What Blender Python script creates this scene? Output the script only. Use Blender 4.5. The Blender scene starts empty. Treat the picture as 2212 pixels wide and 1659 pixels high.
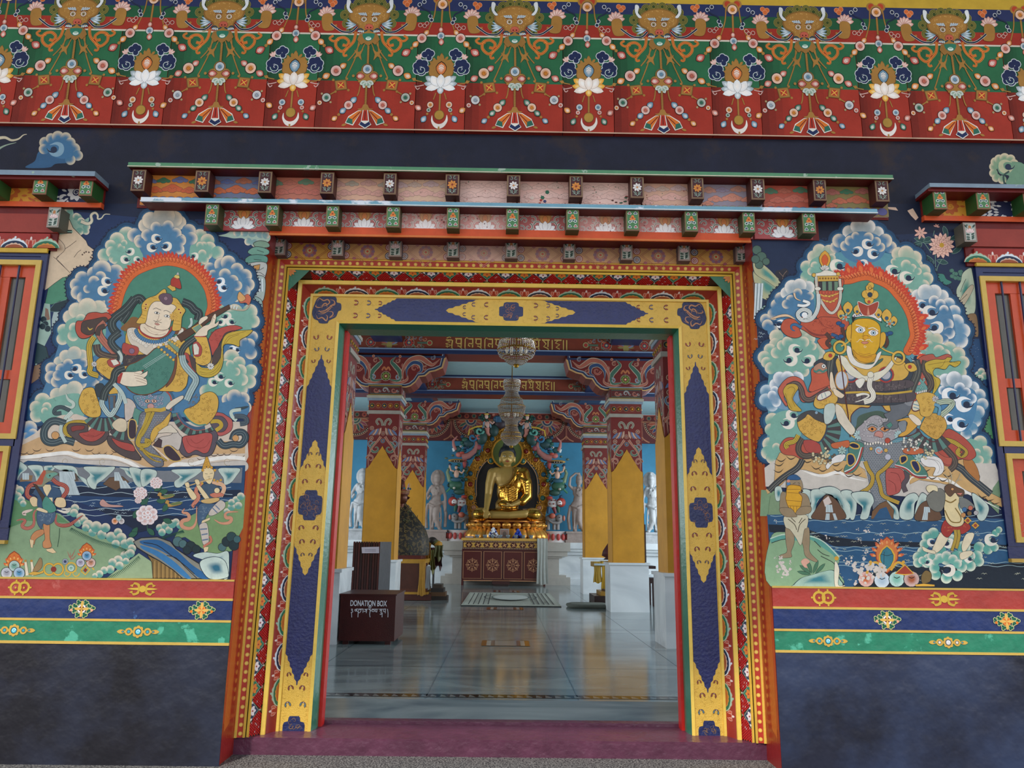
import bpy, math, random
from math import sin, cos, pi, radians, atan2, hypot, sqrt
from mathutils import Vector
random.seed(7)
C = bpy.context.scene
# ---------------- camera, light, exposure ----------------
FPX = 1640.0
PIT, YAW, ROL = radians(11.79), radians(.455), radians(.737)
CAM = Vector((0, -6.4, 1.5))
_f = Vector((sin(YAW)*cos(PIT), cos(YAW)*cos(PIT), sin(PIT)))
_r0 = Vector((cos(YAW), -sin(YAW), 0)); _u0 = _r0.cross(_f)
_r = _r0*cos(ROL)+_u0*sin(ROL); _u = _u0*cos(ROL)-_r0*sin(ROL)
cd = bpy.data.cameras.new('camera'); cam = bpy.data.objects.new('camera', cd); C.collection.objects.link(cam)
from mathutils import Matrix
cam.matrix_world = Matrix(((_r.x,_u.x,-_f.x,CAM.x),(_r.y,_u.y,-_f.y,CAM.y),(_r.z,_u.z,-_f.z,CAM.z),(0,0,0,1)))
cd.sensor_fit = 'HORIZONTAL'; cd.sensor_width = 36; cd.lens = 36*FPX/2212; cd.clip_start = .05; cd.clip_end = 300
C.camera = cam
def lin(c):
 return c/12.92 if c <= .04045 else ((c+.055)/1.055)**2.4
def hexc(h):
 if not isinstance(h, str): return h
 return tuple(lin(int(h[i:i+2],16)/255) for i in (0,2,4))
w = bpy.data.worlds.new('sky'); C.world = w; w.use_nodes = True
nt = w.node_tree; bg = nt.nodes['Background']
tc = nt.nodes.new('ShaderNodeTexCoord'); sx = nt.nodes.new('ShaderNodeSeparateXYZ'); rp = nt.nodes.new('ShaderNodeValToRGB')
nt.links.new(tc.outputs['Generated'], sx.inputs[0]); nt.links.new(sx.outputs['Z'], rp.inputs[0]); nt.links.new(rp.outputs[0], bg.inputs[0])
rp.color_ramp.elements[0].position = 0; rp.color_ramp.elements[0].color = (.95,.93,.9,1)
rp.color_ramp.elements[1].position = .6; rp.color_ramp.elements[1].color = (.62,.78,1,1)
bg.inputs[1].default_value = 1.55
def sunlamp():
 d = bpy.data.lights.new('sun','SUN'); d.energy = 3.2; d.angle = radians(2); d.color = (1,.95,.87)
 o = bpy.data.objects.new('sun', d); C.collection.objects.link(o)
 v = Vector((.25,.62,-1)); o.rotation_euler = v.to_track_quat('-Z','Y').to_euler(); o.location = (-4,-14,16)
sunlamp()
def area(name, loc, aim, sx, sy, e, col=(1,1,1)):
 d = bpy.data.lights.new(name,'AREA'); d.shape = 'RECTANGLE'; d.size = sx; d.size_y = sy; d.energy = e; d.color = col
 o = bpy.data.objects.new(name, d); C.collection.objects.link(o); o.location = loc
 o.rotation_euler = (Vector(aim)-Vector(loc)).to_track_quat('-Z','Y').to_euler()
for yy in (3.6, 8.5, 14.5, 20.5):  # nearest pair is added to brighten the hall just inside the door
 area('side_window_fill', (8.6, yy, 3.2), (0, yy, 2.2), 3.2, 3.2, 340, (.78,.9,1))
 area('side_window_fill', (-8.6, yy, 3.2), (0, yy, 2.2), 3.2, 3.2, 190, (.82,.92,1))
C.view_settings.view_transform = 'Standard'; C.view_settings.look = 'None'; C.view_settings.gamma = 1
C.view_settings.use_curve_mapping = False; C.view_settings.exposure = 0.0
# ---------------- projection helpers: a measured pixel -> a point on a real plane ----------------
def ray(px, py): return _f + _r*((px-1106)/FPX) - _u*((py-829.5)/FPX)
def at(px, py, Y=0.):
 d = ray(px, py); return CAM + d*((Y-CAM.y)/d.y)
def fl(px, py, z=0.):
 d = ray(px, py); return CAM + d*((z-CAM.z)/d.z)
def ax(px, py, Y=0.): return at(px,py,Y).x
def az(py, Y=0., px=1100): return at(px,py,Y).z
# ---------------- materials ----------------
MATS = {}
def mat(name, rough=.5, metal=0., base=None, noise=.10, nscale=6., bump=.15, bscale=60., coat=0., alpha=None, emit=None, trans=0., tint=None, spec=.5, det=4., patch=None):
 if name in MATS: return MATS[name]
 m = bpy.data.materials.new(name); m.use_nodes = True; t = m.node_tree; b = t.nodes['Principled BSDF']
 b.inputs['Roughness'].default_value = rough; b.inputs['Metallic'].default_value = metal
 b.inputs['Coat Weight'].default_value = coat; b.inputs['Coat Roughness'].default_value = .12
 b.inputs['Specular IOR Level'].default_value = spec
 if trans: b.inputs['Transmission Weight'].default_value = trans
 geo = t.nodes.new('ShaderNodeNewGeometry')
 if base is None:
  src = t.nodes.new('ShaderNodeVertexColor'); src.layer_name = 'Col'; so = src.outputs[0]
 else:
  src = t.nodes.new('ShaderNodeRGB'); c = hexc(base); src.outputs[0].default_value = (*c,1); so = src.outputs[0]
 if noise:
  n = t.nodes.new('ShaderNodeTexNoise'); n.inputs['Scale'].default_value = nscale; n.inputs['Detail'].default_value = det; n.inputs['Roughness'].default_value = .65
  t.links.new(geo.outputs['Position'], n.inputs['Vector'])
  mr = t.nodes.new('ShaderNodeMapRange'); mr.inputs[1].default_value = .3; mr.inputs[2].default_value = .7
  mr.inputs[3].default_value = 1-noise; mr.inputs[4].default_value = 1+noise
  t.links.new(n.outputs[0], mr.inputs[0])
  mx = t.nodes.new('ShaderNodeVectorMath'); mx.operation = 'SCALE'
  t.links.new(so, mx.inputs[0]); t.links.new(mr.outputs[0], mx.inputs['Scale']); so = mx.outputs[0]
 if patch:      # worn / flaked patches of another colour
  pc, ps, pt = patch[:3]
  n = t.nodes.new('ShaderNodeTexNoise'); n.inputs['Scale'].default_value = ps; n.inputs['Detail'].default_value = 8; n.inputs['Roughness'].default_value = .6
  t.links.new(geo.outputs['Position'], n.inputs['Vector'])
  r = t.nodes.new('ShaderNodeValToRGB'); r.color_ramp.elements[0].position = pt; r.color_ramp.elements[1].position = pt+(.03 if len(patch) < 4 else patch[3])
  t.links.new(n.outputs[0], r.inputs[0])
  mm = t.nodes.new('ShaderNodeMix'); mm.data_type = 'RGBA'; t.links.new(r.outputs[0], mm.inputs[0]); t.links.new(so, mm.inputs[6])
  mm.inputs[7].default_value = (*hexc(pc),1); so = mm.outputs[2]
 t.links.new(so, b.inputs['Base Color'])
 if bump:
  n2 = t.nodes.new('ShaderNodeTexNoise'); n2.inputs['Scale'].default_value = bscale; n2.inputs['Detail'].default_value = 3
  t.links.new(geo.outputs['Position'], n2.inputs['Vector'])
  bp = t.nodes.new('ShaderNodeBump'); bp.inputs['Strength'].default_value = bump; bp.inputs['Distance'].default_value = .02
  t.links.new(n2.outputs[0], bp.inputs['Height']); t.links.new(bp.outputs[0], b.inputs['Normal'])
 if emit: b.inputs['Emission Color'].default_value = (*hexc(emit[0]),1); b.inputs['Emission Strength'].default_value = emit[1]
 MATS[name] = m; return m
PAINT = mat('painted_plaster', .62, bump=.08, noise=.07, spec=.15)
WOOD = mat('painted_wood', .45, bump=.1, noise=.09, nscale=9, spec=.3)
MATTE = mat('matte_paint', .8, bump=.05, noise=.06)
# ---------------- mesh builders ----------------
class MB:
 """collects faces with a colour per vertex; built as ONE mesh object"""
 def __init__(s, mp=None, step=2.2e-5):
  s.v = []; s.c = []; s.f = []; s.mp = mp; s.l = 0.; s.step = step; s.o = (0,0,1); s.smooth = False; s.tw = None
 def frame(s, ox, oy, sc): s.o = (ox, oy, sc); return s
 def _p(s, x, y):
  if s.tw: x, y = s.tw(x, y)
  x = s.o[0]+x/s.o[2]; y = s.o[1]+y/s.o[2]
  return s.mp(x, y, s.l) if s.mp else (x, 0, y)
 def face(s, pts, col):
  col = hexc(col); n = len(s.v); s.v += [tuple(p) for p in pts]; s.c += [col]*len(pts); s.f.append(tuple(range(n, n+len(pts))))
 def poly(s, pts, col, line=None, lw=1.5, sm=False, lc='201a14'):
  pts = P(pts)
  if sm: pts = smooth(pts, True, 6 if sm == 2 else 5)
  s.l += s.step; s.face([s._p(*p) for p in pts], col)
  if line: s.stroke(pts, lw, lc if line is True else line, closed=True)
  return pts
 def stroke(s, pts, wd, col, closed=False, sm=False, taper=False, col2=None):
  pts = P(pts)
  if sm: pts = smooth(pts, closed, sm if sm > 1 else 5)
  n = len(pts)
  if n < 2: return
  s.l += s.step; col = hexc(col); col2 = hexc(col2) if col2 else col; b = len(s.v); L = n+1 if closed else n
  for i in range(L):
   k = i % n
   a = pts[(k-1) % n] if (closed or k > 0) else pts[k]; c = pts[(k+1) % n] if (closed or k < n-1) else pts[k]
   dx, dy = c[0]-a[0], c[1]-a[1]; m = hypot(dx, dy) or 1; nx, ny = -dy/m, dx/m
   t = i/(L-1); h = wd/2
   if taper == 1 or taper is True: h *= (1-.85*t)
   elif taper == 2: h *= max(.12, sin(pi*min(max(t,.0),1)))
   x, y = pts[k]
   s.v += [tuple(s._p(x+nx*h, y+ny*h)), tuple(s._p(x-nx*h, y-ny*h))]
   q = tuple(col[j]*(1-t)+col2[j]*t for j in range(3)); s.c += [q, q]
  for i in range(L-1):
   s.f.append((b+2*i, b+2*i+1, b+2*i+3, b+2*i+2))
 def grad(s, pts, rim, mid, c=None, k=(1,.8,.35), sm=False, line=None, lw=1.5):
  """star-shaped patch: rim colour at the edge running to mid at the centre"""
  pts = P(pts)
  if sm: pts = smooth(pts, True, sm if sm > 1 else 4)
  if c is None: c = (sum(p[0] for p in pts)/len(pts), sum(p[1] for p in pts)/len(pts))
  rim = hexc(rim); mid = hexc(mid); s.l += s.step; n = len(pts); b = len(s.v)
  ks = [(k[0],0.),(k[1],.12),((k[1]+k[2])/2,.6),(k[2],1.)]
  for kk, t in ks:
   for p in pts:
    s.v.append(tuple(s._p(c[0]+(p[0]-c[0])*kk, c[1]+(p[1]-c[1])*kk)))
    s.c.append(tuple(rim[j]*(1-t)+mid[j]*t for j in range(3)))
  for r in range(3):
   for i in range(n):
    j = (i+1) % n; s.f.append((b+r*n+i, b+r*n+j, b+(r+1)*n+j, b+(r+1)*n+i))
  s.f.append(tuple(b+3*n+i for i in range(n)))
  if line: s.stroke(pts, lw, line, closed=True)
 def disc(s, x, y, r, col, ry=None, n=14, line=None, lw=1.2, mid=None, rot=0):
  ry = ry or r; cr, sr = cos(rot), sin(rot)
  pts = [(x+r*cos(2*pi*i/n)*cr-ry*sin(2*pi*i/n)*sr, y+r*cos(2*pi*i/n)*sr+ry*sin(2*pi*i/n)*cr) for i in range(n)]
  if mid: s.grad(pts, col, mid, k=(1,.75,.3), line=line, lw=lw)
  else: s.poly(pts, col, line, lw)
 def petal(s, x, y, L, W, ang, col, mid=None, line=None, lw=1, tip=.25):
  pts = []
  for t, h in ((0,0),(.15,.55),(.4,.95),(.62,1),(.85,.6),(1,0)): pts.append((t*L, h*W/2))
  for t, h in ((.85,.6),(.62,1),(.4,.95),(.15,.55)): pts.append((t*L, -h*W/2))
  ca, sa = cos(ang), sin(ang)
  pts = [(x+a*ca-b*sa, y+a*sa+b*ca) for a, b in pts]
  if mid: s.grad(pts, col, mid, line=line, lw=lw, k=(1,.7,.2))
  else: s.poly(pts, col, line, lw)
 def spiral(s, x, y, r, turns, wd, col, a0=0, dr=1, taper=True, n=None):
  n = n or int(10*turns)+4; pts = []
  for i in range(n):
   t = i/(n-1); a = a0+dr*2*pi*turns*t; rr = r*(1-t)**.9+.06*r
   pts.append((x+rr*cos(a), y+rr*sin(a)))
  s.stroke(pts, wd, col, taper=taper)
 # ---- solids in world space ----
 def box(s, a, b, col, cols=None):
  x0,y0,z0 = a; x1,y1,z1 = b
  V = [(x0,y0,z0),(x1,y0,z0),(x1,y1,z0),(x0,y1,z0),(x0,y0,z1),(x1,y0,z1),(x1,y1,z1),(x0,y1,z1)]
  cols = cols or {}
  for k, q in (('b',(3,2,1,0)),('t',(4,5,6,7)),('f',(0,1,5,4)),('r',(1,2,6,5)),('k',(2,3,7,6)),('l',(3,0,4,7))):
   s.face([V[i] for i in q], cols.get(k, col))
 def prism(s, front, dy, col, side=None):
  """front: closed outline (x,z) list at y0 extruded along +Y by dy; front = (y0, pts)"""
  y0, pts = front; n = len(pts)
  s.face([(p[0], y0, p[1]) for p in pts], col); s.face([(p[0], y0+dy, p[1]) for p in reversed(pts)], side or col)
  for i in range(n):
   a, b = pts[i], pts[(i+1) % n]
   s.face([(b[0],y0,b[1]),(a[0],y0,a[1]),(a[0],y0+dy,a[1]),(b[0],y0+dy,b[1])], side or col)
 def grid(s, rows, cols_, closed=False):
  """rows: list of rings of points; cols_: colour per row or one"""
  b = len(s.v); n = len(rows[0])
  for i, r in enumerate(rows):
   c = hexc(cols_[i] if isinstance(cols_, list) else cols_)
   for p in r: s.v.append(tuple(p)); s.c.append(c)
  for i in range(len(rows)-1):
   for j in range(n if closed else n-1):
    k = (j+1) % n
    s.f.append((b+i*n+j, b+i*n+k, b+(i+1)*n+k, b+(i+1)*n+j))
 def lathe(s, prof, o=(0,0,0), n=20, col='808080', sx=1., sy=1., cap=True):
  rows = []; cl = []
  for q in prof:
   r, z = q[0], q[1]; cl.append(q[2] if len(q) > 2 else col)
   rows.append([(o[0]+r*sx*cos(2*pi*i/n), o[1]+r*sy*sin(2*pi*i/n), o[2]+z) for i in range(n)])
  s.grid(rows, cl, True)
  if cap:
   s.face(list(reversed(rows[0])), cl[0]); s.face(rows[-1], cl[-1])
 def tube(s, pts, r, col, n=8, cap=True, sq=1.):
  pts = [Vector(p) for p in pts]; rows = []; m = len(pts)
  rr = r if isinstance(r, (list, tuple)) else [r]*m
  up = Vector((0,1,.01)).normalized()
  for i, p in enumerate(pts):
   d = (pts[min(i+1,m-1)]-pts[max(i-1,0)])
   d = d.normalized() if d.length > 1e-9 else Vector((0,0,1))
   a = d.cross(up)
   if a.length < .05: a = d.cross(Vector((1,0,0)))
   a.normalize(); b = a.cross(d)
   rows.append([p+(a*cos(2*pi*k/n)+b*sq*sin(2*pi*k/n))*rr[i] for k in range(n)])
  s.grid(rows, col, True)
  if cap:
   c = col if not isinstance(col, list) else col[0]; c2 = col if not isinstance(col, list) else col[-1]
   s.face(list(reversed(rows[0])), c); s.face(rows[-1], c2)
 def ball(s, x, y, z, r, col, n=10, ry=None, rz=None, m=7):
  ry = ry or r; rz = rz or r
  rows = [[(x+r*sin(pi*i/m+1e-3)*cos(2*pi*k/n), y+ry*sin(pi*i/m+1e-3)*sin(2*pi*k/n), z-rz*cos(pi*i/m)) for k in range(n)] for i in range(m+1)]
  s.grid(rows, col, True)
 def build(s, name, m, parent=None, smooth=False, loc=None):
  me = bpy.data.meshes.new(name); v = s.v
  if loc is not None: v = [(p[0]-loc[0], p[1]-loc[1], p[2]-loc[2]) for p in v]
  elif parent is not None:
   pp = parent
   while pp is not None and '_o' not in pp: pp = pp.parent
   q = pp.get('_o') if pp is not None else None
   if q: v = [(p[0]-q[0], p[1]-q[1], p[2]-q[2]) for p in v]
  me.from_pydata([tuple(p) for p in v], [], s.f)
  a = me.color_attributes.new('Col','FLOAT_COLOR','POINT')
  flat = []
  for c in s.c: flat += [c[0],c[1],c[2],1.]
  a.data.foreach_set('color', flat)
  if smooth or s.smooth: me.polygons.foreach_set('use_smooth', [True]*len(me.polygons))
  me.materials.append(m if m else PAINT); me.update()
  o = bpy.data.objects.new(name, me); C.collection.objects.link(o)
  if parent is not None: o.parent = parent
  if loc is not None: o.location = loc
  return o
_pc = {}
def P(p):
 if isinstance(p, str):
  if p not in _pc: _pc[p] = [tuple(float(q) for q in a.split(',')) for a in p.split()]
  return _pc[p]
 return p
def smooth(pts, closed=False, k=4):
 n = len(pts); out = []
 rng = range(n if closed else n-1)
 for i in rng:
  p0 = pts[(i-1) % n] if (closed or i > 0) else pts[i]; p1 = pts[i]; p2 = pts[(i+1) % n]
  p3 = pts[(i+2) % n] if (closed or i < n-2) else p2
  for j in range(k):
   t = j/k; t2 = t*t; t3 = t2*t
   out.append(tuple(.5*((2*p1[q])+(-p0[q]+p2[q])*t+(2*p0[q]-5*p1[q]+4*p2[q]-p3[q])*t2+(-p0[q]+3*p1[q]-3*p2[q]+p3[q])*t3) for q in range(len(p1))))
 if not closed: out.append(pts[-1])
 return out
def tag(o, label=None, cat=None, group=None, kind=None):
 if label: o['label'] = label
 if cat: o['category'] = cat
 if group: o['group'] = group
 if kind: o['kind'] = kind
 return o
def thing(name, label, cat, loc=(0,0,0), group=None, kind=None):
 o = bpy.data.objects.new(name, None); C.collection.objects.link(o); o.location = loc; o['_o'] = list(loc); o.empty_display_size = .1
 return tag(o, label, cat, group, kind)
def dup(root, loc, label=None, group=None):
 r = root.copy(); C.collection.objects.link(r); r.location = loc
 if label: r['label'] = label
 if group: r['group'] = group
 def rec(a, b):
  for ch in list(a.children):
   c = ch.copy(); C.collection.objects.link(c); c.parent = b; rec(ch, c)
 rec(root, r); return r
def wallmap(Y): return lambda x, y, l: at(x, y, Y-.0006-l)
def fbox(px0, py0, px1, py1, Yf, Yb):
 """box whose front face at Yf covers the measured pixels"""
 a = at(px0, (py0+py1)/2, Yf).x; b = at(px1, (py0+py1)/2, Yf).x
 xm = (px0+px1)/2; return (a, Yf, at(xm, py1, Yf).z), (b, Yb, at(xm, py0, Yf).z)
def clear_o():
 for o in bpy.data.objects:
  if '_o' in o: del o['_o']
# ======================= structure =======================
G = -.229            # porch floor level (the hall floor is 0)
def struct(name, b, m, parent=None, smooth=False, label=None):
 o = b.build(name, m, parent, smooth)
 if parent is None: o['kind'] = 'structure'
 if label: o['label'] = label
 return o
def marble(name, base, vein, rough, scale=1.2, amt=.35):
 m = bpy.data.materials.new(name); m.use_nodes = True; t = m.node_tree; b = t.nodes['Principled BSDF']; b.inputs['Roughness'].default_value = rough
 g = t.nodes.new('ShaderNodeNewGeometry'); n = t.nodes.new('ShaderNodeTexNoise'); n.inputs['Scale'].default_value = scale; n.inputs['Detail'].default_value = 9; n.inputs['Distortion'].default_value = 1.4
 mp = t.nodes.new('ShaderNodeMapping'); mp.inputs['Scale'].default_value = (.5,1.6,1)
 t.links.new(g.outputs['Position'], mp.inputs[0]); t.links.new(mp.outputs[0], n.inputs['Vector'])
 r = t.nodes.new('ShaderNodeValToRGB'); r.color_ramp.elements[0].position = .35; r.color_ramp.elements[0].color = (*hexc(vein),1); r.color_ramp.elements[1].position = .62; r.color_ramp.elements[1].color = (*hexc(base),1)
 t.links.new(n.outputs[0], r.inputs[0]); t.links.new(r.outputs[0], b.inputs['Base Color'])
 return m
FLOORM = marble('polished_marble_floor', '868f8d', '5f6b6e', .13)
FLOORM.node_tree.nodes['Principled BSDF'].inputs['Specular IOR Level'].default_value = .6
WHITEM = marble('white_marble', 'dfe2e2', 'c4c8ca', .25)
def granite():
 m = bpy.data.materials.new('granite'); m.use_nodes = True; t = m.node_tree; b = t.nodes['Principled BSDF']; b.inputs['Roughness'].default_value = .55
 g = t.nodes.new('ShaderNodeNewGeometry'); n = t.nodes.new('ShaderNodeTexNoise'); n.inputs['Scale'].default_value = 75; n.inputs['Detail'].default_value = 6
 t.links.new(g.outputs['Position'], n.inputs['Vector'])
 r = t.nodes.new('ShaderNodeValToRGB'); r.color_ramp.elements[0].position = .42; r.color_ramp.elements[0].color = (*hexc('2a2a2b'),1); r.color_ramp.elements[1].position = .6; r.color_ramp.elements[1].color = (*hexc('7f7c78'),1)
 t.links.new(n.outputs[0], r.inputs[0]); t.links.new(r.outputs[0], b.inputs['Base Color']); return m
PLINTHL = mat('navy_plaster_left', .3, base='1a1820', noise=.3, nscale=2.2, bump=.5, bscale=7, patch=('262a3a',1.1,.45,.2))
PLINTHR = mat('navy_plaster_right', .27, base='1e202e', noise=.3, nscale=2.2, bump=.55, bscale=6, patch=('303a54',.9,.42,.2))
NAVY = mat('dark_blue_wall', .6, base='1b1e31', noise=.3, nscale=3, bump=.12, patch=('33292b',2.4,.55,.12), spec=.3)
b = MB(); b.box((-14,-30,G-.2),(14,.6,G),'777777'); struct('porch_floor', b, granite())
b = MB(); b.box((-14,-4.6,8.6),(14,.0,8.8),'cfc4b4'); struct('porch_roof', b, MATTE)
ZT = 8.6; WX = -4.14, 4.235
def wallfront():
 b = MB(); zD = 4.225; c = '1d2238'
 zw0, zw1 = 1.5, 4.02
 b.box((-2.22,0,zD),(2.245,.95,ZT),c)
 for s in (-1,1):
  a, e = sorted((2.245 if s > 0 else -2.22, (4.16 if s > 0 else -4.05))); b.box((a,0,G),(e,.95,ZT),c)
  a, e = sorted(((4.16 if s > 0 else -4.05), s*14)); b.box((a,0,G),(e,.95,zw0),c); b.box((a,0,zw1),(e,.95,ZT),c)
  a, e = sorted((s*7.4, s*14)); b.box((a,0,zw0),(e,.95,zw1),c)
 b.box((-2.22,.62,4.0),(2.245,.95,4.3),c)
 return b
WALL = struct('wall_front', wallfront(), NAVY)
HX, HY0, HY1, HZ = 8.5, .95, 24.6, 6.72
b = MB(); b.box((-14,1.45,-.2),(14,25.2,0),'7d8b8d'); b.box((-14,.95,-.2),(14,1.45,-.085),'7d8b8d'); b.face([(-2.3,.95,-.085),(2.3,.95,-.085),(2.3,1.45,0),(-2.3,1.45,0)],'7d8b8d'); FLOOR = struct('floor', b, FLOORM)
b = MB(); b.box((-9,HY0,HZ),(9,25,HZ+.3),'8fa8a8'); struct('ceiling', b, mat('ceiling_paint', .7, base='93aeb0', noise=.04, bump=0))
b = MB(); b.box((-9,HY1,0),(9,25,HZ),'2f7fa3'); struct('wall_back', b, mat('blue_wall_paint', .6, base='3d87a8', noise=.12, nscale=1.2, bump=.03))
for s, nm in ((-1,'wall_left'),(1,'wall_right')):
 b = MB(); x0, x1 = sorted((s*HX, s*(HX+.3))); c = '8fb4c4'
 b.box((x0,HY0,0),(x1,HY1,1.2),c); b.box((x0,HY0,5),(x1,HY1,HZ),c)
 yy = [HY0, 1.9, 5.3, 6.8, 10.2, 12.8, 16.2, 18.8, 22.2, HY1]  # first opening is added to let the front lamp pair in
 for i in range(0, 10, 2): b.box((x0,yy[i],1.2),(x1,yy[i+1],5),c)
 struct(nm, b, mat('side_wall_paint', .7, base='8fb4c4', noise=.05, bump=0))
b = MB(); z0, z1 = az(893,24.5), az(884,24.5)
b.box((-8.5,24.4,z0),(8.5,HY1,z1),'c2dde6'); b.box((-8.5,24.3,z0+.06),(8.5,24.4,z1),'d6e8ee'); struct('trim_1', b, MATTE)
# ---------- scroll carving ----------
def pm(o, U, V, N):
 o, U, V, N = Vector(o), Vector(U), Vector(V), Vector(N)
 return lambda x, y, l: o+U*x+V*y+N*(l+.002)
SC = ['a85c48','56657c','3f6350','b4552e','6d2b3a','7a86a0']
def comma(b, x, y, r, a0, dr, col, wd=None, out='b9a58c', turns=1.15):
 wd = wd or r*.42
 b.spiral(x, y, r, turns, wd*1.45, out, a0, dr); b.spiral(x, y, r, turns, wd, col, a0, dr)
def flower(b, x, y, r, c1, c2, n=8, core='c9a24a', out='b9a58c'):
 b.disc(x, y, r*1.08, out, n=16); b.disc(x, y, r, '3a1512', n=16)
 for i in range(n): b.disc(x+r*.66*cos(2*pi*i/n), y+r*.66*sin(2*pi*i/n), r*.27, c1, n=8)
 b.disc(x, y, r*.36, c2, n=10); b.disc(x, y, r*.18, core, n=8)
def vinefield(b, x0, y0, x1, y1, r, seed=1, cols=SC):
 """mirror-symmetric scrolls filling a rectangle"""
 rnd = random.Random(seed); xc = (x0+x1)/2; hw = (x1-x0)/2; y = y0+r
 k = 0
 while y < y1-r*.5:
  for j in range(max(1, int(hw/(r*2.0)))):
   ox = (j+.5)*hw/max(1,int(hw/(r*2.0))); c = cols[(k+j) % len(cols)]; rr = r*rnd.uniform(.8,1.05)
   a0 = rnd.choice((pi/2, -pi/2, 0)); d = rnd.choice((1,-1))
   comma(b, xc+ox, y, rr, a0, d, c); comma(b, xc-ox, y, rr, pi-a0, -d, c)
   if rnd.random() < .5:
    for sg in (1,-1): b.disc(xc+sg*(ox+rr*.9), y+rr*.9, rr*.2, 'b9a58c', n=8); b.disc(xc+sg*(ox+rr*.9), y+rr*.9, rr*.12, cols[(k+2) % len(cols)], n=8)
  if k % 2 == 0: flower(b, xc, y+r*.2, r*.42, cols[(k//2) % 3], 'b4552e')
  y += r*1.75; k += 1
RED = '6e1c16'
GOLDP = mat('gold_cloth_wrap', .45, metal=.35, base='c98f2c', noise=.12, nscale=2.5, bump=.25, bscale=4)
CARV = mat('carved_paint', .5, bump=.12, noise=.1)
BW = .72; BF = .0
def column_parts(t):
 """column centred on the origin; front face looks to -Y"""
 h = BW/2; zb = 1.08
 b = MB(); B = .44
 b.box((-B,-B,0),(B,B,zb-.05),'d0d3d4'); b.box((-B-.03,-B-.03,zb-.05),(B+.03,B+.03,zb),'dfe3e4'); b.build('base', WHITEM, t)
 b = MB(); b.box((-h,-h,zb),(h,h,4.5),RED); b.build('shaft', CARV, t)
 b = MB(); zs, zp = 3.13, 3.68
 prof = [(-h-.012,zb),(h+.012,zb),(h+.012,zs)]
 steps = [(.86,.09),(.72,.22),(.60,.36),(.44,.52),(.36,.60),(.20,.80),(.10,.88),(0,1)]
 up = [(h*a, zs+(zp-zs)*q) for a, q in steps]
 prof += up+[(-x, z) for x, z in reversed(up[:-1])]+[(-h-.012,zs)]
 for k in range(4):
  c_, s_ = (1,0,-1,0)[k], (0,1,0,-1)[k]
  f = [((x*c_ + (h+.012)*s_), (x*s_ - (h+.012)*c_), z) for x, z in prof]
  g = [((x*c_ + (h)*s_), (x*s_ - (h)*c_), z) for x, z in prof]
  b.face(f, 'c98f2c')
  for i in range(len(f)): j = (i+1) % len(f); b.face([f[j],f[i],g[i],g[j]], 'c98f2c')
 b.build('gold_wrap', GOLDP, t)
 b = MB()
 for o, U, N in (((0,-h,0),(1,0,0),(0,-1,0)),((h,0,0),(0,1,0),(1,0,0)),((-h,0,0),(0,-1,0),(-1,0,0))):
  b.mp = pm(o, U, (0,0,1), N); b.l = 0
  for sg in (1,-1):
   b.stroke([(sg*.02,4.16),(sg*.05,4.27),(sg*.12,4.32),(sg*.17,4.26),(sg*.12,4.18)], .05, 'a5a08a', sm=True); b.stroke([(sg*.02,4.16),(sg*.05,4.27),(sg*.12,4.32),(sg*.17,4.26),(sg*.12,4.18)], .03, '7e7060', sm=True)
   for q in range(6): b.petal(sg*(.05+.03*q), 4.12-.01*q, .2, .05, -pi/2+sg*(.25+.1*q), ['c49a80','8a5a50','5a6d90'][q % 3])
   for zz in (4.1,3.86): b.disc(sg*.27, zz, .05, 'b08a70'); b.disc(sg*.27, zz, .035, '7a2a22'); b.disc(sg*.27, zz, .015, 'a5a08a')
   comma(b, sg*.16, 3.62, .13, pi/2 if sg > 0 else pi/2, -sg, '3f6350'); comma(b, sg*.27, 3.38, .09, 0 if sg > 0 else pi, sg, 'a85c48'); comma(b, sg*.27, 3.74, .08, -pi/2, sg, '56657c')
   b.stroke([(sg*.05,3.9),(sg*.12,3.8),(sg*.25,3.62),(sg*.32,3.4),(sg*.3,3.15)], .06, 'b9a58c', sm=True, taper=True); b.stroke([(sg*.05,3.9),(sg*.12,3.8),(sg*.25,3.62),(sg*.32,3.4),(sg*.3,3.15)], .04, 'a85c48', sm=True, taper=True)
  flower(b, 0, 3.98, .05, 'a85c48', '56657c'); flower(b, 0, 3.8, .05, '56657c', 'a85c48')
 o = b.build('carving', CARV, t)
 b = MB(); b.box((-h-.04,-h-.04,4.44),(h+.04,h+.04,4.52),'9c9284'); b.box((-h-.04,-h-.04,4.76),(h+.04,h+.04,4.82),'7e8a96'); b.box((-h-.06,-h-.06,4.82),(h+.06,h+.06,4.88),'a9a08e'); b.build('ledge', CARV, t)
 b = MB(); b.box((-h-.01,-h-.01,4.52),(h+.01,h+.01,4.76),'74261d')
 b.build('bead_band', CARV, t)
 bb = MB()
 for k in range(4):
  c_, s_ = (1,0,-1,0)[k], (0,1,0,-1)[k]
  for i in range(5):
   x = -.29+.145*i
   U = (c_,s_,0); N = (s_,-c_,0)
   bb.mp = pm((N[0]*(h+.01),N[1]*(h+.01),0), U, (0,0,1), N); bb.l = 0
   bb.disc(x, 4.64, .062, 'b08a60'); bb.disc(x, 4.64, .05, ['3c4a44','a2382c','2f3f5a','b0552c','56502c'][i])
   p = bb._p(x, 4.64); bb.ball(p[0], p[1], p[2], .026, 'd0a040', n=8, m=5)
 bb.build('bead', mat('gilded_bead', .3, metal=.5, noise=0, bump=0), t)['kind'] = 'stuff'
 b = MB(); q = h+.03
 b.box((-q,-q,4.88),(q,q,5.14),'5b1d1a')
 for z in (4.885,5.115): b.box((-q-.008,-q-.008,z),(q+.008,q+.008,z+.02),'a08a3c')
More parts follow.
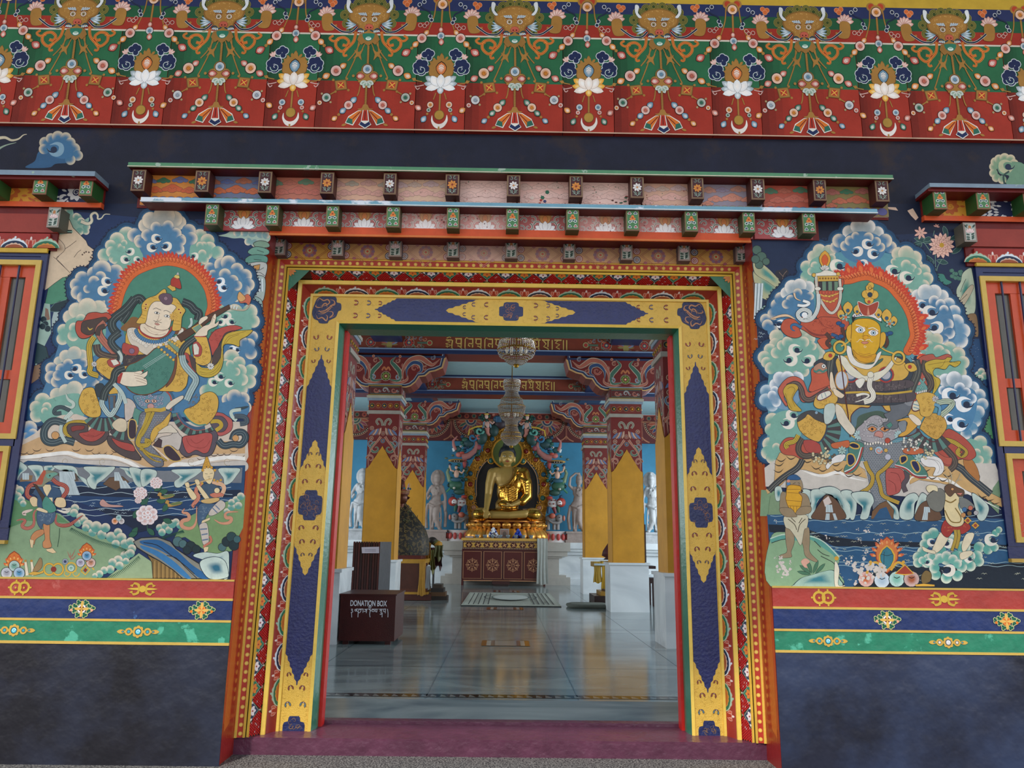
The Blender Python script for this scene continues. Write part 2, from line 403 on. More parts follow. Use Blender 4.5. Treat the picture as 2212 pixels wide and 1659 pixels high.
 for o, U, N in (((0,-q,0),(1,0,0),(0,-1,0)),((q,0,0),(0,1,0),(1,0,0)),((-q,0,0),(0,-1,0),(-1,0,0))):
  b.mp = pm(o, U, (0,0,1), N); b.l = 0
  b.stroke([(-.34,4.93),(.34,4.93),(.34,5.09),(-.34,5.09)], .015, '3f6350', closed=True)
  for i, c in enumerate(('a2382c','8a8f94','a2382c')): comma(b, -.21+.21*i, 5.01, .065, 0, 1 if i % 2 else -1, c); comma(b, -.11+.21*i, 4.99, .03, 2, 1, '8a8f94')
 b.build('capital', CARV, t)
 prof = [(1.43,0),(1.36,-.30),(1.2,-.37),(1.06,-.40),(.95,-.50),(.80,-.52),(.71,-.66),(.60,-.75),(.5,-.78)]
 zt = 5.87; pts = [(x, zt+z) for x, z in prof]; pts = pts+[(-x, z) for x, z in reversed(pts)]
 b = MB(); b.prism((-h, pts), 2*h, RED, '6a2318')
 b.mp = pm((0,-h,0),(1,0,0),(0,0,1),(0,-1,0)); b.l = 0
 edge = [(x*.985, min(z+.02, zt-.03)) for x, z in pts]
 b.stroke(edge, .045, 'c79a62'); b.stroke([(x*.96, z+.05) for x, z in pts], .05, '2b3550'); b.stroke([(x*.945, z+.075) for x, z in pts], .02, '9aa0a4')
 b.stroke([(-1.4,zt-.02),(1.4,zt-.02)], .05, '24304f')
 for sg in (1,-1):
  for pp, wd, c in (([(0.02,5.3),(.3,5.25),(.33,5.45),(.2,5.62),(.12,5.72),(.22,5.84)],.09,'3f6350'),
                          ([(.42,5.25),(.4,5.5),(.55,5.75),(.8,5.82),(1.0,5.7),(1.12,5.66),(1.28,5.8)],.10,'a85c48'),
                          ([(.5,5.35),(.5,5.55),(.64,5.7),(.82,5.66),(.84,5.5),(.74,5.45)],.08,'2f4468'),
                          ([(.1,5.22),(.3,5.2),(.5,5.27),(.52,5.4)],.05,'a85c48')):
   pp = [(sg*x, z) for x, z in pp]
   b.stroke(pp, wd*1.35, 'b9a58c', sm=True, taper=2); b.stroke(pp, wd, c, sm=True, taper=2)
  comma(b, sg*.68, 5.56, .09, 0, sg, 'a2382c'); comma(b, sg*.93, 5.56, .06, 1, sg, 'a85c48'); comma(b, sg*1.1, 5.83, .06, 1, -sg, '56657c')
  comma(b, sg*.26, 5.74, .06, 1, -sg, 'a85c48'); comma(b, sg*.42, 5.62, .05, 2, sg, 'a2382c'); comma(b, sg*.3, 5.33, .06, 2, sg, '7a86a0'); b.disc(sg*.32, 5.85, .035, 'b08a70'); b.disc(sg*.32, 5.85, .02, 'a2382c')
 b.stroke([(-.1,5.5),(-.05,5.58),(0,5.52),(.05,5.58),(.1,5.5)], .04, 'b86a40', sm=True)
 flower(b, 0, 5.36, .11, '6f7a34', 'a2382c', core='e8d8a0')
 b.build('bracket', CARV, t)
COLS = []
rows = [('by the doorway', 5.3+.44), ('in the middle row', 11.3+.44), ('by the altar', 17.3+.44)]
t0 = None
for rn, yc in rows:
 for s, side in ((-1,'left'),(1,'right')):
  x = s*2.86 + (.0 if s > 0 else -.02)
  lab = 'red and gold column on white base, %s of the aisle, %s' % (side, rn)
  if t0 is None:
   t0 = thing('column', lab, 'column', (0,0,0), 'columns of the hall', 'thing'); column_parts(t0); t0.location = (x, yc, 0); o = t0
  else: o = dup(t0, (x, yc, 0), lab)
  COLS.append(o)
# ---------- beams with gilded script ----------
def letters(b, x0, z0, h, word):
 """Lantsa-style letters drawn with a broad pen: word is a list of stroke sets in a unit cell"""
 x = x0
 for st, wdt in word:
  for s_ in st:
   pts = [(x+p[0]*h, z0+p[1]*h) for p in s_[0]]
   b.stroke([(p[0]+.012*h/.4, p[1]-.012*h/.4) for p in pts], s_[1]*h*1.25, '4a2a12');
   b.stroke(pts, s_[1]*h, 'd0a758')
  x += wdt*h
def L(*st): return [([tuple(p) for p in s[:-1]], s[-1]) for s in st]
top = ((-.02,.97),(.62,.97),.13)
MU = (L(((0,.98),(.55,.98),.14),((.12,.95),(.08,.6),(.2,.5),(.45,.52),.11),((.5,.95),(.5,.2),(.2,.3),.12),((.3,.3),(.5,.12),(.62,-.12),.1)), .74)
NI = (L(((.3,.98),(.75,.98),.14),((.05,.9),(.2,1.1),(.35,.98),.1),((.08,.95),(.08,.1),(.18,-.1),.11),((.7,.95),(.7,.15),.12),((.68,.5),(.4,.55),(.35,.35),(.5,.25),.11)), .88)
MA = (L(((0,.98),(.6,.98),.14),((.15,.95),(.1,.5),(.3,.35),(.5,.5),.12),((.5,.95),(.5,.05),.12)), .72)
HA = (L(((0,.98),(.6,.98),.14),((.3,.95),(.1,.7),(.45,.55),(.15,.3),(.45,.1),.11),((.75,1),(.75,.05),.1)), .92)
NA = (L(((0,.98),(.65,.98),.14),((.5,.95),(.5,.05),.12),((.48,.5),(.15,.6),(.1,.4),(.3,.25),.12)), .74)
YE = (L(((0,.98),(.65,.98),.14),((-.05,1.15),(.25,1.22),(.5,1.0),.09),((.5,.95),(.5,.1),(.66,-.1),.12),((.1,.95),(.3,.6),(.12,.3),(.5,.3),.11)), .76)
SVA = (L(((0,.98),(.65,.98),.14),((.1,.95),(.35,.6),(.15,.35),(.5,.15),(.6,-.1),.12),((.52,.95),(.5,.3),.12),((.85,1),(.85,.05),.11)), 1.02)
OM = (L(((0,.85),(.5,.85),.12),((.1,.8),(.35,.65),(.05,.5),(.4,.35),(.1,.12),.1),((.55,.85),(.5,.4),(.5,.1),(.62,-.05),.12),((.05,1.02),(.3,1.15),(.4,1.05),.08),((.12,1.28),(.3,1.3),.14),((-.02,.5),(.15,.4),.09),((.0,.25),(.2,.25),.09)), .76)
BAR = (L(((.1,1),(.1,.02),(.2,-.12),.11)), .4)
WORD = [OM,MU,NI,MU,NI,MA,HA,MU,NA,YE,SVA,HA,BAR]
BEAMM = mat('beam_paint', .45, noise=.08, bump=.06)
BEAMS = []
for k, (yf, yb0, yt, lab) in enumerate(((11.36,767,724,'red ceiling beam with gold script on the middle columns'),(17.36,853,816,'red ceiling beam with gold script on the columns nearest the altar'),(5.36,None,None,'red ceiling beam above the columns nearest the doorway'))):
 z0 = az(yb0,yf)+.0 if yb0 else 5.92; z1 = HZ
 t = thing('ceiling_beam', lab, 'beam', (0,yf,z0), None, 'thing')
 b = MB(); b.box((-8.45,yf,z0),(8.45,yf+.76,z1),'7a3320', {'b':'6a2014'}); b.build('beam', BEAMM, t)
 if not yb0: continue
 BEAMS.append(t)
 H = az(yt,yf)-z0
 b = MB(); b.box((-8.45,yf-.05,z0-.0),(8.45,yf,z0+.09),'1f2c50'); b.box((-8.45,yf-.06,z0+.09),(8.45,yf,z0+.12),'7f8fa8')
 b.box((-8.45,yf-.05,z0+H),(8.45,yf,z0+H+.09),'1f2c50'); b.box((-8.45,yf-.06,z0+H-.03),(8.45,yf,z0+H),'7f8fa8'); b.build('moulding', BEAMM, t)
 b = MB(pm((0,yf,0),(1,0,0),(0,0,1),(0,-1,0)))
 xa = ax(963 if k == 0 else 998, 745 if k == 0 else 835, yf); xe = ax(1232 if k == 0 else 1203, 745 if k == 0 else 835, yf)
 tot = sum(w_[1] for w_ in WORD); hh = H*.52; sc_ = (xe-xa)/(tot*hh)
 ww = [(s_, w_*sc_) for s_, w_ in WORD]
 ww = [([([(p[0]*sc_, p[1]) for p in q[0]], q[1]) for q in s_], w_) for s_, w_ in ww]
 letters(b, xa, z0+H*.27, hh, ww); b.build('script', BEAMM, t)
 b = MB(pm((0,yf,0),(1,0,0),(0,0,1),(0,-1,0)))
 for s in (-1,1):   # carved finials
  fl_ = (883,1310) if k == 0 else (934,1267); xc = ax(fl_[0 if s < 0 else 1], 750 if k == 0 else 832, yf); zc = z0+H*.55
  flower(b, xc+s*.0, zc, H*.24, 'a2382c', '56657c', core='c9b060'); flower(b, xc+s*.92, zc, H*.22, 'a2382c', '56657c', core='c9b060')
  for j in range(7):
   comma(b, xc-s*.2+.05*s*j, zc+(.13 if j % 2 else -.13)*H*2, H*.13, j, 1 if j % 2 else -1, SC[j % 6]); comma(b, xc+s*(.35+.1*j), zc+(.17 if j % 2 else -.17)*H*2, H*.12, j, -1, SC[(j+2) % 6])
  b.disc(xc-s*.5, zc, H*.12, 'a2382c', line='9aa06a', lw=.02); b.stroke([(xc-s*.44,zc),(xc-s*.2,zc)], .05, '4f6350')
  for j in range(4): comma(b, xc-s*(.24+.05*j), zc+(.09 if j % 2 else -.09), .05, j, 1, SC[j])
  for j in range(13): b.petal(xc+s*.47, zc-.05, H*.42, .05, pi*j/12, ['8f7a4a','7a86a0','a85c48'][j % 3])
  b.disc(xc+s*.47, zc-H*.15, H*.14, '9a8a4a', ry=H*.2)
 b.build('carved_finial', CARV, t)['kind'] = 'stuff'
for s in (-1,1):
 b = MB(); b.box((s*2.86-.3,.96,6.3),(s*2.86+.3,24.5,HZ),'6a2318'); b.box((s*2.86-.34,.96,6.2),(s*2.86+.34,24.5,6.3),'1f2c50')
 o = b.build('aisle_beam', BEAMM); tag(o, 'red beam running back above the %s row of columns' % ('left' if s < 0 else 'right'), 'beam')
# ======================= door frame =======================
def mixc(a, b, t):
 a, b = hexc(a), hexc(b); return tuple(a[i]*(1-t)+b[i]*t for i in range(3))
GLOSS = mat('gloss_paint', .3, bump=.12, noise=.08, nscale=8, bscale=30)
GOLDB = mat('gold_board_paint', .45, bump=.25, noise=.07, nscale=10, bscale=90)
YEL = 'e9c355'
S = dict(a=(-2.17,2.195,4.08,.33), a1=(-2.15,2.175,4.06,.33), b1=(-2.105,2.13,4.013,.345), b2=(-2.088,2.113,3.996,.34), c0=(-2.08,2.105,3.989,.36),
         c=(-2.058,2.083,3.966,.35), d=(-1.99,2.023,3.898,.45), e=(-1.957,1.99,3.865,.46), f=(-1.9,1.935,3.808,.56),
         f1=(-1.876,1.911,3.784,.56), g0=(-1.634,1.664,3.544,.56), g=(-1.608,1.638,3.52,.57), h=(-1.587,1.617,3.495,.68))
ZB = -.1
door = thing('door_1', 'wide carved temple doorway frame in gold, blue and red', 'doorway', (0,.33,ZB), None, 'structure')
def moulding(b, A, B, col, d0=0., back=.9):
 """three mitred lengths between stations A (outer) and B (inner)"""
 A, B = S[A], S[B]; ya, yb = A[3]-d0, B[3]-d0
 def q(x1,z1,x2,z2,x3,z3,x4,z4):
  b.face([(x1,ya,z1),(x2,yb,z2),(x3,yb,z3),(x4,ya,z4)], col)
 q(A[0],ZB, B[0],ZB, B[0],B[2], A[0],A[2]); q(A[0],A[2], B[0],B[2], B[1],B[2], A[1],A[2]); q(A[1],A[2], B[1],B[2], B[1],ZB, A[1],ZB)
 for T, y in ((A,ya),(B,yb)):
  b.face([(T[0],y,ZB),(T[0],back,ZB),(T[0],back,T[2]),(T[0],y,T[2])], col); b.face([(T[1],y,T[2]),(T[1],back,T[2]),(T[1],back,ZB),(T[1],y,ZB)], col)
  b.face([(T[0],y,T[2]),(T[0],back,T[2]),(T[1],back,T[2]),(T[1],y,T[2])], col)
def fm(side, A, B):
 """(t along, v across in metres from the outer edge) -> point on the band"""
 A, B = S[A], S[B]; i = {'L':0,'R':1,'T':2}[side]; W = hypot(B[i]-A[i], B[3]-A[3])
 def m(t, v, l):
  k = v/W; c = A[i]+(B[i]-A[i])*k; y = A[3]+(B[3]-A[3])*k-.001-l
  return (t, y, c) if side == 'T' else (c, y, t)
 return m, W
b = MB(); moulding(b,'a','a1',YEL,.01); moulding(b,'b1','b2',YEL,.012); moulding(b,'c0','c',YEL,.01); moulding(b,'a1','b1','b8341f'); moulding(b,'b2','c0','3a2a18',-.01)
b.build('bead_trim', GLOSS, door)
b = MB()
for side in 'LTR':
 m, W = fm(side,'a1','b1'); b.mp = m
 t0_, t1_ = (ZB+.03, 3.99) if side != 'T' else (-2.04, 2.08)
 n = int(round((t1_-t0_)/.0685))
 for i in range(n+1):
  t = t0_+(t1_-t0_)*i/n; b.l = .0; c = b._p(t, W*.52)
  b.grad([(t+.0165*cos(2*pi*k/10), W*.52+.0165*sin(2*pi*k/10)) for k in range(10)], 'e2b54a', 'f2cf66', k=(1,.7,.3))
  b.l = 0
o = b.build('bead', GLOSS, door); o['kind'] = 'stuff'; o['label'] = 'row of round yellow beads'
# --- brick lattice band ---
b = MB(); moulding(b,'c','d','3d2416'); b.build('lattice_band', GLOSS, door)
b = MB(); br = MB()
PER = .176
def tri_layout(side):
 if side == 'T': return [(-1.78+PER*i, i % 2) for i in range(21)]
 return [(3.62-PER*i, i % 2) for i in range(21)]
for side in 'LTR':
 m, W = fm(side,'c','d'); b.mp = m; br.mp = m
 tris = tri_layout(side)
 hh = W*.66; hw = PER*.47
 for (t, k) in tris:
  if side != 'T' and t < ZB+.02: continue
  b.l = 0; main, inn, fl_ = (('22354f','8a4a3a','e8d8d4') if k == 0 else ('2a7352','7a3a20','d97a2c'))
  st = []
  for q in range(7): st += [(t-hw+hw*q/6.5, hh*q/7), (t-hw+hw*(q+1)/6.5 if q < 6 else t, hh*q/7+hh/14)]
  st2 = [(2*t-x, v) for x, v in reversed(st)]
  pts = [(t-hw,0)]+st+[(t,hh)]+st2+[(t+hw,0)]
  b.poly([(t+(x-t)*1.1, v*1.08) for x, v in pts], '9aa890'); b.poly(pts, main)
  b.poly([(t+(x-t)*.55, v*.56) for x, v in pts], inn)
  for a in (-.9,0,.9): b.petal(t, 0.002, hh*.6, .03, pi/2+a, fl_)
  for sg in (-1,1): b.petal(t+sg*hw*.75, 0, hh*.22, .02, pi/2-sg*.5, fl_)
  b.disc(t, hh*.2, .008, 'a03226', n=8)
 for (t, k) in tris:
  if side != 'T' and t < ZB+.02: continue
  b.l = 0; b.poly([(t-.04,W),(t,W*.78),(t+.04,W)], '8a7a3a'); b.disc(t, W*.74, .008, 'c9c0b0', n=6)
 t0_, t1_ = (ZB, 3.96) if side != 'T' else (-2.04, 2.06)
 bw, bh = .0215, .0125
 nv = int(W/bh); nt_ = int((t1_-t0_)/bw)
 def inside(t, v):
  for (tc_, k) in tris:
   if abs(t-tc_) < hw*1.12 and v < hh*1.1*(1-abs(t-tc_)/(hw*1.12)): return True
   if abs(t-tc_) < .05*(v-W*.72)/(W*.28): return True
  return False
 for j in range(nv):
  for i in range(nt_):
   t = t0_+bw*(i+.5+(.5 if j % 2 else 0)); v = bh*(j+.5)
   if inside(t, v): continue
   if side == 'T' and (t < -2.0+v*.6 or t > 2.02-v*.6): continue
   if side != 'T' and (t > 3.94-v*.6): continue
   if side != 'T' and t > 3.80: continue
   if side == 'T' and (t < -1.86 or t > 1.9): continue
   x0, x1, v0, v1 = t-bw*.43, t+bw*.43, v-bh*.4, v+bh*.4
   A_ = [m(x0,v0,.001),m(x1,v0,.001),m(x1,v1,.001),m(x0,v1,.001)]; B_ = [m(x0+.002,v0+.0015,.007),m(x1-.002,v0+.0015,.007),m(x1-.002,v1-.0015,.007),m(x0+.002,v1-.0015,.007)]
   n0 = len(br.v); br.v += [tuple(p) for p in A_+B_]; q = random.random()
   ca = hexc('8e1416'); cb = hexc('cf2420' if q < .9 else 'e08a86'); br.c += [ca]*4+[cb]*4
   br.f += [(n0+4,n0+5,n0+6,n0+7),(n0,n0+1,n0+5,n0+4),(n0+1,n0+2,n0+6,n0+5),(n0+2,n0+3,n0+7,n0+6),(n0+3,n0,n0+4,n0+7)]
for sg, side in ((-1,'L'),(1,'R')):
 A, B = S['c'], S['d']; i = 0 if sg < 0 else 1
 f_ = lambda x, z, k: (x, A[3]+(B[3]-A[3])*k-.004, z)
 x0, x1 = A[i], B[i]; zt_, zb_ = A[2], B[2]
 b.face([f_(x0,zt_,0), f_(x0-sg*.19,zt_,0), f_(x0-sg*.12,zt_-.045,.5), f_(x0-sg*.052,zt_-.06,.8), f_(x0-sg*.035,zt_-.14,.5), f_(x0,zt_-.21,0)], '2a7352')
 b.mp = None
 for a in (.3,.785,1.27):
  px_ = x0-sg*.055*sin(a)*1.2; pz_ = zt_-.055*cos(a)*1.2
  b.face([(x0,A[3]-.012,zt_),(x0-sg*.05*sin(a-.25),A[3]-.012,zt_-.05*cos(a-.25)),(x0-sg*.07*sin(a),A[3]-.012,zt_-.07*cos(a)),(x0-sg*.05*sin(a+.25),A[3]-.012,zt_-.05*cos(a+.25))], 'd9832c')
b.build('lattice_flower', GLOSS, door)['kind'] = 'stuff'
o = br.build('lattice_brick', mat('red_brick_gloss', .25, noise=0, bump=0), door); o['kind'] = 'stuff'
# --- yellow rod ---
b = MB(); moulding(b,'d','e',YEL,.022); b.build('rod', GLOSS, door)
# --- lotus petal band ---
b = MB(); moulding(b,'e','f','9c3427'); b.build('petal_band', GLOSS, door)
b = MB()
def arch(b, t, W, k, hw=.118):
 body, hi, inn = (('1d2e4a','dfe6ec','a0502c') if k == 0 else ('2c6e50','a9c9b0','b8622a'))
 def arc(s, h, n=18, bump=0., nb=0):
  return [(t-hw*s+2*hw*s*i/n, W-h*W*(sin(pi*i/n)**.6)*(1+bump*abs(sin(nb*pi*i/n)))) for i in range(n+1)]
 b.poly([(t-hw*1.04,W)]+arc(1.04,.70,30,.12,5.5)+[(t+hw*1.04,W)], 'b9745a'); b.poly([(t-hw,W)]+arc(1,.64,30,.14,5.5)+[(t+hw,W)], hi)
 b.poly([(t-hw*.96,W)]+arc(.96,.52)+[(t+hw*.96,W)], body); b.poly([(t-hw*.7,W)]+arc(.7,.3,24,.25,4.5)+[(t+hw*.7,W)], 'd9b49a' if k == 0 else 'c9883c')
 b.poly([(t-hw*.66,W)]+arc(.66,.24)+[(t+hw*.66,W)], inn); b.petal(t, W*.3, W*.16, .02, -pi/2, hi)
def lily(b, t, W):
 for a in (-.55,.55,0): b.petal(t, W*.92, W*.62, .036, -pi/2+a, 'c8604c', line='e8c8b8', lw=.003)
 b.petal(t, W*.45, W*.3, .018, -pi/2, 'ecd8d0'); b.poly([(t-.02,W),(t+.02,W),(t+.009,W*.5),(t-.009,W*.5)], 'a83226')
for side in 'LTR':
 m, W = fm(side,'e','f'); b.mp = m
 if side == 'T':
  n = 13; p_ = (1.93+1.9)/n; lst = [(-1.9+p_*(i+.5)+.017*0, (i+1) % 2) for i in range(n)]
 else: p_ = .287; lst = [(3.66-p_*i, (i+1) % 2) for i in range(14)]
 for t, k in lst:
  if side != 'T' and t < ZB+.05: continue
  b.l = 0; arch(b, t, W, k, p_*.40)
 for t, k in lst:
  if t-p_/2 < (ZB if side != 'T' else -1.85): continue
  b.l = .0008; lily(b, t-p_/2, W)
b.build('painted_petal', GLOSS, door)['kind'] = 'stuff'
# --- gold board ---
b = MB(); moulding(b,'f1','g0','dfb54a',-.012); b.build('gold_board', GOLDB, door)
b = MB(); moulding(b,'f','f1',YEL,.004); moulding(b,'g0','g',YEL,.004); b.build('board_rim', GLOSS, door)
BLUEW = mat('blue_wood', .38, noise=.18, nscale=14, bump=.35, bscale=40)
def bluepanel(b, s0, s1, s2, s3, w_):
 """tip s0, full width s1, legs to s2, notch tip s3 (between s1 and s2)"""
 def ed(sa, va, sb, vb, n=5):
  o = []
  for i in range(n):
   t = i/n; o += [(sa+(sb-sa)*t, va+(vb-va)*t), (sa+(sb-sa)*(t+.6/n), va+(vb-va)*(t+.15/n))]
  return o
 up = ed(s0,0.004,s1,w_)+[(s1,w_),(s2,w_)]+ed(s2,w_,s3,.004)+[(s3,0)]
 pts = up+[(x,-v) for x, v in reversed(up)]
 b.poly(pts, '232a5e')
def eye(b, s, v, r, ang, c):
 """little comma jewel"""
 pts = []
 for i in range(12):
  a = -2.2+4.4*i/11; pts.append((cos(a)*r, sin(a)*r))
 for i in range(12):
  a = 2.2-4.4*i/11; pts.append((cos(a)*r*.52+.28*r, sin(a)*r*.55))
 ca, sa = cos(ang), sin(ang)
 b.poly([(s+x*ca-y*sa, v+x*sa+y*ca) for x, y in pts], c, line='6a2c1c', lw=.004)
 b.disc(s+r*.75*ca, v+r*.75*sa, r*.14, 'e8e0d8', n=6)
def med(b, s, L_, w_, half=0, rot=0):
 q = [(1,.55),(.97,.78),(.8,.85),(.72,.98),(.5,1)]
 pts = [(L_*a, w_*c) for a, c in [(1,.0),(1,.42),(.9,.52),(.66,.56),(.6,.9),(.42,1),(0,1)]]
 pts = pts+[(-x, v) for x, v in reversed(pts[:-1])]; pts = pts+[(x,-v) for x, v in reversed(pts[1:-1])]
 if half: pts = [(max(x,0) if half > 0 else min(x,0), v) for x, v in pts]
 b.poly([(s+x, v) for x, v in pts], '1f2a58', sm=False)
b = MB(); be = MB(); rnd = random.Random(3)
def engrave(bm, s0, s1, w_):
 bm.step = 1e-7; n = int((s1-s0)/.026)
 for i in range(n):
  for sg in (-1,1):
   s_ = s0+(i+rnd.random()*.5)*.026; v = sg*rnd.uniform(.12,.95)*w_
   bm.spiral(s_, v, .014, .9, .0022, 'bd9630', rnd.random()*6, rnd.choice((1,-1)), n=8)
for side in 'LTR':
 A, B = S['f1'], S['g0']; i = {'L':0,'R':1,'T':2}[side]; c0 = (A[i]+B[i])/2; w_ = .116; y0 = A[3]+.012
 sgn = 1
 if side == 'T': mp_ = lambda s_, v, l, c0=c0, y0=y0: (s_, y0-.0015-l, c0-v)
 else: mp_ = lambda s_, v, l, c0=c0, y0=y0: (c0+v, y0-.0015-l, s_)
 b.mp = mp_; be.mp = mp_
 be.l = 0
 zz = lambda py: at(1500+20 if side == 'R' else 690, py+(20 if side == 'R' else 0), .57).z
 if side != 'T':
  px_ = lambda y: at(660 if side == 'L' else 1512, y+(0 if side == 'L' else 16), .57).z
  engrave(be, ZB, 3.5, w_)
  b.l = .0001; be.l = .0008; be.step = 2e-5
  bluepanel(b, px_(766), px_(835), px_(1018), px_(950), w_); bluepanel(b, px_(1480), px_(1413), px_(1172), px_(1243), w_)
  med(b, px_(1091), .135, w_*.92); b.l += 1e-4
  med(b, ZB-.005, .125, w_*.8, half=1)
  for rows_, dirn in (((727,.026,'b5502e'),(753,.023,'5f8a94'),(779,.019,'b5502e')),1),(((981,.018,'5f7a74'),(1008,.024,'9c4a30'),(1041,.025,'9c4a30')),1),(((1141,.025,'9c4a30'),(1171,.024,'8a3a2a'),(1199,.018,'4f7a7a')),-1),(((1458,.019,'8a3f34'),(1487,.024,'8a4a3a'),(1523,.026,'3f8a9a')),1):
   for j, (y, r, c) in enumerate(rows_):
    dv = w_*(.55 if y in (727,1523,1041,1141) else .42 if y not in (779,981,1199) else .3)
    if y == 779: dv = w_*.62
    if y == 1458: dv = w_*.62
    for sg in (-1,1): eye(be, px_(y), sg*dv, r, pi/2*0+(0 if y > 727 and y != 753 and y != 779 else pi)+sg*.25, c)
  for zc, L_ in ((px_(1091),.1),):
   for j in range(14): be.spiral(zc+rnd.uniform(-.09,.09), rnd.uniform(-.07,.07), rnd.uniform(.015,.03), 1.1, .004, '9a6a4a', rnd.random()*6, rnd.choice((1,-1)))
  for j in range(8): be.spiral(ZB+rnd.uniform(.02,.09), rnd.uniform(-.06,.06), .02, 1, .004, '8a6a4a', rnd.random()*6, 1)
 else:
  engrave(be, -1.5, 1.55, w_)
  X = lambda x: at(x, 675, .57).x
  b.l = .0001; be.l = .0008; be.step = 2e-5
  bluepanel(b, X(807), X(853), X(1035), X(962), w_*.98); bluepanel(b, X(1400), X(1352), X(1168), X(1243), w_*.98)
  med(b, X(1104), .115, w_*.8)
  for xs, dirn in (((764,.026,'b5502e'),(792,.024,'5f7a94'),(817,.02,'b5502e')),1),(((1003,.018,'6a8a9a'),(1023,.021,'8f8a9a'),(1051,.024,'9c5a40')),-1),(((1203,.018,'6a8a9a'),(1183,.021,'8f8a9a'),(1156,.024,'9c5a40')),1),(((1440,.026,'a0502e'),(1408,.024,'5f7a94'),(1380,.02,'b5502e')),-1):
   for x, r, c in xs:
    dv = w_*(.55 if x not in (1003,1203) else .3)
    for sg in (-1,1): eye(be, X(x), sg*dv, r, 0 if dirn > 0 else pi, c)
  for j in range(12): be.spiral(X(1104)+rnd.uniform(-.07,.07), rnd.uniform(-.06,.06), rnd.uniform(.015,.028), 1.1, .004, 'b8764a', rnd.random()*6, rnd.choice((1,-1)))
for cx_, sg in (((S['f1'][0]+S['g0'][0])/2,1),((S['f1'][1]+S['g0'][1])/2,-1)):
 cz = (S['f1'][2]+S['g0'][2])/2; y0 = S['f1'][3]+.012
 b.mp = lambda x, z, l, cx_=cx_, cz=cz, y0=y0, sg=sg: (cx_+sg*x, y0-.0025-l, cz+z); be.mp = b.mp
 b.poly([(-.105,.04),(-.08,.1),(-.03,.12),(.08,.12),(.105,.1),(.11,.065),(.15,.05),(.155,-.01),(.13,-.025),(.11,-.08),(.07,-.105),(.045,-.12),(.03,-.145),(-.04,-.145),(-.06,-.12),(-.1,-.1),(-.12,-.05),(-.115,0)], '1c2450', sm=3)
 be.l = .001
 for pts, wd in (([(-.08,.07),(-.06,.1),(-.02,.08),(.02,.09),(.04,.06),(0,.03),(-.05,.03)],.012),([(.04,.09),(.08,.08),(.09,.04),(.05,.03),(.08,.01)],.010),([(-.08,.04),(-.09,.02),(-.06,.01),(-.02,.02)],.01),
                     ([(-.07,-.03),(0,-.02),(.06,.03),(.09,.06)],.012),([(-.07,-.05),(-.01,-.05),(.05,0),(.07,.03)],.007),([(.02,-.03),(.07,-.03),(.08,-.06),(.05,-.09),(.1,-.07)],.01),([(-.08,-.06),(-.06,-.1),(-.02,-.09),(.02,-.12),(.03,-.08),(.01,-.06)],.012),
                     ([(-.03,.0),(-.02,.04),(.01,.05),(.02,.01)],.012),([(-.06,-.015),(-.03,-.04),(.02,-.03)],.008)):
  be.stroke(pts, wd, 'c98a58', sm=True, taper=2)
b.build('blue_panel', BLUEW, door); be.build('engraving', GOLDB, door)['kind'] = 'stuff'
# --- green stop, red jambs, threshold ---
b = MB(); moulding(b,'g','h','2c6a50'); b.build('green_stop', GLOSS, door)
for sg in (-1,1):
 b = MB(); x = S['h'][0 if sg < 0 else 1]; x0, x1 = sorted((x+sg*.05, x-sg*.028)); b.box((x0,.74,ZB),(x1,.86,3.6),'c41c12'); b.build('red_jamb', GLOSS, door)
THRM = mat('maroon_threshold', .3, base='5a2f42', noise=.2, nscale=5, bump=.5, bscale=14)
b = MB(); b.box((-2.17,.345,G),(2.195,.98,ZB),'5a2f42'); b.box((-2.17,.33,G),(2.195,.345,ZB-.012),'5a2f42'); b.box((-1.62,.86,ZB),(1.65,.96,-.072),'5a2f42'); b.build('threshold', THRM, door)
for sg, nm in ((-1,'left'),(1,'right')):
 x = -2.17 if sg < 0 else 2.195; xw = x+sg*.05
 b = MB(); xx = sorted((x, xw))
 b.box((xx[0],.0004,G),(xx[1],.36,4.2),'8f1f18')
 b.mp = (lambda x: lambda v, z, l: (x-sg*(.0012+l), v, z))(x)
 b.poly([(.0,G+.3),(.33,G+.3),(.33,4.0),(0,4.0)], 'a22a18'); b.poly([(.05,.0),(.17,.05),(.17,4.0),(.05,3.9)], 'b4521f'); b.poly([(.0,.3),(.04,.3),(.04,3.9),(.0,3.9)], 'b03a1c')
 b.poly([(.19,.1),(.29,.1),(.29,4.0),(.19,4.0)], '931a14'); b.poly([(.3,-.05),(.33,-.05),(.33,4.0),(.3,4.0)], 'b83a22')
 b.poly([(.0,4.08),(.33,4.08),(.33,4.24),(0,4.24)], '9a4048')
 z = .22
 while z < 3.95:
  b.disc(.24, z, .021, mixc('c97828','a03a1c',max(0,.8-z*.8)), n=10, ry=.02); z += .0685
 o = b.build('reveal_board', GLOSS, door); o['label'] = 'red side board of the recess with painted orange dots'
def lean(par):
 for o in par.children:
  lean(o)
  if o.get('_ln'): continue
  o['_ln'] = 1
  for v in o.data.vertices:
   x = v.co.x+door.location.x
   if x < 0: v.co.x += (-x/2.17)*.047*((v.co.z+ZB-2)/4.18)
lean(door)
for o in door.children: del o['_ln']
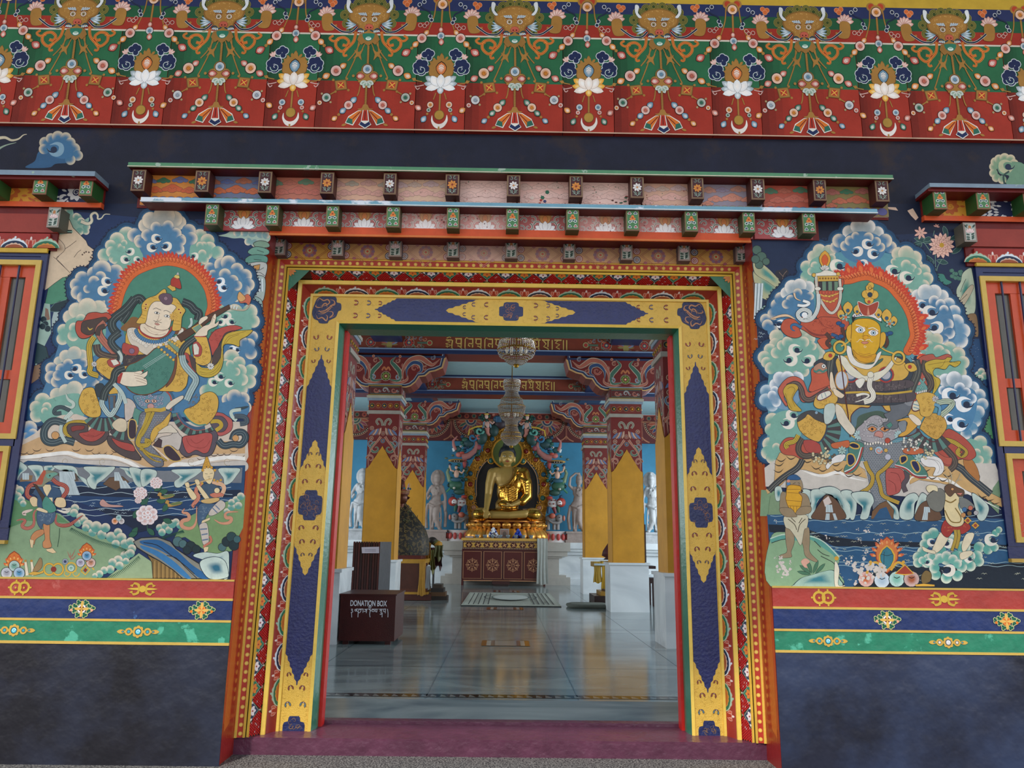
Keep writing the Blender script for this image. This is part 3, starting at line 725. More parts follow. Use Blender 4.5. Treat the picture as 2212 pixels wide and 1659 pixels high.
# ======================= cornices =======================
def bflower(b, x, y, w_, h_, kind):
 """painted face of a bracket block centred x,y (metres)"""
 if kind < 2:     # maroon ground with a rosette
  fc, cc = (('e6e0dc','c98a50') if kind == 0 else ('d98a3a','8a2c1c'))
  b.poly([(x-w_*.42,y-h_*.44),(x+w_*.42,y-h_*.44),(x+w_*.42,y+h_*.44),(x-w_*.42,y+h_*.44)], '4a2426', line='b09a70', lw=.004)
  for sg in (-1,1):
   for q in (.32,-.3): b.spiral(x+sg*w_*.2, y+q*h_, .018, .9, .008, '9fb4a4', pi/2, sg); b.spiral(x+sg*w_*.2, y+q*h_, .018, .9, .004, '2f5548', pi/2, sg)
   b.stroke([(x,y-h_*.4),(x+sg*w_*.3,y-h_*.2)], .004, '9fb4a4')
  for i in range(8): b.petal(x, y, w_*.36, w_*.2, i*pi/4+.2, fc, line='5a3a30', lw=.002)
  b.disc(x, y, w_*.08, cc, n=8)
 elif kind == 2:  # green ground
  b.poly([(x-w_*.42,y-h_*.44),(x+w_*.42,y-h_*.44),(x+w_*.42,y+h_*.44),(x-w_*.42,y+h_*.44)], '4c7d50', line='a09a60', lw=.004)
  for sg in (-1,1):
   for q, c in ((.32,'8a3040' if sg < 0 else '2a3a60'),(-.32,'2a3a60' if sg < 0 else 'a03a30')):
    for a in range(3): b.disc(x+sg*w_*.22+.009*cos(a*2.1+1.57), y+q*h_+.008*sin(a*2.1+1.57), .0095, 'd8dcd4', n=7)
    for a in range(3): b.disc(x+sg*w_*.22+.007*cos(a*2.1+1.57), y+q*h_+.006*sin(a*2.1+1.57), .006, c, n=7)
   b.disc(x+sg*w_*.2, y-h_*.09, .015, 'd8dcd4', n=8); b.disc(x+sg*w_*.2, y-h_*.09, .009, '26504a', n=8); b.disc(x+sg*w_*.05, y-h_*.05, .012, 'd8dcd4', n=8); b.disc(x+sg*w_*.05, y-h_*.05, .008, '26504a', n=8)
  for a in range(3): b.disc(x+.014*cos(a*2.1+1.57), y+.09*h_+.014*sin(a*2.1+1.57), .014, 'd9803a', n=8)
  b.disc(x, y+.1*h_, .008, 'a83a1c', n=8)
 else:            # grey ground with a lotus
  b.poly([(x-w_*.42,y-h_*.44),(x+w_*.42,y-h_*.44),(x+w_*.42,y+h_*.44),(x-w_*.42,y+h_*.44)], 'aab0a6', line='9a5a44', lw=.004)
  b.disc(x, y+h_*.24, w_*.12, 'b87a48', ry=h_*.12, n=10)
  for sg in (-1,1):
   b.petal(x+sg*w_*.22, y+h_*.22, .035, .016, pi/2-sg*.6, '2f4a40'); b.petal(x+sg*w_*.3, y+h_*.36, .02, .012, 0, '2f4a40')
   for q in (-.28,-.15,-.38): b.petal(x+sg*w_*.05, y+q*h_, .035, .016, pi/2-sg*1.2-q, '3a5248');
  for a in (-1.2,1.2,-.7,.7,0): b.petal(x, y-h_*.02, w_*.38, w_*.2, pi/2+a, 'ecd0cc', line='b08a88', lw=.002)
  b.stroke([(x,y-h_*.05),(x,y-h_*.42)], .004, 'dfe3da')
def block(par, x0, x1, y0, y1, Yf, Yb, kind, side):
 """bracket block whose front covers the pixels; slopes are measured"""
 A, B = fbox(x0, y0, x1, y1, Yf, Yb)
 b = MB(); b.box(A, B, side, {'f':'7a5a44' if kind != 3 else 'a08a80'})
 b.mp = pm((0,Yf,0),(1,0,0),(0,0,1),(0,-1,0)); bflower(b, (A[0]+B[0])/2, (A[2]+B[2])/2, B[0]-A[0], B[2]-A[2], kind)
 return b.build('bracket_block', WOOD, par)
def slopey(x, y0=0): return y0+(x-1100)*.0143   # rows tilt by the camera roll
def fade_glare(x, s=330, m=1.): return m*max(0, min(1, 1.25-abs(x-1140)/s))  # paleness around the centre: faded paint and painted glare
cor = thing('door_cornice', 'three-tiered painted wooden cornice of bracket blocks and panels above the doorway', 'cornice', (0,0,4.2))
def board(par, name, x0, x1, z0, z1, Yf, Yb, col, lo=None, lab=None, m=None, zs=None):
 b = MB(); b.box((x0,Yf,z0),(x1,Yf+.012,z1),col); bb = MB(); bb.box((x0,Yf+.012,zs if zs else z0),(x1,Yb,z1),'5e1714',{'l':'7a2a20','r':'7a2a20'}); bb.build('soffit', WOOD, par)
 if lo: b.box((x0-.002,Yf-.006,z0),(x1+.002,Yf,z0+lo[1]),lo[0])
 o = b.build(name, m or WOOD, par)
 if lab: o['label'] = lab
 return o
X0 = lambda x, Y: at(x, 380+(x-1100)*.0143, Y).x
T1f = dict(z0=az(373.5,-.19), z1=az(364,-.19)); T2f = dict(z0=az(448,-.19), z1=az(438.5,-.19))
FASC = mat('fascia_green', .5, noise=.12, bump=.1, patch=('9fb8a4',7,.62)); FASB = mat('fascia_blue', .5, noise=.1, bump=.1, patch=('dfe6ee',2.2,.56))
board(cor,'fascia_board', X0(275,-.19), X0(1930,-.19), T1f['z0'], T1f['z1'], -.19, .0, '4f8a62', ('cfc6ae',.008), 'green fascia board', FASC)
board(cor,'fascia_board', at(305,422,-.19).x, at(1895,453,-.19).x, T2f['z0'], T2f['z1'], -.19, .0, '6fa3b8', ('dfe3e0',.008), 'pale blue fascia board', FASB)
zo0, zo1 = az(516,-.04), az(506,-.04)
board(cor,'fascia_board', at(583,495,-.04).x, at(1621,510,-.04).x, zo0, max(zo1,4.235), -.04, .36, 'd9562a', ('d9773a',.018), 'orange fascia board', None, 4.215) if zo1 < 4.235 else board(cor,'fascia_board', at(583,495,-.04).x, at(1621,510,-.04).x, zo0, zo1, -.04, .36, 'd9562a', ('d9773a',.018), 'orange fascia board', None, 4.215)
zp1t, zp1b = az(395,0), T2f['z1']; zp2t, zp2b = az(455,0), zo1
b = MB(); b.box((at(300,420,0).x,-.01,T2f['z1']-.02),(at(1915,440,0).x,.02,T1f['z0']+.01),'6e1a16'); b.box((at(443,475,0).x,-.01,zo1-.0),(at(1765,470,0).x,.02,T2f['z0']+.01),'6e1a16'); b.box((-2.12,.33,4.07),(2.15,.38,4.22),'6e1a16')
b.build('backboard', WOOD, cor)
t1 = [(284,314),(421,452),(558,587),(692,721),(828,856),(962,992),(1095,1124),(1230,1259),(1362,1391),(1493,1520),(1622,1652),(1757,1785),(1891,1920)]
t2 = [(443,472),(574,602),(704,732),(834,864),(965,992),(1093,1121),(1223,1251),(1352,1381),(1479,1508),(1604,1631),(1733,1762)]
t3 = [(589,617),(716,742),(840,868),(965,992),(1091,1118),(1217,1243),(1341,1367),(1465,1491),(1589,1615)]
for i, (a, c) in enumerate(t1): block(cor, a, c, slopey(a,377)+1, slopey(a,424), -.16, .0, i % 2, '4e2722')
for i, (a, c) in enumerate(t2): block(cor, a, c, slopey(a,449), slopey(a,495), -.16, .0, 2, '444a2c')
for i, (a, c) in enumerate(t3): block(cor, a, c, slopey(a,519), slopey(a,558), .22, .34, 3, '5c4e56')
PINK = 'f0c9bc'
def cloudrow(b, x0, x1, z0, z1, cols, lc, rnd):
 W_ = x1-x0; H_ = z1-z0
 for (fx, fz, r, c) in ((.08,.8,.07,1),(.33,.82,.06,0),(.62,.85,.07,1),(.9,.8,.06,0),(.2,.5,.07,2),(.5,.55,.09,2),(.8,.5,.07,2),(.05,.35,.05,2)):
  cx, cz = x0+fx*W_, z0+fz*H_; c = cols[c]
  for dx, dz, k in ((-.9,-.1,.6),(.9,-.1,.6),(0,.35,.8),(-.45,.1,.7),(.45,.1,.7),(0,-.1,.9)):
   b.disc(cx+dx*r*.8, cz+dz*r*.6, r*k*.55+.003, lc, n=10, ry=r*k*.38+.003)
  for dx, dz, k in ((-.9,-.1,.6),(.9,-.1,.6),(0,.35,.8),(-.45,.1,.7),(.45,.1,.7),(0,-.1,.9)):
   b.disc(cx+dx*r*.8, cz+dz*r*.6, r*k*.55, c, n=10, ry=r*k*.38)
  b.spiral(cx-r*.3, cz-.003, r*.22, 1, .003, lc); b.spiral(cx+r*.3, cz-.003, r*.22, 1, .003, lc, pi, -1)
 n = 7
 for i in range(n):
  cx = x0+W_*(i+.5)/n; b.disc(cx, z0+H_*.16, W_/n*.62, cols[3], ry=H_*.13, n=12, line=lc, lw=.003)
 b.stroke([(x0+.02,z0+H_*.1),(x0+W_*.3,z0+H_*.2),(x0+W_*.5,z0+H_*.1),(x0+W_*.7,z0+H_*.2),(x1-.02,z0+H_*.1)], H_*.12, cols[3], sm=True)
rnd = random.Random(11)
for i in range(12):
 xa, xb = at(t1[i][1]+2, 415, 0).x, at(t1[i+1][0]+6, 415, 0).x
 xa -= .03; xb += .06
 b = MB(); b.box((xa,-.03,zp1b),(xb,-.01,zp1t),PINK)
 f = (.0,.0,.1,.5,.72,.97,.93,.9,.72,.3,.05,.0)[i]  # paleness, strongest mid-row: worn paint plus glare put into the colour
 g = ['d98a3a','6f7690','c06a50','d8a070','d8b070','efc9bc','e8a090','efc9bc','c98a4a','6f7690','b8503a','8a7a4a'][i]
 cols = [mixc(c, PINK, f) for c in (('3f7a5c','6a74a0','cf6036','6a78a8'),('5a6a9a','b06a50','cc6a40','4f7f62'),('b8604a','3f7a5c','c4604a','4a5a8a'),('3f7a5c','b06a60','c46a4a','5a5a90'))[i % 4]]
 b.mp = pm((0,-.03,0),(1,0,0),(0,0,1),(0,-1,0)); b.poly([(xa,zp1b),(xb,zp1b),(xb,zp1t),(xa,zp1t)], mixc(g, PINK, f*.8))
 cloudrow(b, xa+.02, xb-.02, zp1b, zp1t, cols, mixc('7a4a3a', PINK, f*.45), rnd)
 if f > .6:
  for k in range(26): b.disc(rnd.uniform(xa,xb), rnd.uniform(zp1b,zp1t), rnd.uniform(.002,.006), rnd.choice(('9a3a30','8a6a60','3f6a50')), n=5)
 if i == 6:
  for k in range(9): b.disc(xa+.25+rnd.gauss(0,.03), zp1b+.09+rnd.gauss(0,.045), rnd.uniform(.01,.02), rnd.choice(('b03020','3a3a6a','2f6a50','e8d0c0')), n=6)
 if i == 7:
  for k in range(16): b.disc(xb-.16+rnd.gauss(0,.06), zp1b+.1+rnd.gauss(0,.03), rnd.uniform(.006,.018), rnd.choice(('5a2a20','2f5a40','8a3a30')), n=6, ry=.007)
 o = b.build('painted_panel', WOOD, cor)
 if f > .6: o['label'] = 'faded pink cloud panel'
def lotuspanel(b, x0, x1, z0, z1, f):
 xc = (x0+x1)/2; H_ = z1-z0; W_ = x1-x0
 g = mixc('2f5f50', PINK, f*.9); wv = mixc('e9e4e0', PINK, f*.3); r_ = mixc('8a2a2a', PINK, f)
 for sg in (-1,1):
  for (dx, dz, r, a0) in ((.13,.4,.034,0),(.22,.6,.03,1),(.3,.3,.036,2),(.38,.55,.03,0),(.42,.25,.026,1),(.2,.2,.028,3),(.33,.8,.024,2),(.12,.78,.02,1),(.44,.8,.02,3)):
   x, z = xc+sg*dx*W_*1.05, z0+dz*H_; r *= 1.05
   b.spiral(x, z, r, 1.1, r*.62, wv, a0 if sg > 0 else pi-a0, sg); b.spiral(x, z, r, 1.1, r*.36, g if (dx*100) % 2 < 1.2 else r_, a0 if sg > 0 else pi-a0, sg)
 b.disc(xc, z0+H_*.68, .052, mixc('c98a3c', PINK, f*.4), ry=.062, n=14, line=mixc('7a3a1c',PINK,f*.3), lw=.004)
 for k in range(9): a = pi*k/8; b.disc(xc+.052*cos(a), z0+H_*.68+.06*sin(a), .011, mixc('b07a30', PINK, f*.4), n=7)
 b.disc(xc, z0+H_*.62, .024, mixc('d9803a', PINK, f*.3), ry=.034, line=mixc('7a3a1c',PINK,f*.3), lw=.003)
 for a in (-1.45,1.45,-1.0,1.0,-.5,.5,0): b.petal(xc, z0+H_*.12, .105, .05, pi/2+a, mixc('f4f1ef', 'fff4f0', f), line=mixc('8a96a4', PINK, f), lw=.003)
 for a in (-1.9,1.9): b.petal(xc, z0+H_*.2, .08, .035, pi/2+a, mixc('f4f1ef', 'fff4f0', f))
for i in range(10):
 xa, xb = at(t2[i][1], 480, 0).x-.02, at(t2[i+1][0]+8, 480, 0).x+.04
 f = (.1,.2,.3,.85,.95,.25,.85,.65,.25,.12)[i]  # paler middle panels: part paint loss, part glare coloured in
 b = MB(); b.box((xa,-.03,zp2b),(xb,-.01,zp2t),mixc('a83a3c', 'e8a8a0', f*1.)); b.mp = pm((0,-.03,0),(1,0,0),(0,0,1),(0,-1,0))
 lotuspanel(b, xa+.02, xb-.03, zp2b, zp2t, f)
 if f > .6:
  for k in range(40): b.disc(rnd.uniform(xa,xb), rnd.uniform(zp2b,zp2t), rnd.uniform(.002,.006), rnd.choice(('9a3a30','7a5a58','5a2a30')), n=5)
 b.build('painted_panel', WOOD, cor)
zp3t, zp3b = 4.215, 4.07
def rosette(b, x, z, r, pet, ring, core):
 b.disc(x, z, r, ring, n=18);
 for k in range(12): b.disc(x+r*.68*cos(k*pi/6), z+r*.68*sin(k*pi/6), r*.14, pet, n=7)
 for k in range(8): b.disc(x+r*.32*cos(k*pi/4), z+r*.32*sin(k*pi/4), r*.1, pet, n=6)
 b.disc(x, z, r*.2, core, n=8)
for i in range(8):
 xa, xb = at(t3[i][1], 545, .33).x-.02, at(t3[i+1][0]+6, 545, .33).x+.03
 f = (.0,.15,.5,.85,.45,.35,.2,.05)[i]  # paleness here too mixes real fading with painted glare
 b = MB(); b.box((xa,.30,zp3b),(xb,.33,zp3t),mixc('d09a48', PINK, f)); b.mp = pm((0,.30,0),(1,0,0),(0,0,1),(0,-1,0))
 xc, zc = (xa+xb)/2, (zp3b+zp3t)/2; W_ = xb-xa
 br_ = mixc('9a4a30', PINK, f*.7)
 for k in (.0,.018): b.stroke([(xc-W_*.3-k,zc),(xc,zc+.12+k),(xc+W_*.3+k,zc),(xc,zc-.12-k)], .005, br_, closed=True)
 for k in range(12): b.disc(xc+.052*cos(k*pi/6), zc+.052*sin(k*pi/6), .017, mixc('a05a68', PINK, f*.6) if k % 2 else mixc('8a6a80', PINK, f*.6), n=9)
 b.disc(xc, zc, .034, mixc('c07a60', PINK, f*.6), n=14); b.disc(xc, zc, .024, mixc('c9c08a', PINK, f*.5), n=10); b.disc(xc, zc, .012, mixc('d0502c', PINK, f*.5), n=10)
 for sg in (-1,1):
  for sz in (-1,1):
   wr = (sg*sz > 0) == (i % 2 == 0)
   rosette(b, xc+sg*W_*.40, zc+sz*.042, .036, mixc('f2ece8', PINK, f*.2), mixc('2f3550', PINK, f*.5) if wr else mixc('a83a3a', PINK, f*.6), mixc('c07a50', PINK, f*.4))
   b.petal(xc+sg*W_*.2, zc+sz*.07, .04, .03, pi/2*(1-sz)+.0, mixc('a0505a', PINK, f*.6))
 b.build('painted_panel', WOOD, cor)
# ======================= frieze =======================
fr = thing('frieze', 'long painted frieze of dragon masks, jewels and lotuses across the top of the wall', 'frieze', (0,0,5.2))
YF = -.05
zA = az(285,YF); zG = az(181,YF); zW0, zW1 = az(82,YF), az(78.5,YF); zR = az(52,YF); zN = az(27,YF); zTop = 6.9
seams = [-195,-85,23,239,350,569,679,895,1003,1216,1327,1541,1647,1863,1970,2188,2300,2420]
sx_ = [at(s, 275+(s-1100)*.0143, YF).x for s in seams]; sx_[0] = -6.2; sx_[-1] = 6.2
FRM = mat('frieze_paint', .5, noise=.12, bump=.12, nscale=5, spec=.2)
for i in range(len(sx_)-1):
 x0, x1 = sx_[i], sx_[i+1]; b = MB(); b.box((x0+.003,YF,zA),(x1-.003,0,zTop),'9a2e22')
 b.mp = pm((0,YF,0),(1,0,0),(0,0,1),(0,-1,0))
 n = 14
 for k in range(n):
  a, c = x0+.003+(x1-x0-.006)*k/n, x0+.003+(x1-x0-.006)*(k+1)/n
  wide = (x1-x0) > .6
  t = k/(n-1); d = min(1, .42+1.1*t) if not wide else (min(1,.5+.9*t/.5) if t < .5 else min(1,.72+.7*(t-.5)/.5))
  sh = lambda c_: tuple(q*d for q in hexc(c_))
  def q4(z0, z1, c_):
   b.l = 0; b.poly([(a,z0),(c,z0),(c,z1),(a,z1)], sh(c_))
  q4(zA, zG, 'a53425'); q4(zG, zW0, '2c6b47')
 b.l = .0001
 for z0, z1, c_ in ((zW0,zW1,'d8cfc0'),(zW1,zR,'a03226'),(zR,zN,'245a3c'),(zN,az(2,YF),'2a3560'),(az(2,YF),zTop,'c9a63c')): b.poly([(x0,z0),(x1,z0),(x1,z1),(x0,z1)], c_)
 b.poly([(x0,zA),(x1,zA),(x1,zA+.012),(x0,zA+.012)], 'c9a890')
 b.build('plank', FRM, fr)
GOL = 'a97b3c'
def bead(b, x, y, r, c, kind=0, ang=0):
 """kind 0 round bead with spiral, 1 pointed bead"""
 lt = mixc(c, 'f6ece4', .6)
 if kind == 0:
  b.disc(x, y, r*1.13, '33201a', n=16); b.disc(x, y, r, lt, mid=c, n=16); b.spiral(x, y, r*.45, 1.6, r*.1, '40302a', n=16)
 else:
  b.petal(x-r*1.25*cos(ang), y-r*1.25*sin(ang), r*2.75, r*2.05, ang, '33201a'); b.petal(x-r*1.1*cos(ang), y-r*1.1*sin(ang), r*2.4, r*1.8, ang, c, mid=lt)
  for q in (.1,.5): b.stroke([(x+r*(q*cos(ang)-.45*sin(ang)),y+r*(q*sin(ang)+.45*cos(ang))),(x+r*((q+.3)*cos(ang)),y+r*((q+.3)*sin(ang))),(x+r*(q*cos(ang)+.45*sin(ang)),y+r*(q*sin(ang)-.45*cos(ang)))], r*.14, 'f2e8e0')
PK, OR, BL_, GR_, RD_ = 'c86a58','d9862c','6a93ac','2f6f58','b8452c'
def chain(b, pts, w_=9): b.stroke(pts, w_, '7a5a2c', sm=True); b.stroke(pts, w_*.7, GOL, sm=True)
def dragon(b, k):
 b.frame(980, 0, 3.174); X = 420
 b.step = 1.2e-5
 def two(f):
  f(1); f(-1)
 M = lambda sg, pts: [(X+sg*(x-X) , y) for x, y in P(pts)]
 for sg in (-1,1):
  for (x, y, r) in ((560,70,34),(590,120,30),(575,180,30),(550,225,26),(500,45,34),(450,28,30)):
   x = X+sg*(x-X)
   b.disc(x, y, r, '3a4a24', n=16)
   for q in (1,.72,.44): b.stroke([(x+r*q*cos(a*.6), y+r*q*sin(a*.6)) for a in range(11)], 3, 'a8964a', closed=True)
  b.stroke(M(sg,'905,130 880,180 820,195 760,185'), 9, '24304e', sm=True) if False else None
  for a in range(7): b.petal(X+sg*(712-X), 120, 62, 30, pi+.15+a*(pi-.3)/6, 'dba79c', mid='f2dcd4', line='7a4a40', lw=1.5)
  b.poly(M(sg,'680,115 735,118 745,165 725,225 660,222 668,180'), GOL, sm=3, line='7a5a2c'); b.stroke(M(sg,'690,180 660,195 640,190'), 14, GOL, sm=True)
  b.stroke(M(sg,'770,20 730,60 800,95 850,130 835,190'), 13, 'd8d4cc', sm=True) if False else None
  for (x, y) in ((790,30),(760,50),(835,130),(845,155)): b.disc(X+sg*(x-X), y, 15, 'cfd4d8', n=10)
  for (x, y) in ((790,30),(760,50),(835,130),(845,155)): b.disc(X+sg*(x-X), y, 11, '232c48', n=10)
  b.stroke(M(sg,'765,60 790,80 830,100 842,140'), 10, '232c48', sm=True)
  for (x, y) in ((660,35),(690,28),(675,50)): b.disc(X+sg*(x-X), y, 17, 'cf6a38', n=9, line='e8b08a', lw=2)
  for (x, y) in ((770,190),(800,195),(815,178)): b.disc(X+sg*(x-X), y, 13, '8a2a24', n=9, line='e8d8cc', lw=2.5)
  b.stroke(M(sg,'500,200 540,235 600,235 650,205 682,180'), 14, 'd8dce0', sm=True); b.stroke(M(sg,'500,200 540,235 600,235 650,205 682,180'), 10, '1d2638', sm=True)
  for a in range(5): b.petal(X+sg*(505-X), 185, 78, 17, (0 if sg > 0 else pi)+sg*(-.75+.3*a), '8fb0c4', mid='e4ecf0', line='20303c', lw=1.5)
  for wd, c in ((20,'d0a04a'),(14,'a8381c'),(6,'e08a3c')):
   b.stroke(M(sg,'508,235 520,300 560,345 600,370 640,335 635,290 590,275 555,300 565,330 595,325'), wd, c, sm=True)
   b.stroke(M(sg,'560,350 585,380 580,400 560,395'), wd*.8, c, sm=True); b.stroke(M(sg,'620,290 660,300 685,280 660,262'), wd*.8, c, sm=True)
  chain(b, M(sg,'470,300 510,380 555,435'), 9); chain(b, M(sg,'485,300 500,400 535,490 565,555'), 9); chain(b, M(sg,'440,310 470,380'), 7)
  b.poly(M(sg,'450,350 480,375 515,360 500,390 520,420 485,405 460,432 468,392'), GOL, line='7a5a2c')
  c1 = OR if k % 2 == 0 else PK; c2 = PK if k % 2 == 0 else OR
  an = 0 if sg > 0 else pi
  bead(b, X+sg*(583-X), 468, 22, c1, 1, an+sg*.6); bead(b, X+sg*(632-X), 503, 36, c2); bead(b, X+sg*(695-X), 537, 24, c1, 1, an+sg*.5)
  chain(b, M(sg,'728,555 760,570 800,578'), 8); b.disc(X+sg*(745-X), 562, 12, GOL, n=8)
  b.poly(M(sg,'560,562 640,570 628,640 548,632'), '7a5a2c'); b.poly(M(sg,'565,567 634,575 623,634 554,627'), GOL); b.poly(M(sg,'577,578 620,583 613,623 568,618'), 'b8382a')
  b.stroke(M(sg,'580,582 610,620'), 6, 'e8b04a'); b.stroke(M(sg,'616,586 572,616'), 6, 'e8b04a')
  for x, y in ((556,558),(648,566),(630,646),(542,636)): b.disc(X+sg*(x-X), y, 9, GOL, n=8)
  chain(b, M(sg,'630,645 665,665'), 9)
  bead(b, X+sg*(690-X), 686, 29, GR_ if k % 2 == 0 else 'a0acb8'); bead(b, X+sg*(735-X), 722, 15, OR if k % 2 == 0 else PK); bead(b, X+sg*(778-X), 755, 21, PK if k % 2 == 0 else OR, 1, an+sg*.6)
  for x, y in ((660,718),(722,660)): b.disc(X+sg*(x-X), y, 8, 'b09a70', n=7)
  chain(b, M(sg,'462,600 470,650 480,675'), 9)
  cc = (BL_, PK, BL_, OR) if k % 2 == 0 else (GR_, OR, GR_, BL_)
  bead(b, X+sg*(502-X), 702, 22, cc[0], 1, an+sg*.8); bead(b, X+sg*(537-X), 738, 29, cc[1]); bead(b, X+sg*(572-X), 775, 21, cc[2], 1, an+sg*.7); b.disc(X+sg*(600-X), 803, 10, GOL, n=8); bead(b, X+sg*(627-X), 828, 19, cc[3], 1, an+sg*.6)
  b.petal(X+sg*(545-X), 868, 36, 16, an+sg*.3, GOL)
  b.poly(M(sg,'440,772 470,775 535,815 555,860 500,878 485,850'), 'e8e4da'); b.poly(M(sg,'440,775 470,780 530,820 545,858 503,870 488,845'), 'd9762c'); b.poly(M(sg,'505,835 535,825 549,857 503,871'), '2f6a58'); b.stroke(M(sg,'455,785 505,835'), 6, '7a1c14')
 b.poly([(X+x-420, y) for x, y in P('330,60 420,40 510,60 560,110 545,160 500,185 480,235 425,270 360,235 340,190 290,160 280,110')], '8a6430', sm=3)
 b.poly([(X+x-420, y) for x, y in P('338,66 420,48 502,66 548,110 535,152 492,178 472,228 423,258 368,228 348,182 300,152 292,110')], GOL, sm=3)
 rr = random.Random(5)
 for q in range(70): a, r_ = rr.random()*6.28, rr.random()**.5; b.disc(X+r_*110*cos(a), 125+r_*70*sin(a), 4, 'c49a58', n=5)
 for sg in (-1,1):
  b.poly(M(sg,'535,105 560,80 575,25 560,15 570,60 545,100'), 'e4e6e6', sm=3, line='5a6a74')
  b.poly(M(sg,'550,30 562,15 578,20 578,70 555,105 535,100 558,70'), 'dfe4e8', sm=3, line='50606a')
  b.disc(X+sg*(456-X), 150, 20, 'e6dcd0', ry=18, line='6a2c20', lw=3); b.disc(X+sg*(456-X), 150, 11, 'b9a070', line='20160f', lw=2.5); b.disc(X+sg*(456-X), 151, 5, '120d0a')
  b.stroke(M(sg,'432,132 458,122 482,130'), 5, '5a2a1c')
  for a in range(4): b.petal(X+sg*(438+a*11-X), 128-a*2, 30, 12, (-pi/2)+sg*(.5+.18*a), 'dfe8ee', mid='7a94a8', line='20303c', lw=1.2)
  b.stroke(M(sg,'430,222 450,232 475,215 500,225'), 9, '2a4450', sm=True)
  for a in range(4): b.petal(X+sg*(455+a*9-X), 225, 20, 8, pi/2-sg*(.2+.2*a), 'c9dce4')
 b.poly([(X+x-422, y) for x, y in P('400,190 422,182 446,190 452,210 438,222 422,215 408,222 394,210')], 'c4604c', sm=3, line='6a201a')
 b.disc(X-10, 207, 5, '5a1410'); b.disc(X+12, 207, 5, '5a1410')
 b.poly([(X+x-422, y) for x, y in P('360,250 480,250 500,290 470,325 450,310 422,335 395,312 375,325 345,290')], '9a7038')
 b.poly([(X+x-422, y) for x, y in P('385,250 460,250 452,285 422,300 392,285')], '2f7a62', sm=2); b.disc(X, 282, 20, 'e4eae4', ry=12); b.disc(X, 276, 15, '9fc4b0', ry=8)
 b.stroke([(X+2,330),(X+4,460)], 15, '7a5a2c');
 for q in range(12): b.stroke([(X-3,334+q*11),(X+9,342+q*11)], 7, GOL)
 for x, y, r in ((0,495,42),(-42,540,36),(42,540,36),(0,560,36)): b.disc(X+x+2, y, r, '7a5a2c')
 for x, y, r in ((0,495,38),(-42,540,32),(42,540,32),(0,560,32)): b.disc(X+x+2, y, r, GOL)
 for x, y in ((-92,538),(96,538),(-48,575),(52,575)): b.disc(X+x, y, 10, GOL, n=8)
 bead(b, X+2, 492, 30, BL_, 0); bead(b, X-40, 540, 24, 'c05a4a', 1, pi); bead(b, X+44, 540, 24, 'c05a4a', 1, 0)
 for a in (-.9,.9,-.35,.35): b.petal(X+2, 575, 52, 34, pi/2+a*1.3, 'd8dcd4', mid='8fb09a', line='5a6a5c', lw=1.5)
 b.stroke([(X,605),(X,740)], 15, '7a5a2c')
 for q in range(12): b.stroke([(X-5,610+q*11),(X+6,616+q*11)], 7, GOL)
 b.poly([(X+x-418, y) for x, y in P('405,735 430,735 445,760 470,765 440,775 395,775 365,765 392,758')], GOL, sm=2)
 b.poly([(X+x-422, y) for x, y in P('405,772 440,772 452,850 468,872 425,900 380,872 395,850')], 'e8e4da'); b.poly([(X+x-422, y) for x, y in P('410,772 435,772 445,845 400,845')], 'b83a2a')
 b.poly([(X+x-422, y) for x, y in P('396,850 424,868 452,850 462,870 425,893 386,870')], '22305a'); b.stroke([(X,780),(X,838)], 6, '5a1410')
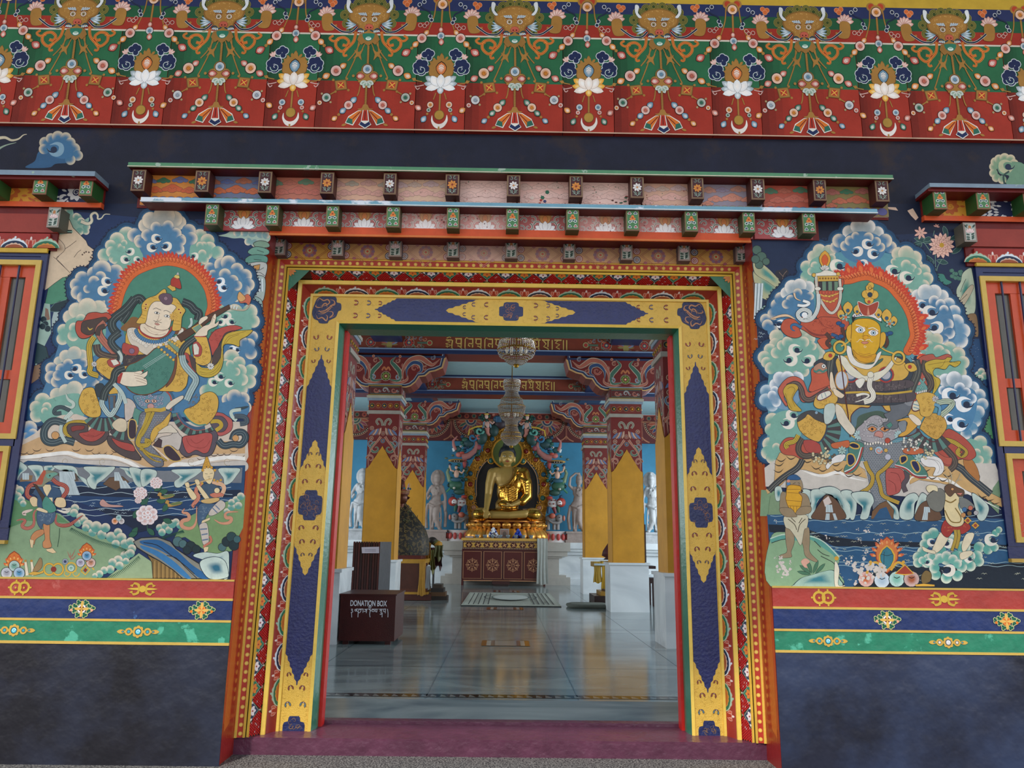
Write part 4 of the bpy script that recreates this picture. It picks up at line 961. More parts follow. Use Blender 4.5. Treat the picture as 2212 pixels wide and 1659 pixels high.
def lotus_unit(b, k):
 b.frame(980, 0, 3.174); X = 926; b.step = 1.2e-5
 M = lambda sg, pts: [(X+sg*(x-X), y) for x, y in P(pts)]
 b.stroke([(X-10,80),(X-12,215)], 14, '7a5a2c'); b.stroke([(X-10,80),(X-12,215)], 9, GOL)
 for sg in (-1,1):
  xo = X-10
  chain(b, [(xo+sg*45,40),(xo+sg*55,130),(xo+sg*88,225)], 9)
  an = 0 if sg > 0 else pi
  bead(b, xo+sg*100, 240, 19, OR, 1, an+sg*.9); bead(b, xo+sg*132, 280, 32, PK); bead(b, xo+sg*172, 320, 22, OR, 1, an+sg*.8); b.disc(xo+sg*198, 348, 11, GOL); bead(b, xo+sg*232, 377, 28, 'bc4a3c', 1, an+sg*.55)
  b.disc(xo+sg*36, 12, 30, GOL); b.disc(xo+sg*32, 10, 21, 'b8452c')
 b.disc(X-10, 40, 42, GOL); bead(b, X-10, 48, 32, OR, 0);
 bead(b, X-14, 225, 17, PK, 1, -pi/2); bead(b, X-12, 264, 24, BL_); bead(b, X-8, 303, 20, PK, 1, pi/2)
 for sg in (-1,1):
  for wd, c in ((0,'cfd6da'),(1,'1f2b52')):
   for (x, y, r) in ((1000,385,22),(1020,372,20),(1042,392,22),(1045,455,26),(1075,450,26),(1095,470,24),(1090,500,26),(1060,505,30),(1030,490,24),(1012,415,18)):
    b.disc(X+sg*(x-X), y, r+(5 if wd == 0 else 0), c, n=10)
  b.spiral(X+sg*(1060-X), 495, 30, 1.2, 9, '2f6a52', 0 if sg > 0 else pi, sg); b.spiral(X+sg*(1060-X), 495, 32, 1.2, 4, 'cfd6da', 0 if sg > 0 else pi, sg, taper=False)
  for a in (-.5,0,.5): b.petal(X+sg*(1072-X), 425, 40, 18, -pi/2+sg*.5+a, 'e4b0a4', mid='f4dcd4')
  b.stroke(M(sg,'985,575 1040,590 1100,610 1070,640 1055,615'), 7, 'd8a8a0', sm=True) if False else b.stroke(M(sg,'1040,600 1090,610 1105,595 1085,630 1068,620'), 6, 'd8b0a8', sm=True)
 for wd, c in ((6,'7a5a2c'),(0,GOL)):
  b.poly([(X+x-926, y) for x, y in P('926,385 950,430 985,430 1005,470 990,540 860,540 848,480 865,435 900,425')] if wd == 0 else [(X+(x-926)*1.06, 470+(y-470)*1.05) for x, y in P('926,385 950,430 985,430 1005,470 990,540 860,540 848,480 865,435 900,425')], c, sm=3)
 for a in range(9):
  an = pi+a*pi/8; b.petal(X+58*cos(an), 480+52*sin(an), 34, 18, an+.3, GOL)
 bead(b, X, 492, 37, BL_ if k % 2 == 0 else 'd9762c', 1, -pi/2)
 wh = ('f3e4d8','e9a52c') if k % 2 == 0 else ('eef0f2','e9edf0')
 for sg in (-1,1):
  b.petal(X+sg*30, 590, 90, 44, -pi/2+sg*1.0, wh[1] if k % 2 == 0 else '9fb0b8', mid='f6d890' if k % 2 == 0 else 'e4eaee', line='7a6a5a', lw=1.5)
  b.petal(X+sg*30, 600, 85, 40, -pi/2+sg*1.45, wh[1] if k % 2 == 0 else '9fb0b8', mid='f6d890' if k % 2 == 0 else 'e4eaee', line='7a6a5a', lw=1.5)
 b.petal(X, 605, 60, 44, pi/2, wh[1] if k % 2 == 0 else 'b9c6cc', mid='f6d890' if k % 2 == 0 else 'eef0f2', line='7a6a5a', lw=1.5)
 for sg in (-1,1): b.petal(X, 605, 105, 46, (0 if sg > 0 else pi)+sg*.22, wh[0], mid='fffaf5', line='7a6a5a', lw=1.5); b.petal(X+sg*20, 610, 85, 54, -pi/2+sg*.55, wh[0], mid='fffaf5', line='7a6a5a', lw=1.5)
 b.petal(X, 620, 95, 58, -pi/2, wh[0], mid='fffaf5', line='7a6a5a', lw=1.5)
 for sg in (-1,1):
  chain(b, M(sg,'955,655 970,700'), 8); c1, c2, c3 = (BL_,PK,GR_) if k % 2 == 0 else (OR,GR_,BL_)
  xo = X+sg*60; bead(b, X+sg*64, 736, 21, c1); bead(b, X+sg*74, 772, 14, c2); b.disc(X+sg*82, 798, 8, GOL); bead(b, X+sg*104, 832, 21, c3, 1, (0 if sg > 0 else pi)+sg*1.0)
 b.stroke([(X,660),(X,775)], 14, '7a5a2c'); b.stroke([(X,660),(X,775)], 9, GOL)
 b.disc(X+2, 840, 42, '0') if False else None
 b.poly([(X+x-926, y) for x, y in P('878,808 884,840 900,860 926,868 952,860 970,838 978,805 985,845 962,885 926,900 892,885 872,845')], 'ece4dc', sm=2); b.disc(X, 806, 35, '7a5a2c'); b.disc(X, 806, 31, 'b08a3c'); b.stroke([(X,885),(X,905)], 12, GOL)
def fmap(dx): return lambda x, y, l: at(x, y, YF-.003-l)+Vector((dx,0,0))
xc0 = at(1112.5, 120, YF).x;
drag = [-150,165-5,478,795,1112,1426,1741,2056]
for i, px_ in enumerate(drag):
 Xc = -4.98 + 0
 b = MB(fmap(at(px_, 120+(px_-1112)*.0143, YF).x-xc0)); dragon(b, i+1); o = b.build('dragon_mask_motif', FRM, fr)
xl0 = at(1272, 120+2.3, YF).x
for i, px_ in enumerate([5,322,640,955,1272,1590,1905,2220]):
 b = MB(fmap(at(px_, 122+(px_-1272)*.0143, YF).x-xl0)); lotus_unit(b, i); b.build('lotus_motif', FRM, fr)
# ======================= windows, window cornices, dado =======================
GLASS = mat('window_glass', .12, base='6a6458', noise=.15, nscale=3, bump=0, spec=.6)
GLASS.node_tree.nodes['Principled BSDF'].inputs['Transmission Weight'].default_value = .35
BARM = mat('bar_enamel', .3, base='1a2348', noise=0, bump=0)
def window(side):
 sg = -1 if side == 'l' else 1
 nm = 'window_1' if side == 'l' else 'window_2'
 lab = 'orange-framed window with dark bars at the %s edge of the wall' % ('left' if sg < 0 else 'right')
 if side == 'l': xe, zt, zm, zb = -4.06, az(542,0,60), az(957,0,30), az(1140,0,15); xg = -4.10; xg2 = -4.14
 else: xe, zt, zm, zb = 4.17, az(577,0,2140), az(973,0,2180), az(1180,0,2200); xg = 4.19; xg2 = 4.235
 xo = xe+sg*3.3
 w_ = thing(nm, lab, 'window', (xe+sg*1.6,0,zb), None, 'structure')
 def fr_(b, xa, xb, za, zb_, wd, Yf, Yb, c):
  x0, x1 = sorted((xa, xb))
  b.box((x0,Yf,za),(x0+wd,Yb,zb_),c); b.box((x1-wd,Yf,za),(x1,Yb,zb_),c); b.box((x0+wd,Yf,za),(x1-wd,Yb,za+wd),c); b.box((x0+wd,Yf,zb_-wd),(x1-wd,Yb,zb_),c)
 b = MB(); fr_(b, xe, xo, zb, zt, .06, -.03, .1, '151f52'); x0, x1 = sorted((xe+sg*.05, xo)); b.box((x0,-.03,zm-.03),(x1,.1,zm+.03),'151f52');
 b.box((x0,-.02,zt-.1),(x1,.1,zt-.04),'151f52'); x0, x1 = sorted((xe, xo)); b.box((x0,-.02,zb-.1),(x1,.1,zb+.02),'151f52'); b.box((x0,-.05,zb-.13),(x1,.05,zb-.1),'b8923a')
 x0, x1 = sorted((xe+sg*.05, xg2)); b.box((x0,-.02,zb),(x1,.1,zm),'151f52'); b.build('frame', GLOSS, w_)
 for (xa, za, zb_, up) in ((xg, zm+.03, zt-.1, 1), (xg2, zb+.03, zm-.03, 0)):
  b = MB(); fr_(b, xa, xo-sg*.06, za, zb_, .045, -.045, .08, 'd0ab48'); b.build('gold_fillet', GLOSS, w_)
  b = MB(); fr_(b, xa+sg*.045, xo-sg*.1, za+.045, zb_-.045, .1, -.0, .07, 'cf4a1e')
  st = [xa+sg*(.33+.27*k) for k in range(10)]
  for s_ in st: b.box((s_-.045,.005,za+.1),(s_+.045,.065,zb_-.1),'cf4a1e')
  if up: b.box((min(xa,xo)+.1,.01,za+.52),(max(xa,xo)-.1,.06,za+.60),'cf4a1e')
  b.build('sash', GLOSS, w_)
  for k in range(3):
   xa_, xb_ = (xa+sg*.14 if k == 0 else st[k-1]+sg*.04), st[k]-sg*.04; x0, x1 = sorted((xa_, xb_))
   cuts = [(za+.14, za+.52),(za+.6, zb_-.14)] if up else [(za+.14, zb_-.14)]
   for z0, z1 in cuts:
    b = MB(); b.box((x0,.03,z0),(x1,.036,z1),'6a6458'); b.build('pane', GLASS, w_)
  for k in range(5):
   x = xa+sg*(.20+.165*k)
   b = MB(); b.tube([(x,-.02,za+.03),(x,-.02,zb_-.03)], .009, '1a2348', n=8); b.build('bar', BARM, w_)
 return w_, xe, xo, zt
MAROON = '6b1a18'
for side in 'lr':
 w_, xe, xo, zt = window(side); sg = -1 if side == 'l' else 1
 R_ = side == 'r'
 dy = lambda y, x: y+(x-60)*.0
 cx = thing('window_cornice', 'small blue-grey and orange cornice with green blocks above the %s window' % ('left' if sg < 0 else 'right'), 'cornice', (xe+sg,0,zt+.1))
 if not R_: f = dict(f0=(367.5,378), xF=206, o0=(437,448), xO=222, blk=[(72,103,374,420),(172,201,377,423)], gb=(103,129,448,491), lot=(512,536), gld=(536,545), p=(394,437), xr=60)
 else: f = dict(f0=(397.5,406), xF=2008, o0=(469.5,480.5), xO=1994, blk=[(2016,2045,408,452),(2109,2138,409,452)], gb=(2082,2109,481,522), lot=(545,568), gld=(568,575), p=(428,470), xr=2150)
 xr = f['xr']; D = -.24
 xF = at(f['xF'], f['f0'][0], D).x; z0, z1 = az(f['f0'][1],D,xr), az(f['f0'][0],D,xr)
 far = xe+sg*3.5
 def bx(x0, x1, Yf, Yb, z0, z1, c, cols=None):
  b = MB(); a, e = sorted((x0, x1)); b.box((a,Yf,z0),(e,Yb,z1),c,cols); return b
 b = bx(xF, far, D, 0, z0, z1, '7f93a4', {'b':'64161a'}); b.build('fascia_board', FASC, cx)
 zo0, zo1 = az(f['o0'][1],-.03,xr), az(f['o0'][0],-.03,xr); xO = at(f['xO'], f['o0'][0], -.03).x
 b = bx(xF, far, D+.03, 0, z0-.025, z0, MAROON); b.build('soffit', WOOD, cx)
 b = bx(xO, far, -.05, .0, zo0, zo1, 'd4562a', {'b':'5e1714'}); b.build('fascia_board', WOOD, cx)['label'] = 'orange fascia board'
 b = bx(xO, far, -.012, 0, zo1, z0, MAROON); b.build('backboard', WOOD, cx)
 for (a, c, y0, y1) in f['blk']:
  Bb, Be = fbox(a, y0, c, y1, D+.05, 0); b = MB(); b.box(Bb, (Be[0],0,Be[2]), '2f5a2c', {'f':'8a5a44','b':'3a4a2a'}); b.mp = pm((0,D+.05,0),(1,0,0),(0,0,1),(0,-1,0))
  bflower(b, (Bb[0]+Be[0])/2, (Bb[2]+Be[2])/2, Be[0]-Bb[0], Be[2]-Bb[2], 2); b.build('bracket_block', WOOD, cx)
 b = bx(xO, at(f['blk'][1][1] if not R_ else f['blk'][0][0], 400, 0).x, -.18, 0, zo1, z0-.03, '2a5a30');
 for k in range(3):
  dx = sg*.42*(k+1); Bb, Be = fbox(*[f['blk'][0 if not R_ else 1][q] for q in (0,2,1,3)], D+.05, 0)
  b = MB(); b.box((Bb[0]+dx,Bb[1],Bb[2]), (Be[0]+dx,0,Be[2]), '2f5a2c', {'f':'8a5a44'}); b.build('bracket_block', WOOD, cx)
 zp0, zp1 = zo1, az(f['p'][0], 0, xr)
 spans = [(at(-40,415,0).x, at(98,415,0).x, 'o'), (at(127,415,0).x, at(213,415,0).x, 'w')] if not R_ else [(at(2015,450,0).x, at(2082,450,0).x, 'o'), (at(2104,450,0).x, at(2290,450,0).x, 'w')]
 for (xa, xb, k) in spans:
  b = MB(); b.box((xa,-.03,zp0),(xb,-.012,zp1), 'dc9a34' if k == 'o' else '23284a'); b.mp = pm((0,-.03,0),(1,0,0),(0,0,1),(0,-1,0))
  lc = 'c4602c' if k == 'o' else 'd8d4d2'; wv = xb-xa; H_ = zp1-zp0; rr = random.Random(4)
  xc, zc = xa+wv*.5, zp0+H_*.5
  for q in range(9): b.petal(xc, zc, H_*.42, .05, q*2*pi/9, lc)
  b.disc(xc, zc, .035, 'dc9a34' if k == 'o' else '23284a'); b.spiral(xc, zc, .03, 1.5, .01, lc)
  for q in range(int(60*wv/.5)):
   x, z = rr.uniform(xa+.02,xb-.02), rr.uniform(zp0+.01,zp1-.01)
   if hypot(x-xc, (z-zc)) < H_*.42 or x > xb-.03 or z > zp1-.03: continue
   a = atan2(z-zc, x-xc)+rr.uniform(-.6,.6); b.petal(x, z, min(.05, xb-.005-x) if cos(a) > 0 else min(.05,x-xa), .02, a, lc)
  b.build('painted_panel', WOOD, cx)['label'] = 'yellow and orange floral panel' if k == 'o' else 'white floral panel on navy'
 a, c, y0, y1 = f['gb']; Bb, Be = fbox(a, y0, c, y1, -.03, .0)
 xb0 = Bb[0] if R_ else Be[0]
 b = bx(xb0+sg*.0, far, .0-.02, .0, zt+.0, zo0, MAROON); b.box((min(xb0,far),-.035,az(y1+14,0,xr)), (max(xb0,far),-.02,az(y0+17,0,xr)), '9a3a2e'); b.build('red_board', WOOD, cx)
 Bb, Be = fbox(a, y0, c, y1, -.14, .0); b = MB(); b.box(Bb, (Be[0],-.0,Be[2]), '5c5a50', {'f':'a09a90'}); b.mp = pm((0,-.14,0),(1,0,0),(0,0,1),(0,-1,0)); bflower(b, (Bb[0]+Be[0])/2, (Bb[2]+Be[2])/2, Be[0]-Bb[0], Be[2]-Bb[2], 3); b.build('bracket_block', WOOD, cx)
 zl0, zl1 = az(f['lot'][1],-.03,xr), az(f['lot'][0],-.03,xr); zg0, zg1 = az(f['gld'][1],-.05,xr), az(f['gld'][0],-.05,xr)
 b = bx(xe, far, -.05, 0, zg0, zg1, 'cda63a'); b.box((min(xe,far),-.04,zl0),(max(xe,far),0,zl1+.03),'a03028')
 W_ = zl1-zl0
 b.mp = lambda t, v, l, z1=zl1: (t, -.041-l, z1+.02-v)
 for k in range(6):
  b.l = 0; arch(b, xe+sg*(.02+.28*k), W_+.02, (k+1) % 2, .12)
 for k in range(6): b.l = .0008; lily(b, xe+sg*(.16+.28*k), W_+.02)
 b.build('petal_band', WOOD, cx)
# ---- dado bands ----
DADOR = mat('dado_red', .33, noise=.16, bump=.25, bscale=14, nscale=4, patch=('b85a50',3.1,.64)); DADOB = mat('dado_blue', .3, noise=.2, bump=.3, bscale=12, patch=('3d5c8c',4.2,.66)); DADOG = mat('dado_green', .33, noise=.18, bump=.3, bscale=12, patch=('4fa88a',5,.6))
def vajra(b, x, z, s):
 for sg in (-1,1):
  b.poly([(x+sg*s*.28,z+.35*s),(x+sg*s*.5,z+.55*s),(x+sg*s*.85,z+.62*s),(x+sg*s*.98,z+.45*s),(x+sg*s*1.25,z+.32*s),(x+sg*s*.95,z+.18*s),(x+sg*s*.9,z+.4*s),(x+sg*s*.6,z+.35*s),(x+sg*s*.45,z+.12*s),(x+sg*s*.45,z-.12*s),(x+sg*s*.6,z-.35*s),(x+sg*s*.9,z-.4*s),(x+sg*s*.95,z-.18*s),(x+sg*s*1.25,z-.32*s),(x+sg*s*.98,z-.45*s),(x+sg*s*.85,z-.62*s),(x+sg*s*.5,z-.55*s),(x+sg*s*.28,z-.35*s)], 'c39c3e', sm=2)
  b.poly([(x+sg*s*.4,z+.12*s),(x+sg*s*1.1,z+.08*s),(x+sg*s*1.5,z),(x+sg*s*1.1,z-.08*s),(x+sg*s*.4,z-.12*s)], 'd4ae48')
 b.disc(x, z, s*.32, 'd0a944')
def rings(b, x, z, s):
 for sg in (-1,1):
  b.stroke([(x+sg*s*.4+s*.48*cos(a*.35), z+s*.48*sin(a*.35)) for a in range(18)], s*.22, 'cfa742', closed=True)
  for a in (pi/2,-pi/2,0 if sg > 0 else pi): b.disc(x+sg*s*.4+s*.66*cos(a), z+s*.66*sin(a), s*.09, 'cfa742')
  b.disc(x+sg*s*.4, z-.02*s, s*.1, 'cfa742')
def cross(b, x, z, s, k):
 for sg in (-1,1):
  b.stroke([(x+sg*s*.4,z),(x+sg*s*.9,z+.3*s),(x+sg*s*1.3,z),(x+sg*s*1.5,z+.2*s)], .005, 'c9a25a', sm=True)
  for dx, dz in ((.45,.75),(.45,-.75),(1.35,.1),(.9,.3),(.9,-.2)):
   for a in range(3): b.disc(x+sg*s*dx+.012*cos(a*2.1), z+dz*s+.012*sin(a*2.1), .015, 'c9c58a', n=7)
   for a in range(3): b.disc(x+sg*s*dx+.011*cos(a*2.1), z+dz*s+.011*sin(a*2.1), .011, '1f5a44', n=7)
  b.disc(x+sg*s*1.3, z-.15*s, .011, 'e0a080' if k else 'd9762c')
 b.disc(x, z, s*.55, 'e4dcd8' if k else 'd9803a', n=12); b.disc(x, z, s*.36, '6a2a24' if k else 'c9602c')
 for a in range(4): b.petal(x, z, s*(1.05 if a % 2 else .95), s*.36, a*pi/2, 'd8ab58')
def jewels(b, x, z, s, k):
 for sg in (-1,1):
  b.petal(x+sg*s*1.5, z, s*1.1, s*.5, 0 if sg > 0 else pi, 'c9a04a'); b.disc(x+sg*s*1.15, z, s*.46, 'c9a04a'); b.disc(x+sg*s*1.15, z, s*.2, '3fa0b0' if k else 'd8d0c8', line='2a3a44', lw=.004); b.disc(x+sg*s*1.85, z, s*.14, '4f9aa8', ry=s*.1, line='2a3a44', lw=.003)
 for a in range(8): b.disc(x+s*.5*cos(a*pi/4), z+s*.5*sin(a*pi/4), s*.24, 'c9a04a', n=9)
 b.disc(x, z, s*.55, 'c9a04a'); b.disc(x, z, s*.36, '4fb8c4' if k else 'cfc4c0', line='23404a', lw=.006); b.spiral(x, z, s*.22, 1.5, .005, 'e8f0f0')
for side, x0, x1, pxr, ys in (('left',-9,-2.185,250,(1249,1253,1290,1295,1337,1342,1386,1392)),('right',2.197,9,1940,(1269,1273,1313,1318,1361,1366,1407,1412.5))):
 z = [az(y,-.012,pxr) for y in ys]
 for nm, a, c, col, m, lab in (('dado_band',z[2],z[1],'a5342b',DADOR,'red dado band with golden emblems'),('dado_band',z[4],z[3],'182c5e',DADOB,'dark blue dado band with crossed emblems'),('dado_band',z[6],z[5],'23785a',DADOG,'green dado band with jewel rows')):
  b = MB(); b.box((x0,-.012,a),(x1,0,c),col); o = b.build(nm, m, WALL); o['label'] = lab+', '+side+' of the door'
  b = MB(pm((0,-.013,0),(1,0,0),(0,0,1),(0,-1,0))); zc = (a+c)/2; H_ = c-a
  if 'red' in lab[:4]:
   for px_, k in (((45,0),(310,1)) if side == 'left' else ((1776,0),(2035,1))):
    (rings if k == 0 else vajra)(b, at(px_,1270,0).x, zc, H_*.62)
   for q in range(1,4):
    dx = (x0 if side == 'left' else x1)
  elif 'blue' in lab[:12]:
   for px_, k in (((178,1),(437,0)) if side == 'left' else ((1913,1),(2169,0))): cross(b, at(px_,1320,0).x, zc, H_*.42, k)
  else:
   for px_, k in (((32,1),(300,1)) if side == 'left' else ((1786,1),(2044,0))): jewels(b, at(px_,1365,0).x, zc, H_*.42, k)
  e = b.build('emblem', PAINT, o)
 b = MB()
 for a, c in ((z[1],z[0]),(z[3],z[2]),(z[5],z[4]),(z[7],z[6])): b.box((x0,-.015,a),(x1,0,c),'c9a552')
 b.build('gold_line', PAINT, WALL)
 b = MB(); b.box((x0,-.01,G),(x1,0,z[7]),'2b2a3a'); b.build('plinth', PLINTHL if side == 'left' else PLINTHR, WALL)
# ======================= murals (flat paint on the wall) =======================
MURALM = mat('mural_paint', .5, noise=.09, nscale=14, bump=.1, bscale=25, spec=.3)
CREAM, CB, CG = 'e6d3b8', '4e7d9f', '7fae9b'
INK = '1d1a1c'
def lobes(b, txt, mid, rim=CREAM, k=(1,.82,.3), cen=None):
 L_ = [tuple(float(q) for q in a.split(',')) for a in txt.split()]
 if cen is None:
  cx = sum(q[0] for q in L_)/len(L_); cy = sum(q[1] for q in L_)/len(L_)
  cen = (cx, cy) if len(L_) > 1 else (cx, cy+30)
  if len(L_) > 1: cen = (cen[0], cen[1]+8)
 rim = hexc(rim); mid = hexc(mid); n = 18
 for x, y, r in L_:
  dx, dy = x-cen[0], y-cen[1]; m = hypot(dx, dy) or 1; dx /= m; dy /= m
  b.l += b.step; base = len(b.v); dk = tuple(q*.8 for q in mid)
  for kk, tt in ((1.04,-1),(1,0),(k[1],.15),((k[1]+k[2])/2,.7),(k[2],1)):
   for i in range(n):
    ca, sa = cos(2*pi*i/n), sin(2*pi*i/n); out = max(0, min(1, (ca*dx+sa*dy)*.9+.45)); out = out*out*(3-2*out)
    t = 1-(1-max(tt,0))*out
    c = tuple(rim[j]*(1-t)+mid[j]*t for j in range(3))
    if tt == -1: c = tuple(q*(.55+.45*(1-out)) for q in mid)
    b.v.append(tuple(b._p(x-dx*r*.25*(1-kk)+r*kk*ca, y-dy*r*.25*(1-kk)+r*kk*sa))); b.c.append(c)
  for q in range(4):
   for i in range(n):
    j = (i+1) % n; b.f.append((base+q*n+i, base+q*n+j, base+(q+1)*n+j, base+(q+1)*n+i))
  b.f.append(tuple(base+4*n+i for i in range(n)))
def chaikin(pts, closed=False, it=3):
 for _ in range(it):
  n = len(pts); out = [] if closed else [pts[0]]
  for i in range(n if closed else n-1):
   a, c = pts[i], pts[(i+1) % n]
   out += [(a[0]*.75+c[0]*.25, a[1]*.75+c[1]*.25), (a[0]*.25+c[0]*.75, a[1]*.25+c[1]*.75)]
  if not closed: out.append(pts[-1])
  pts = out
 return pts
def body(b, txt, col): b.poly(txt, col, sm=3)
def halo(b, txt):
 L_ = [tuple(float(q) for q in a.split(',')) for a in txt.split()]
 for e, c in ((13,'13203f'),(9.5,'1d4566'),(3.5,'2c5c80')):
  for x, y, r in L_:
   if e == 13:
    for i in range(22): b.disc(x+(r+12.5)*cos(i*.2856), y+(r+12.5)*sin(i*.2856), 1.6, '10182e', n=5)
   b.disc(x, y, r+e-(1.5 if e == 13 else 0), c, n=20)
def hook(b, x, y, s=1., fl=1, c='efe4d2'):
 b.stroke([(x-fl*9*s,y-2*s),(x-fl*4*s,y+4*s),(x+fl*3*s,y+5*s),(x+fl*8*s,y+1*s),(x+fl*8*s,y-6*s),(x+fl*2*s,y-9*s),(x-fl*6*s,y-7*s)], 7*s, c, sm=True, taper=2)
 b.disc(x-fl*1*s, y-1*s, 4.2*s, '1c2a44', n=10); b.stroke([(x-fl*1*s,y+2*s),(x-fl*7*s,y+1*s),(x-fl*10*s,y-3*s)], 3*s, '1c2a44', sm=True, taper=True)
def lines(b, txts, wd=1.1, c=INK):
 for t in txts: b.stroke(t, wd, c, sm=3)
def scarf(b, pts, wd, col, line=INK, fold=None, taper=0, lw=1.3):
 p = chaikin(P(pts)); n = len(p)
 b.stroke(p, wd+2*lw, line, taper=taper); b.stroke(p, wd, col, taper=taper)
 if fold:
  for off in (-.22,.15):
   q = []
   for i in range(1, n-1):
    dx, dy = p[i+1][0]-p[i-1][0], p[i+1][1]-p[i-1][1]; m = hypot(dx,dy) or 1; q.append((p[i][0]-dy/m*wd*off, p[i][1]+dx/m*wd*off))
   b.stroke(q, lw*.7, fold)
def brocade(b, cx, cy, rx, ry, c, n=30, s=4, seed=1):
 r_ = random.Random(seed)
 for i in range(n):
  a, q = r_.random()*6.28, r_.random()**.5
  b.spiral(cx+rx*q*cos(a), cy+ry*q*sin(a), s*r_.uniform(.6,1.1), .9, s*.22, c, r_.random()*6, r_.choice((1,-1)), n=8)
def waves(b, x0, y0, x1, y1, n, seed=2):
 r_ = random.Random(seed)
 for i in range(n):
  x, y = r_.uniform(x0,x1), r_.uniform(y0,y1); w_ = r_.uniform(4,7)
  b.stroke([(x-w_,y+1),(x-w_*.3,y-2),(x,y+1),(x+w_*.6,y-1.5),(x+w_,y+1.5)], 1.5, 'a9b8bc', taper=2)
def flame(b, x, y, L_, ang, c1='d8452a', c2='e8743a', w_=None):
 w_ = w_ or L_*.55
 b.petal(x, y, L_, w_, ang, c1); b.petal(x, y, L_*.6, w_*.6, ang, c2)
 b.stroke([(x+L_*.6*cos(ang),y+L_*.6*sin(ang)),(x+L_*.95*cos(ang+.18),y+L_*.95*sin(ang+.18)),(x+L_*1.15*cos(ang-.12),y+L_*1.15*sin(ang-.12))], w_*.3, c1, taper=True)
def ring(b, pts, r, n, seed, cen):
 p = smooth(P(pts), False, 6); r_ = random.Random(seed)
 for i in range(0, len(p)):
  x, y = p[i]; a = atan2(y-cen[1], x-cen[0])
  if i % 2 == 0:
   flame(b, x+r*.6*cos(a), y+r*.6*sin(a), r*1.5*r_.uniform(.8,1.1), a+(-.5 if x < cen[0] else .5)*0-.35, 'cf4028', 'e0703a')
 for i in range(0, len(p)):
  x, y = p[i]; b.disc(x, y, r*.92, '8a3018', n=12)
 for i in range(0, len(p)): x, y = p[i]; b.disc(x, y, r*.84, 'df6a30', n=12)
 for i in range(1, len(p), 2):
  x, y = p[i]; a = atan2(y-cen[1], x-cen[0]); b.spiral(x+r*.2*cos(a), y+r*.2*sin(a), r*.36, 1., r*.13, '8a2c1a', a, 1)
  flame(b, x+r*.3*cos(a), y+r*.3*sin(a), r*1.15, a-.5, 'cf4028', 'e8824a', r*.5)
def rock(b, txt, c1='c7d2c4', c2='3f7f86', c3=None):
 p = b.poly(txt, '1f3340', sm=2);
 cx, cy = sum(q[0] for q in p)/len(p), sum(q[1] for q in p)/len(p)
 b.grad([(cx+(q[0]-cx)*.95, cy+(q[1]-cy)*.95) for q in p], c1, c2, k=(1,.6,.2))
def falls(b, x0, y0, x1, y1, w0, w1):
 b.poly([(x0-w0,y0),(x0+w0,y0),(x1+w1,y1),(x1-w1,y1)], 'b9c4c4')
 for k in range(5): t = -0.8+.4*k; b.stroke([(x0+w0*t,y0),(x1+w1*t,y1)], 1, '3f5058' if k % 2 else 'eef2f0')
def puffs(b, txt, c='5f9c8e', rim='e6d3b8'):
 L_ = [tuple(float(q) for q in a.split(',')) for a in txt.split()]
 for x, y, r in L_: lobes(b, '%g,%g,%g' % (x, y, r), c, rim, k=(1,.72,.15), cen=(x-r*.3, y+r*2))
def grassedge(b, pts, ln=9, c='1f4a3c', sg=1):
 p = smooth(P(pts), False, 6)
 for i in range(len(p)-1):
  for q in range(2):
   x, y = p[i][0]+(p[i+1][0]-p[i][0])*q/2, p[i][1]+(p[i+1][1]-p[i][1])*q/2; b.stroke([(x,y),(x+ln*.5*sg,y+ln)], 2, c, taper=True)
def jewel(b, x, y, r, c): b.disc(x, y, r*1.1, INK, n=14); b.disc(x, y, r, mixc(c,'ffffff',.35), mid=c, n=14); b.stroke([(x-r*.4,y-r*.3),(x,y-r*.1),(x+r*.4,y-r*.3)], r*.1, INK)
def flamejewel(b, x, y, r, c):
 b.petal(x, y+r*1.3, r*4.2, r*3.1, -pi/2, '9a3a1c'); b.petal(x, y+r*1.2, r*3.9, r*2.8, -pi/2, 'd9762e');
 for a in range(7): flame(b, x+r*1.2*cos(pi+a*pi/6), y-.1*r+r*1.2*sin(pi+a*pi/6), r*.9, pi+a*pi/6*.7+.45, 'd9602a', 'efb060')
 jewel(b, x, y, r, c)
# ---------- left mural: musician king ----------
b = MB(wallmap(0), step=1.5e-6); b.frame(0,0,1)
NV = '1c3058'
b.poly('104,440 600,440 579,495 572,560 495,1252 -150,1248 -150,1143 14,1143 37,960 64,800 104,545', NV)
b.poly('112,440 600,440 596,470 440,474 300,470 112,452', '15203c')
body(b, '122,500 128,470 135,452 155,451 160,462 172,462 182,474 192,470 190,482 185,490 190,500 178,506 165,500 150,495 135,492', '8fae9a')
lobes(b, '148,456,9 165,468,8 175,478,8 187,490,8 186,500,7 172,500,8', '6f9c8c')
scarf(b, [(175,478),(190,485),(200,478),(195,465),(205,458),(212,465),(210,474),(220,472),(225,462),(238,463)], 7, 'd9ccb0', line='4a6a6a', taper=True)
b.poly('104,552 108,510 127,490 134,474 142,468 150,474 158,492 172,506 186,520 190,530 205,541 209,555 196,568 175,582 160,592 135,603 118,614 95,628', 'd9bfa0', line=INK, lw=1.2)
b.poly('121,500 133,495 156,497 157,503 140,505 120,508', '8fae9a')
lines(b, ['142,498 155,498','133,503 155,503'], 2.2); lines(b, ['126,515 138,528 140,540 128,552 122,560','140,538 152,530 165,520','128,552 122,560 140,578 152,590','115,555 128,565 142,580','160,556 168,545 175,540'], 1, '4a3a34')
for x, y in ((182,546),(186,544),(192,545),(178,550),(196,556),(200,560)): b.disc(x, y, 2, '5a4438', n=6)
b.poly('104,623 118,612 135,600 165,592 160,620 165,655 130,650 112,658 97,656', '4f8a6c', line=INK, lw=1)
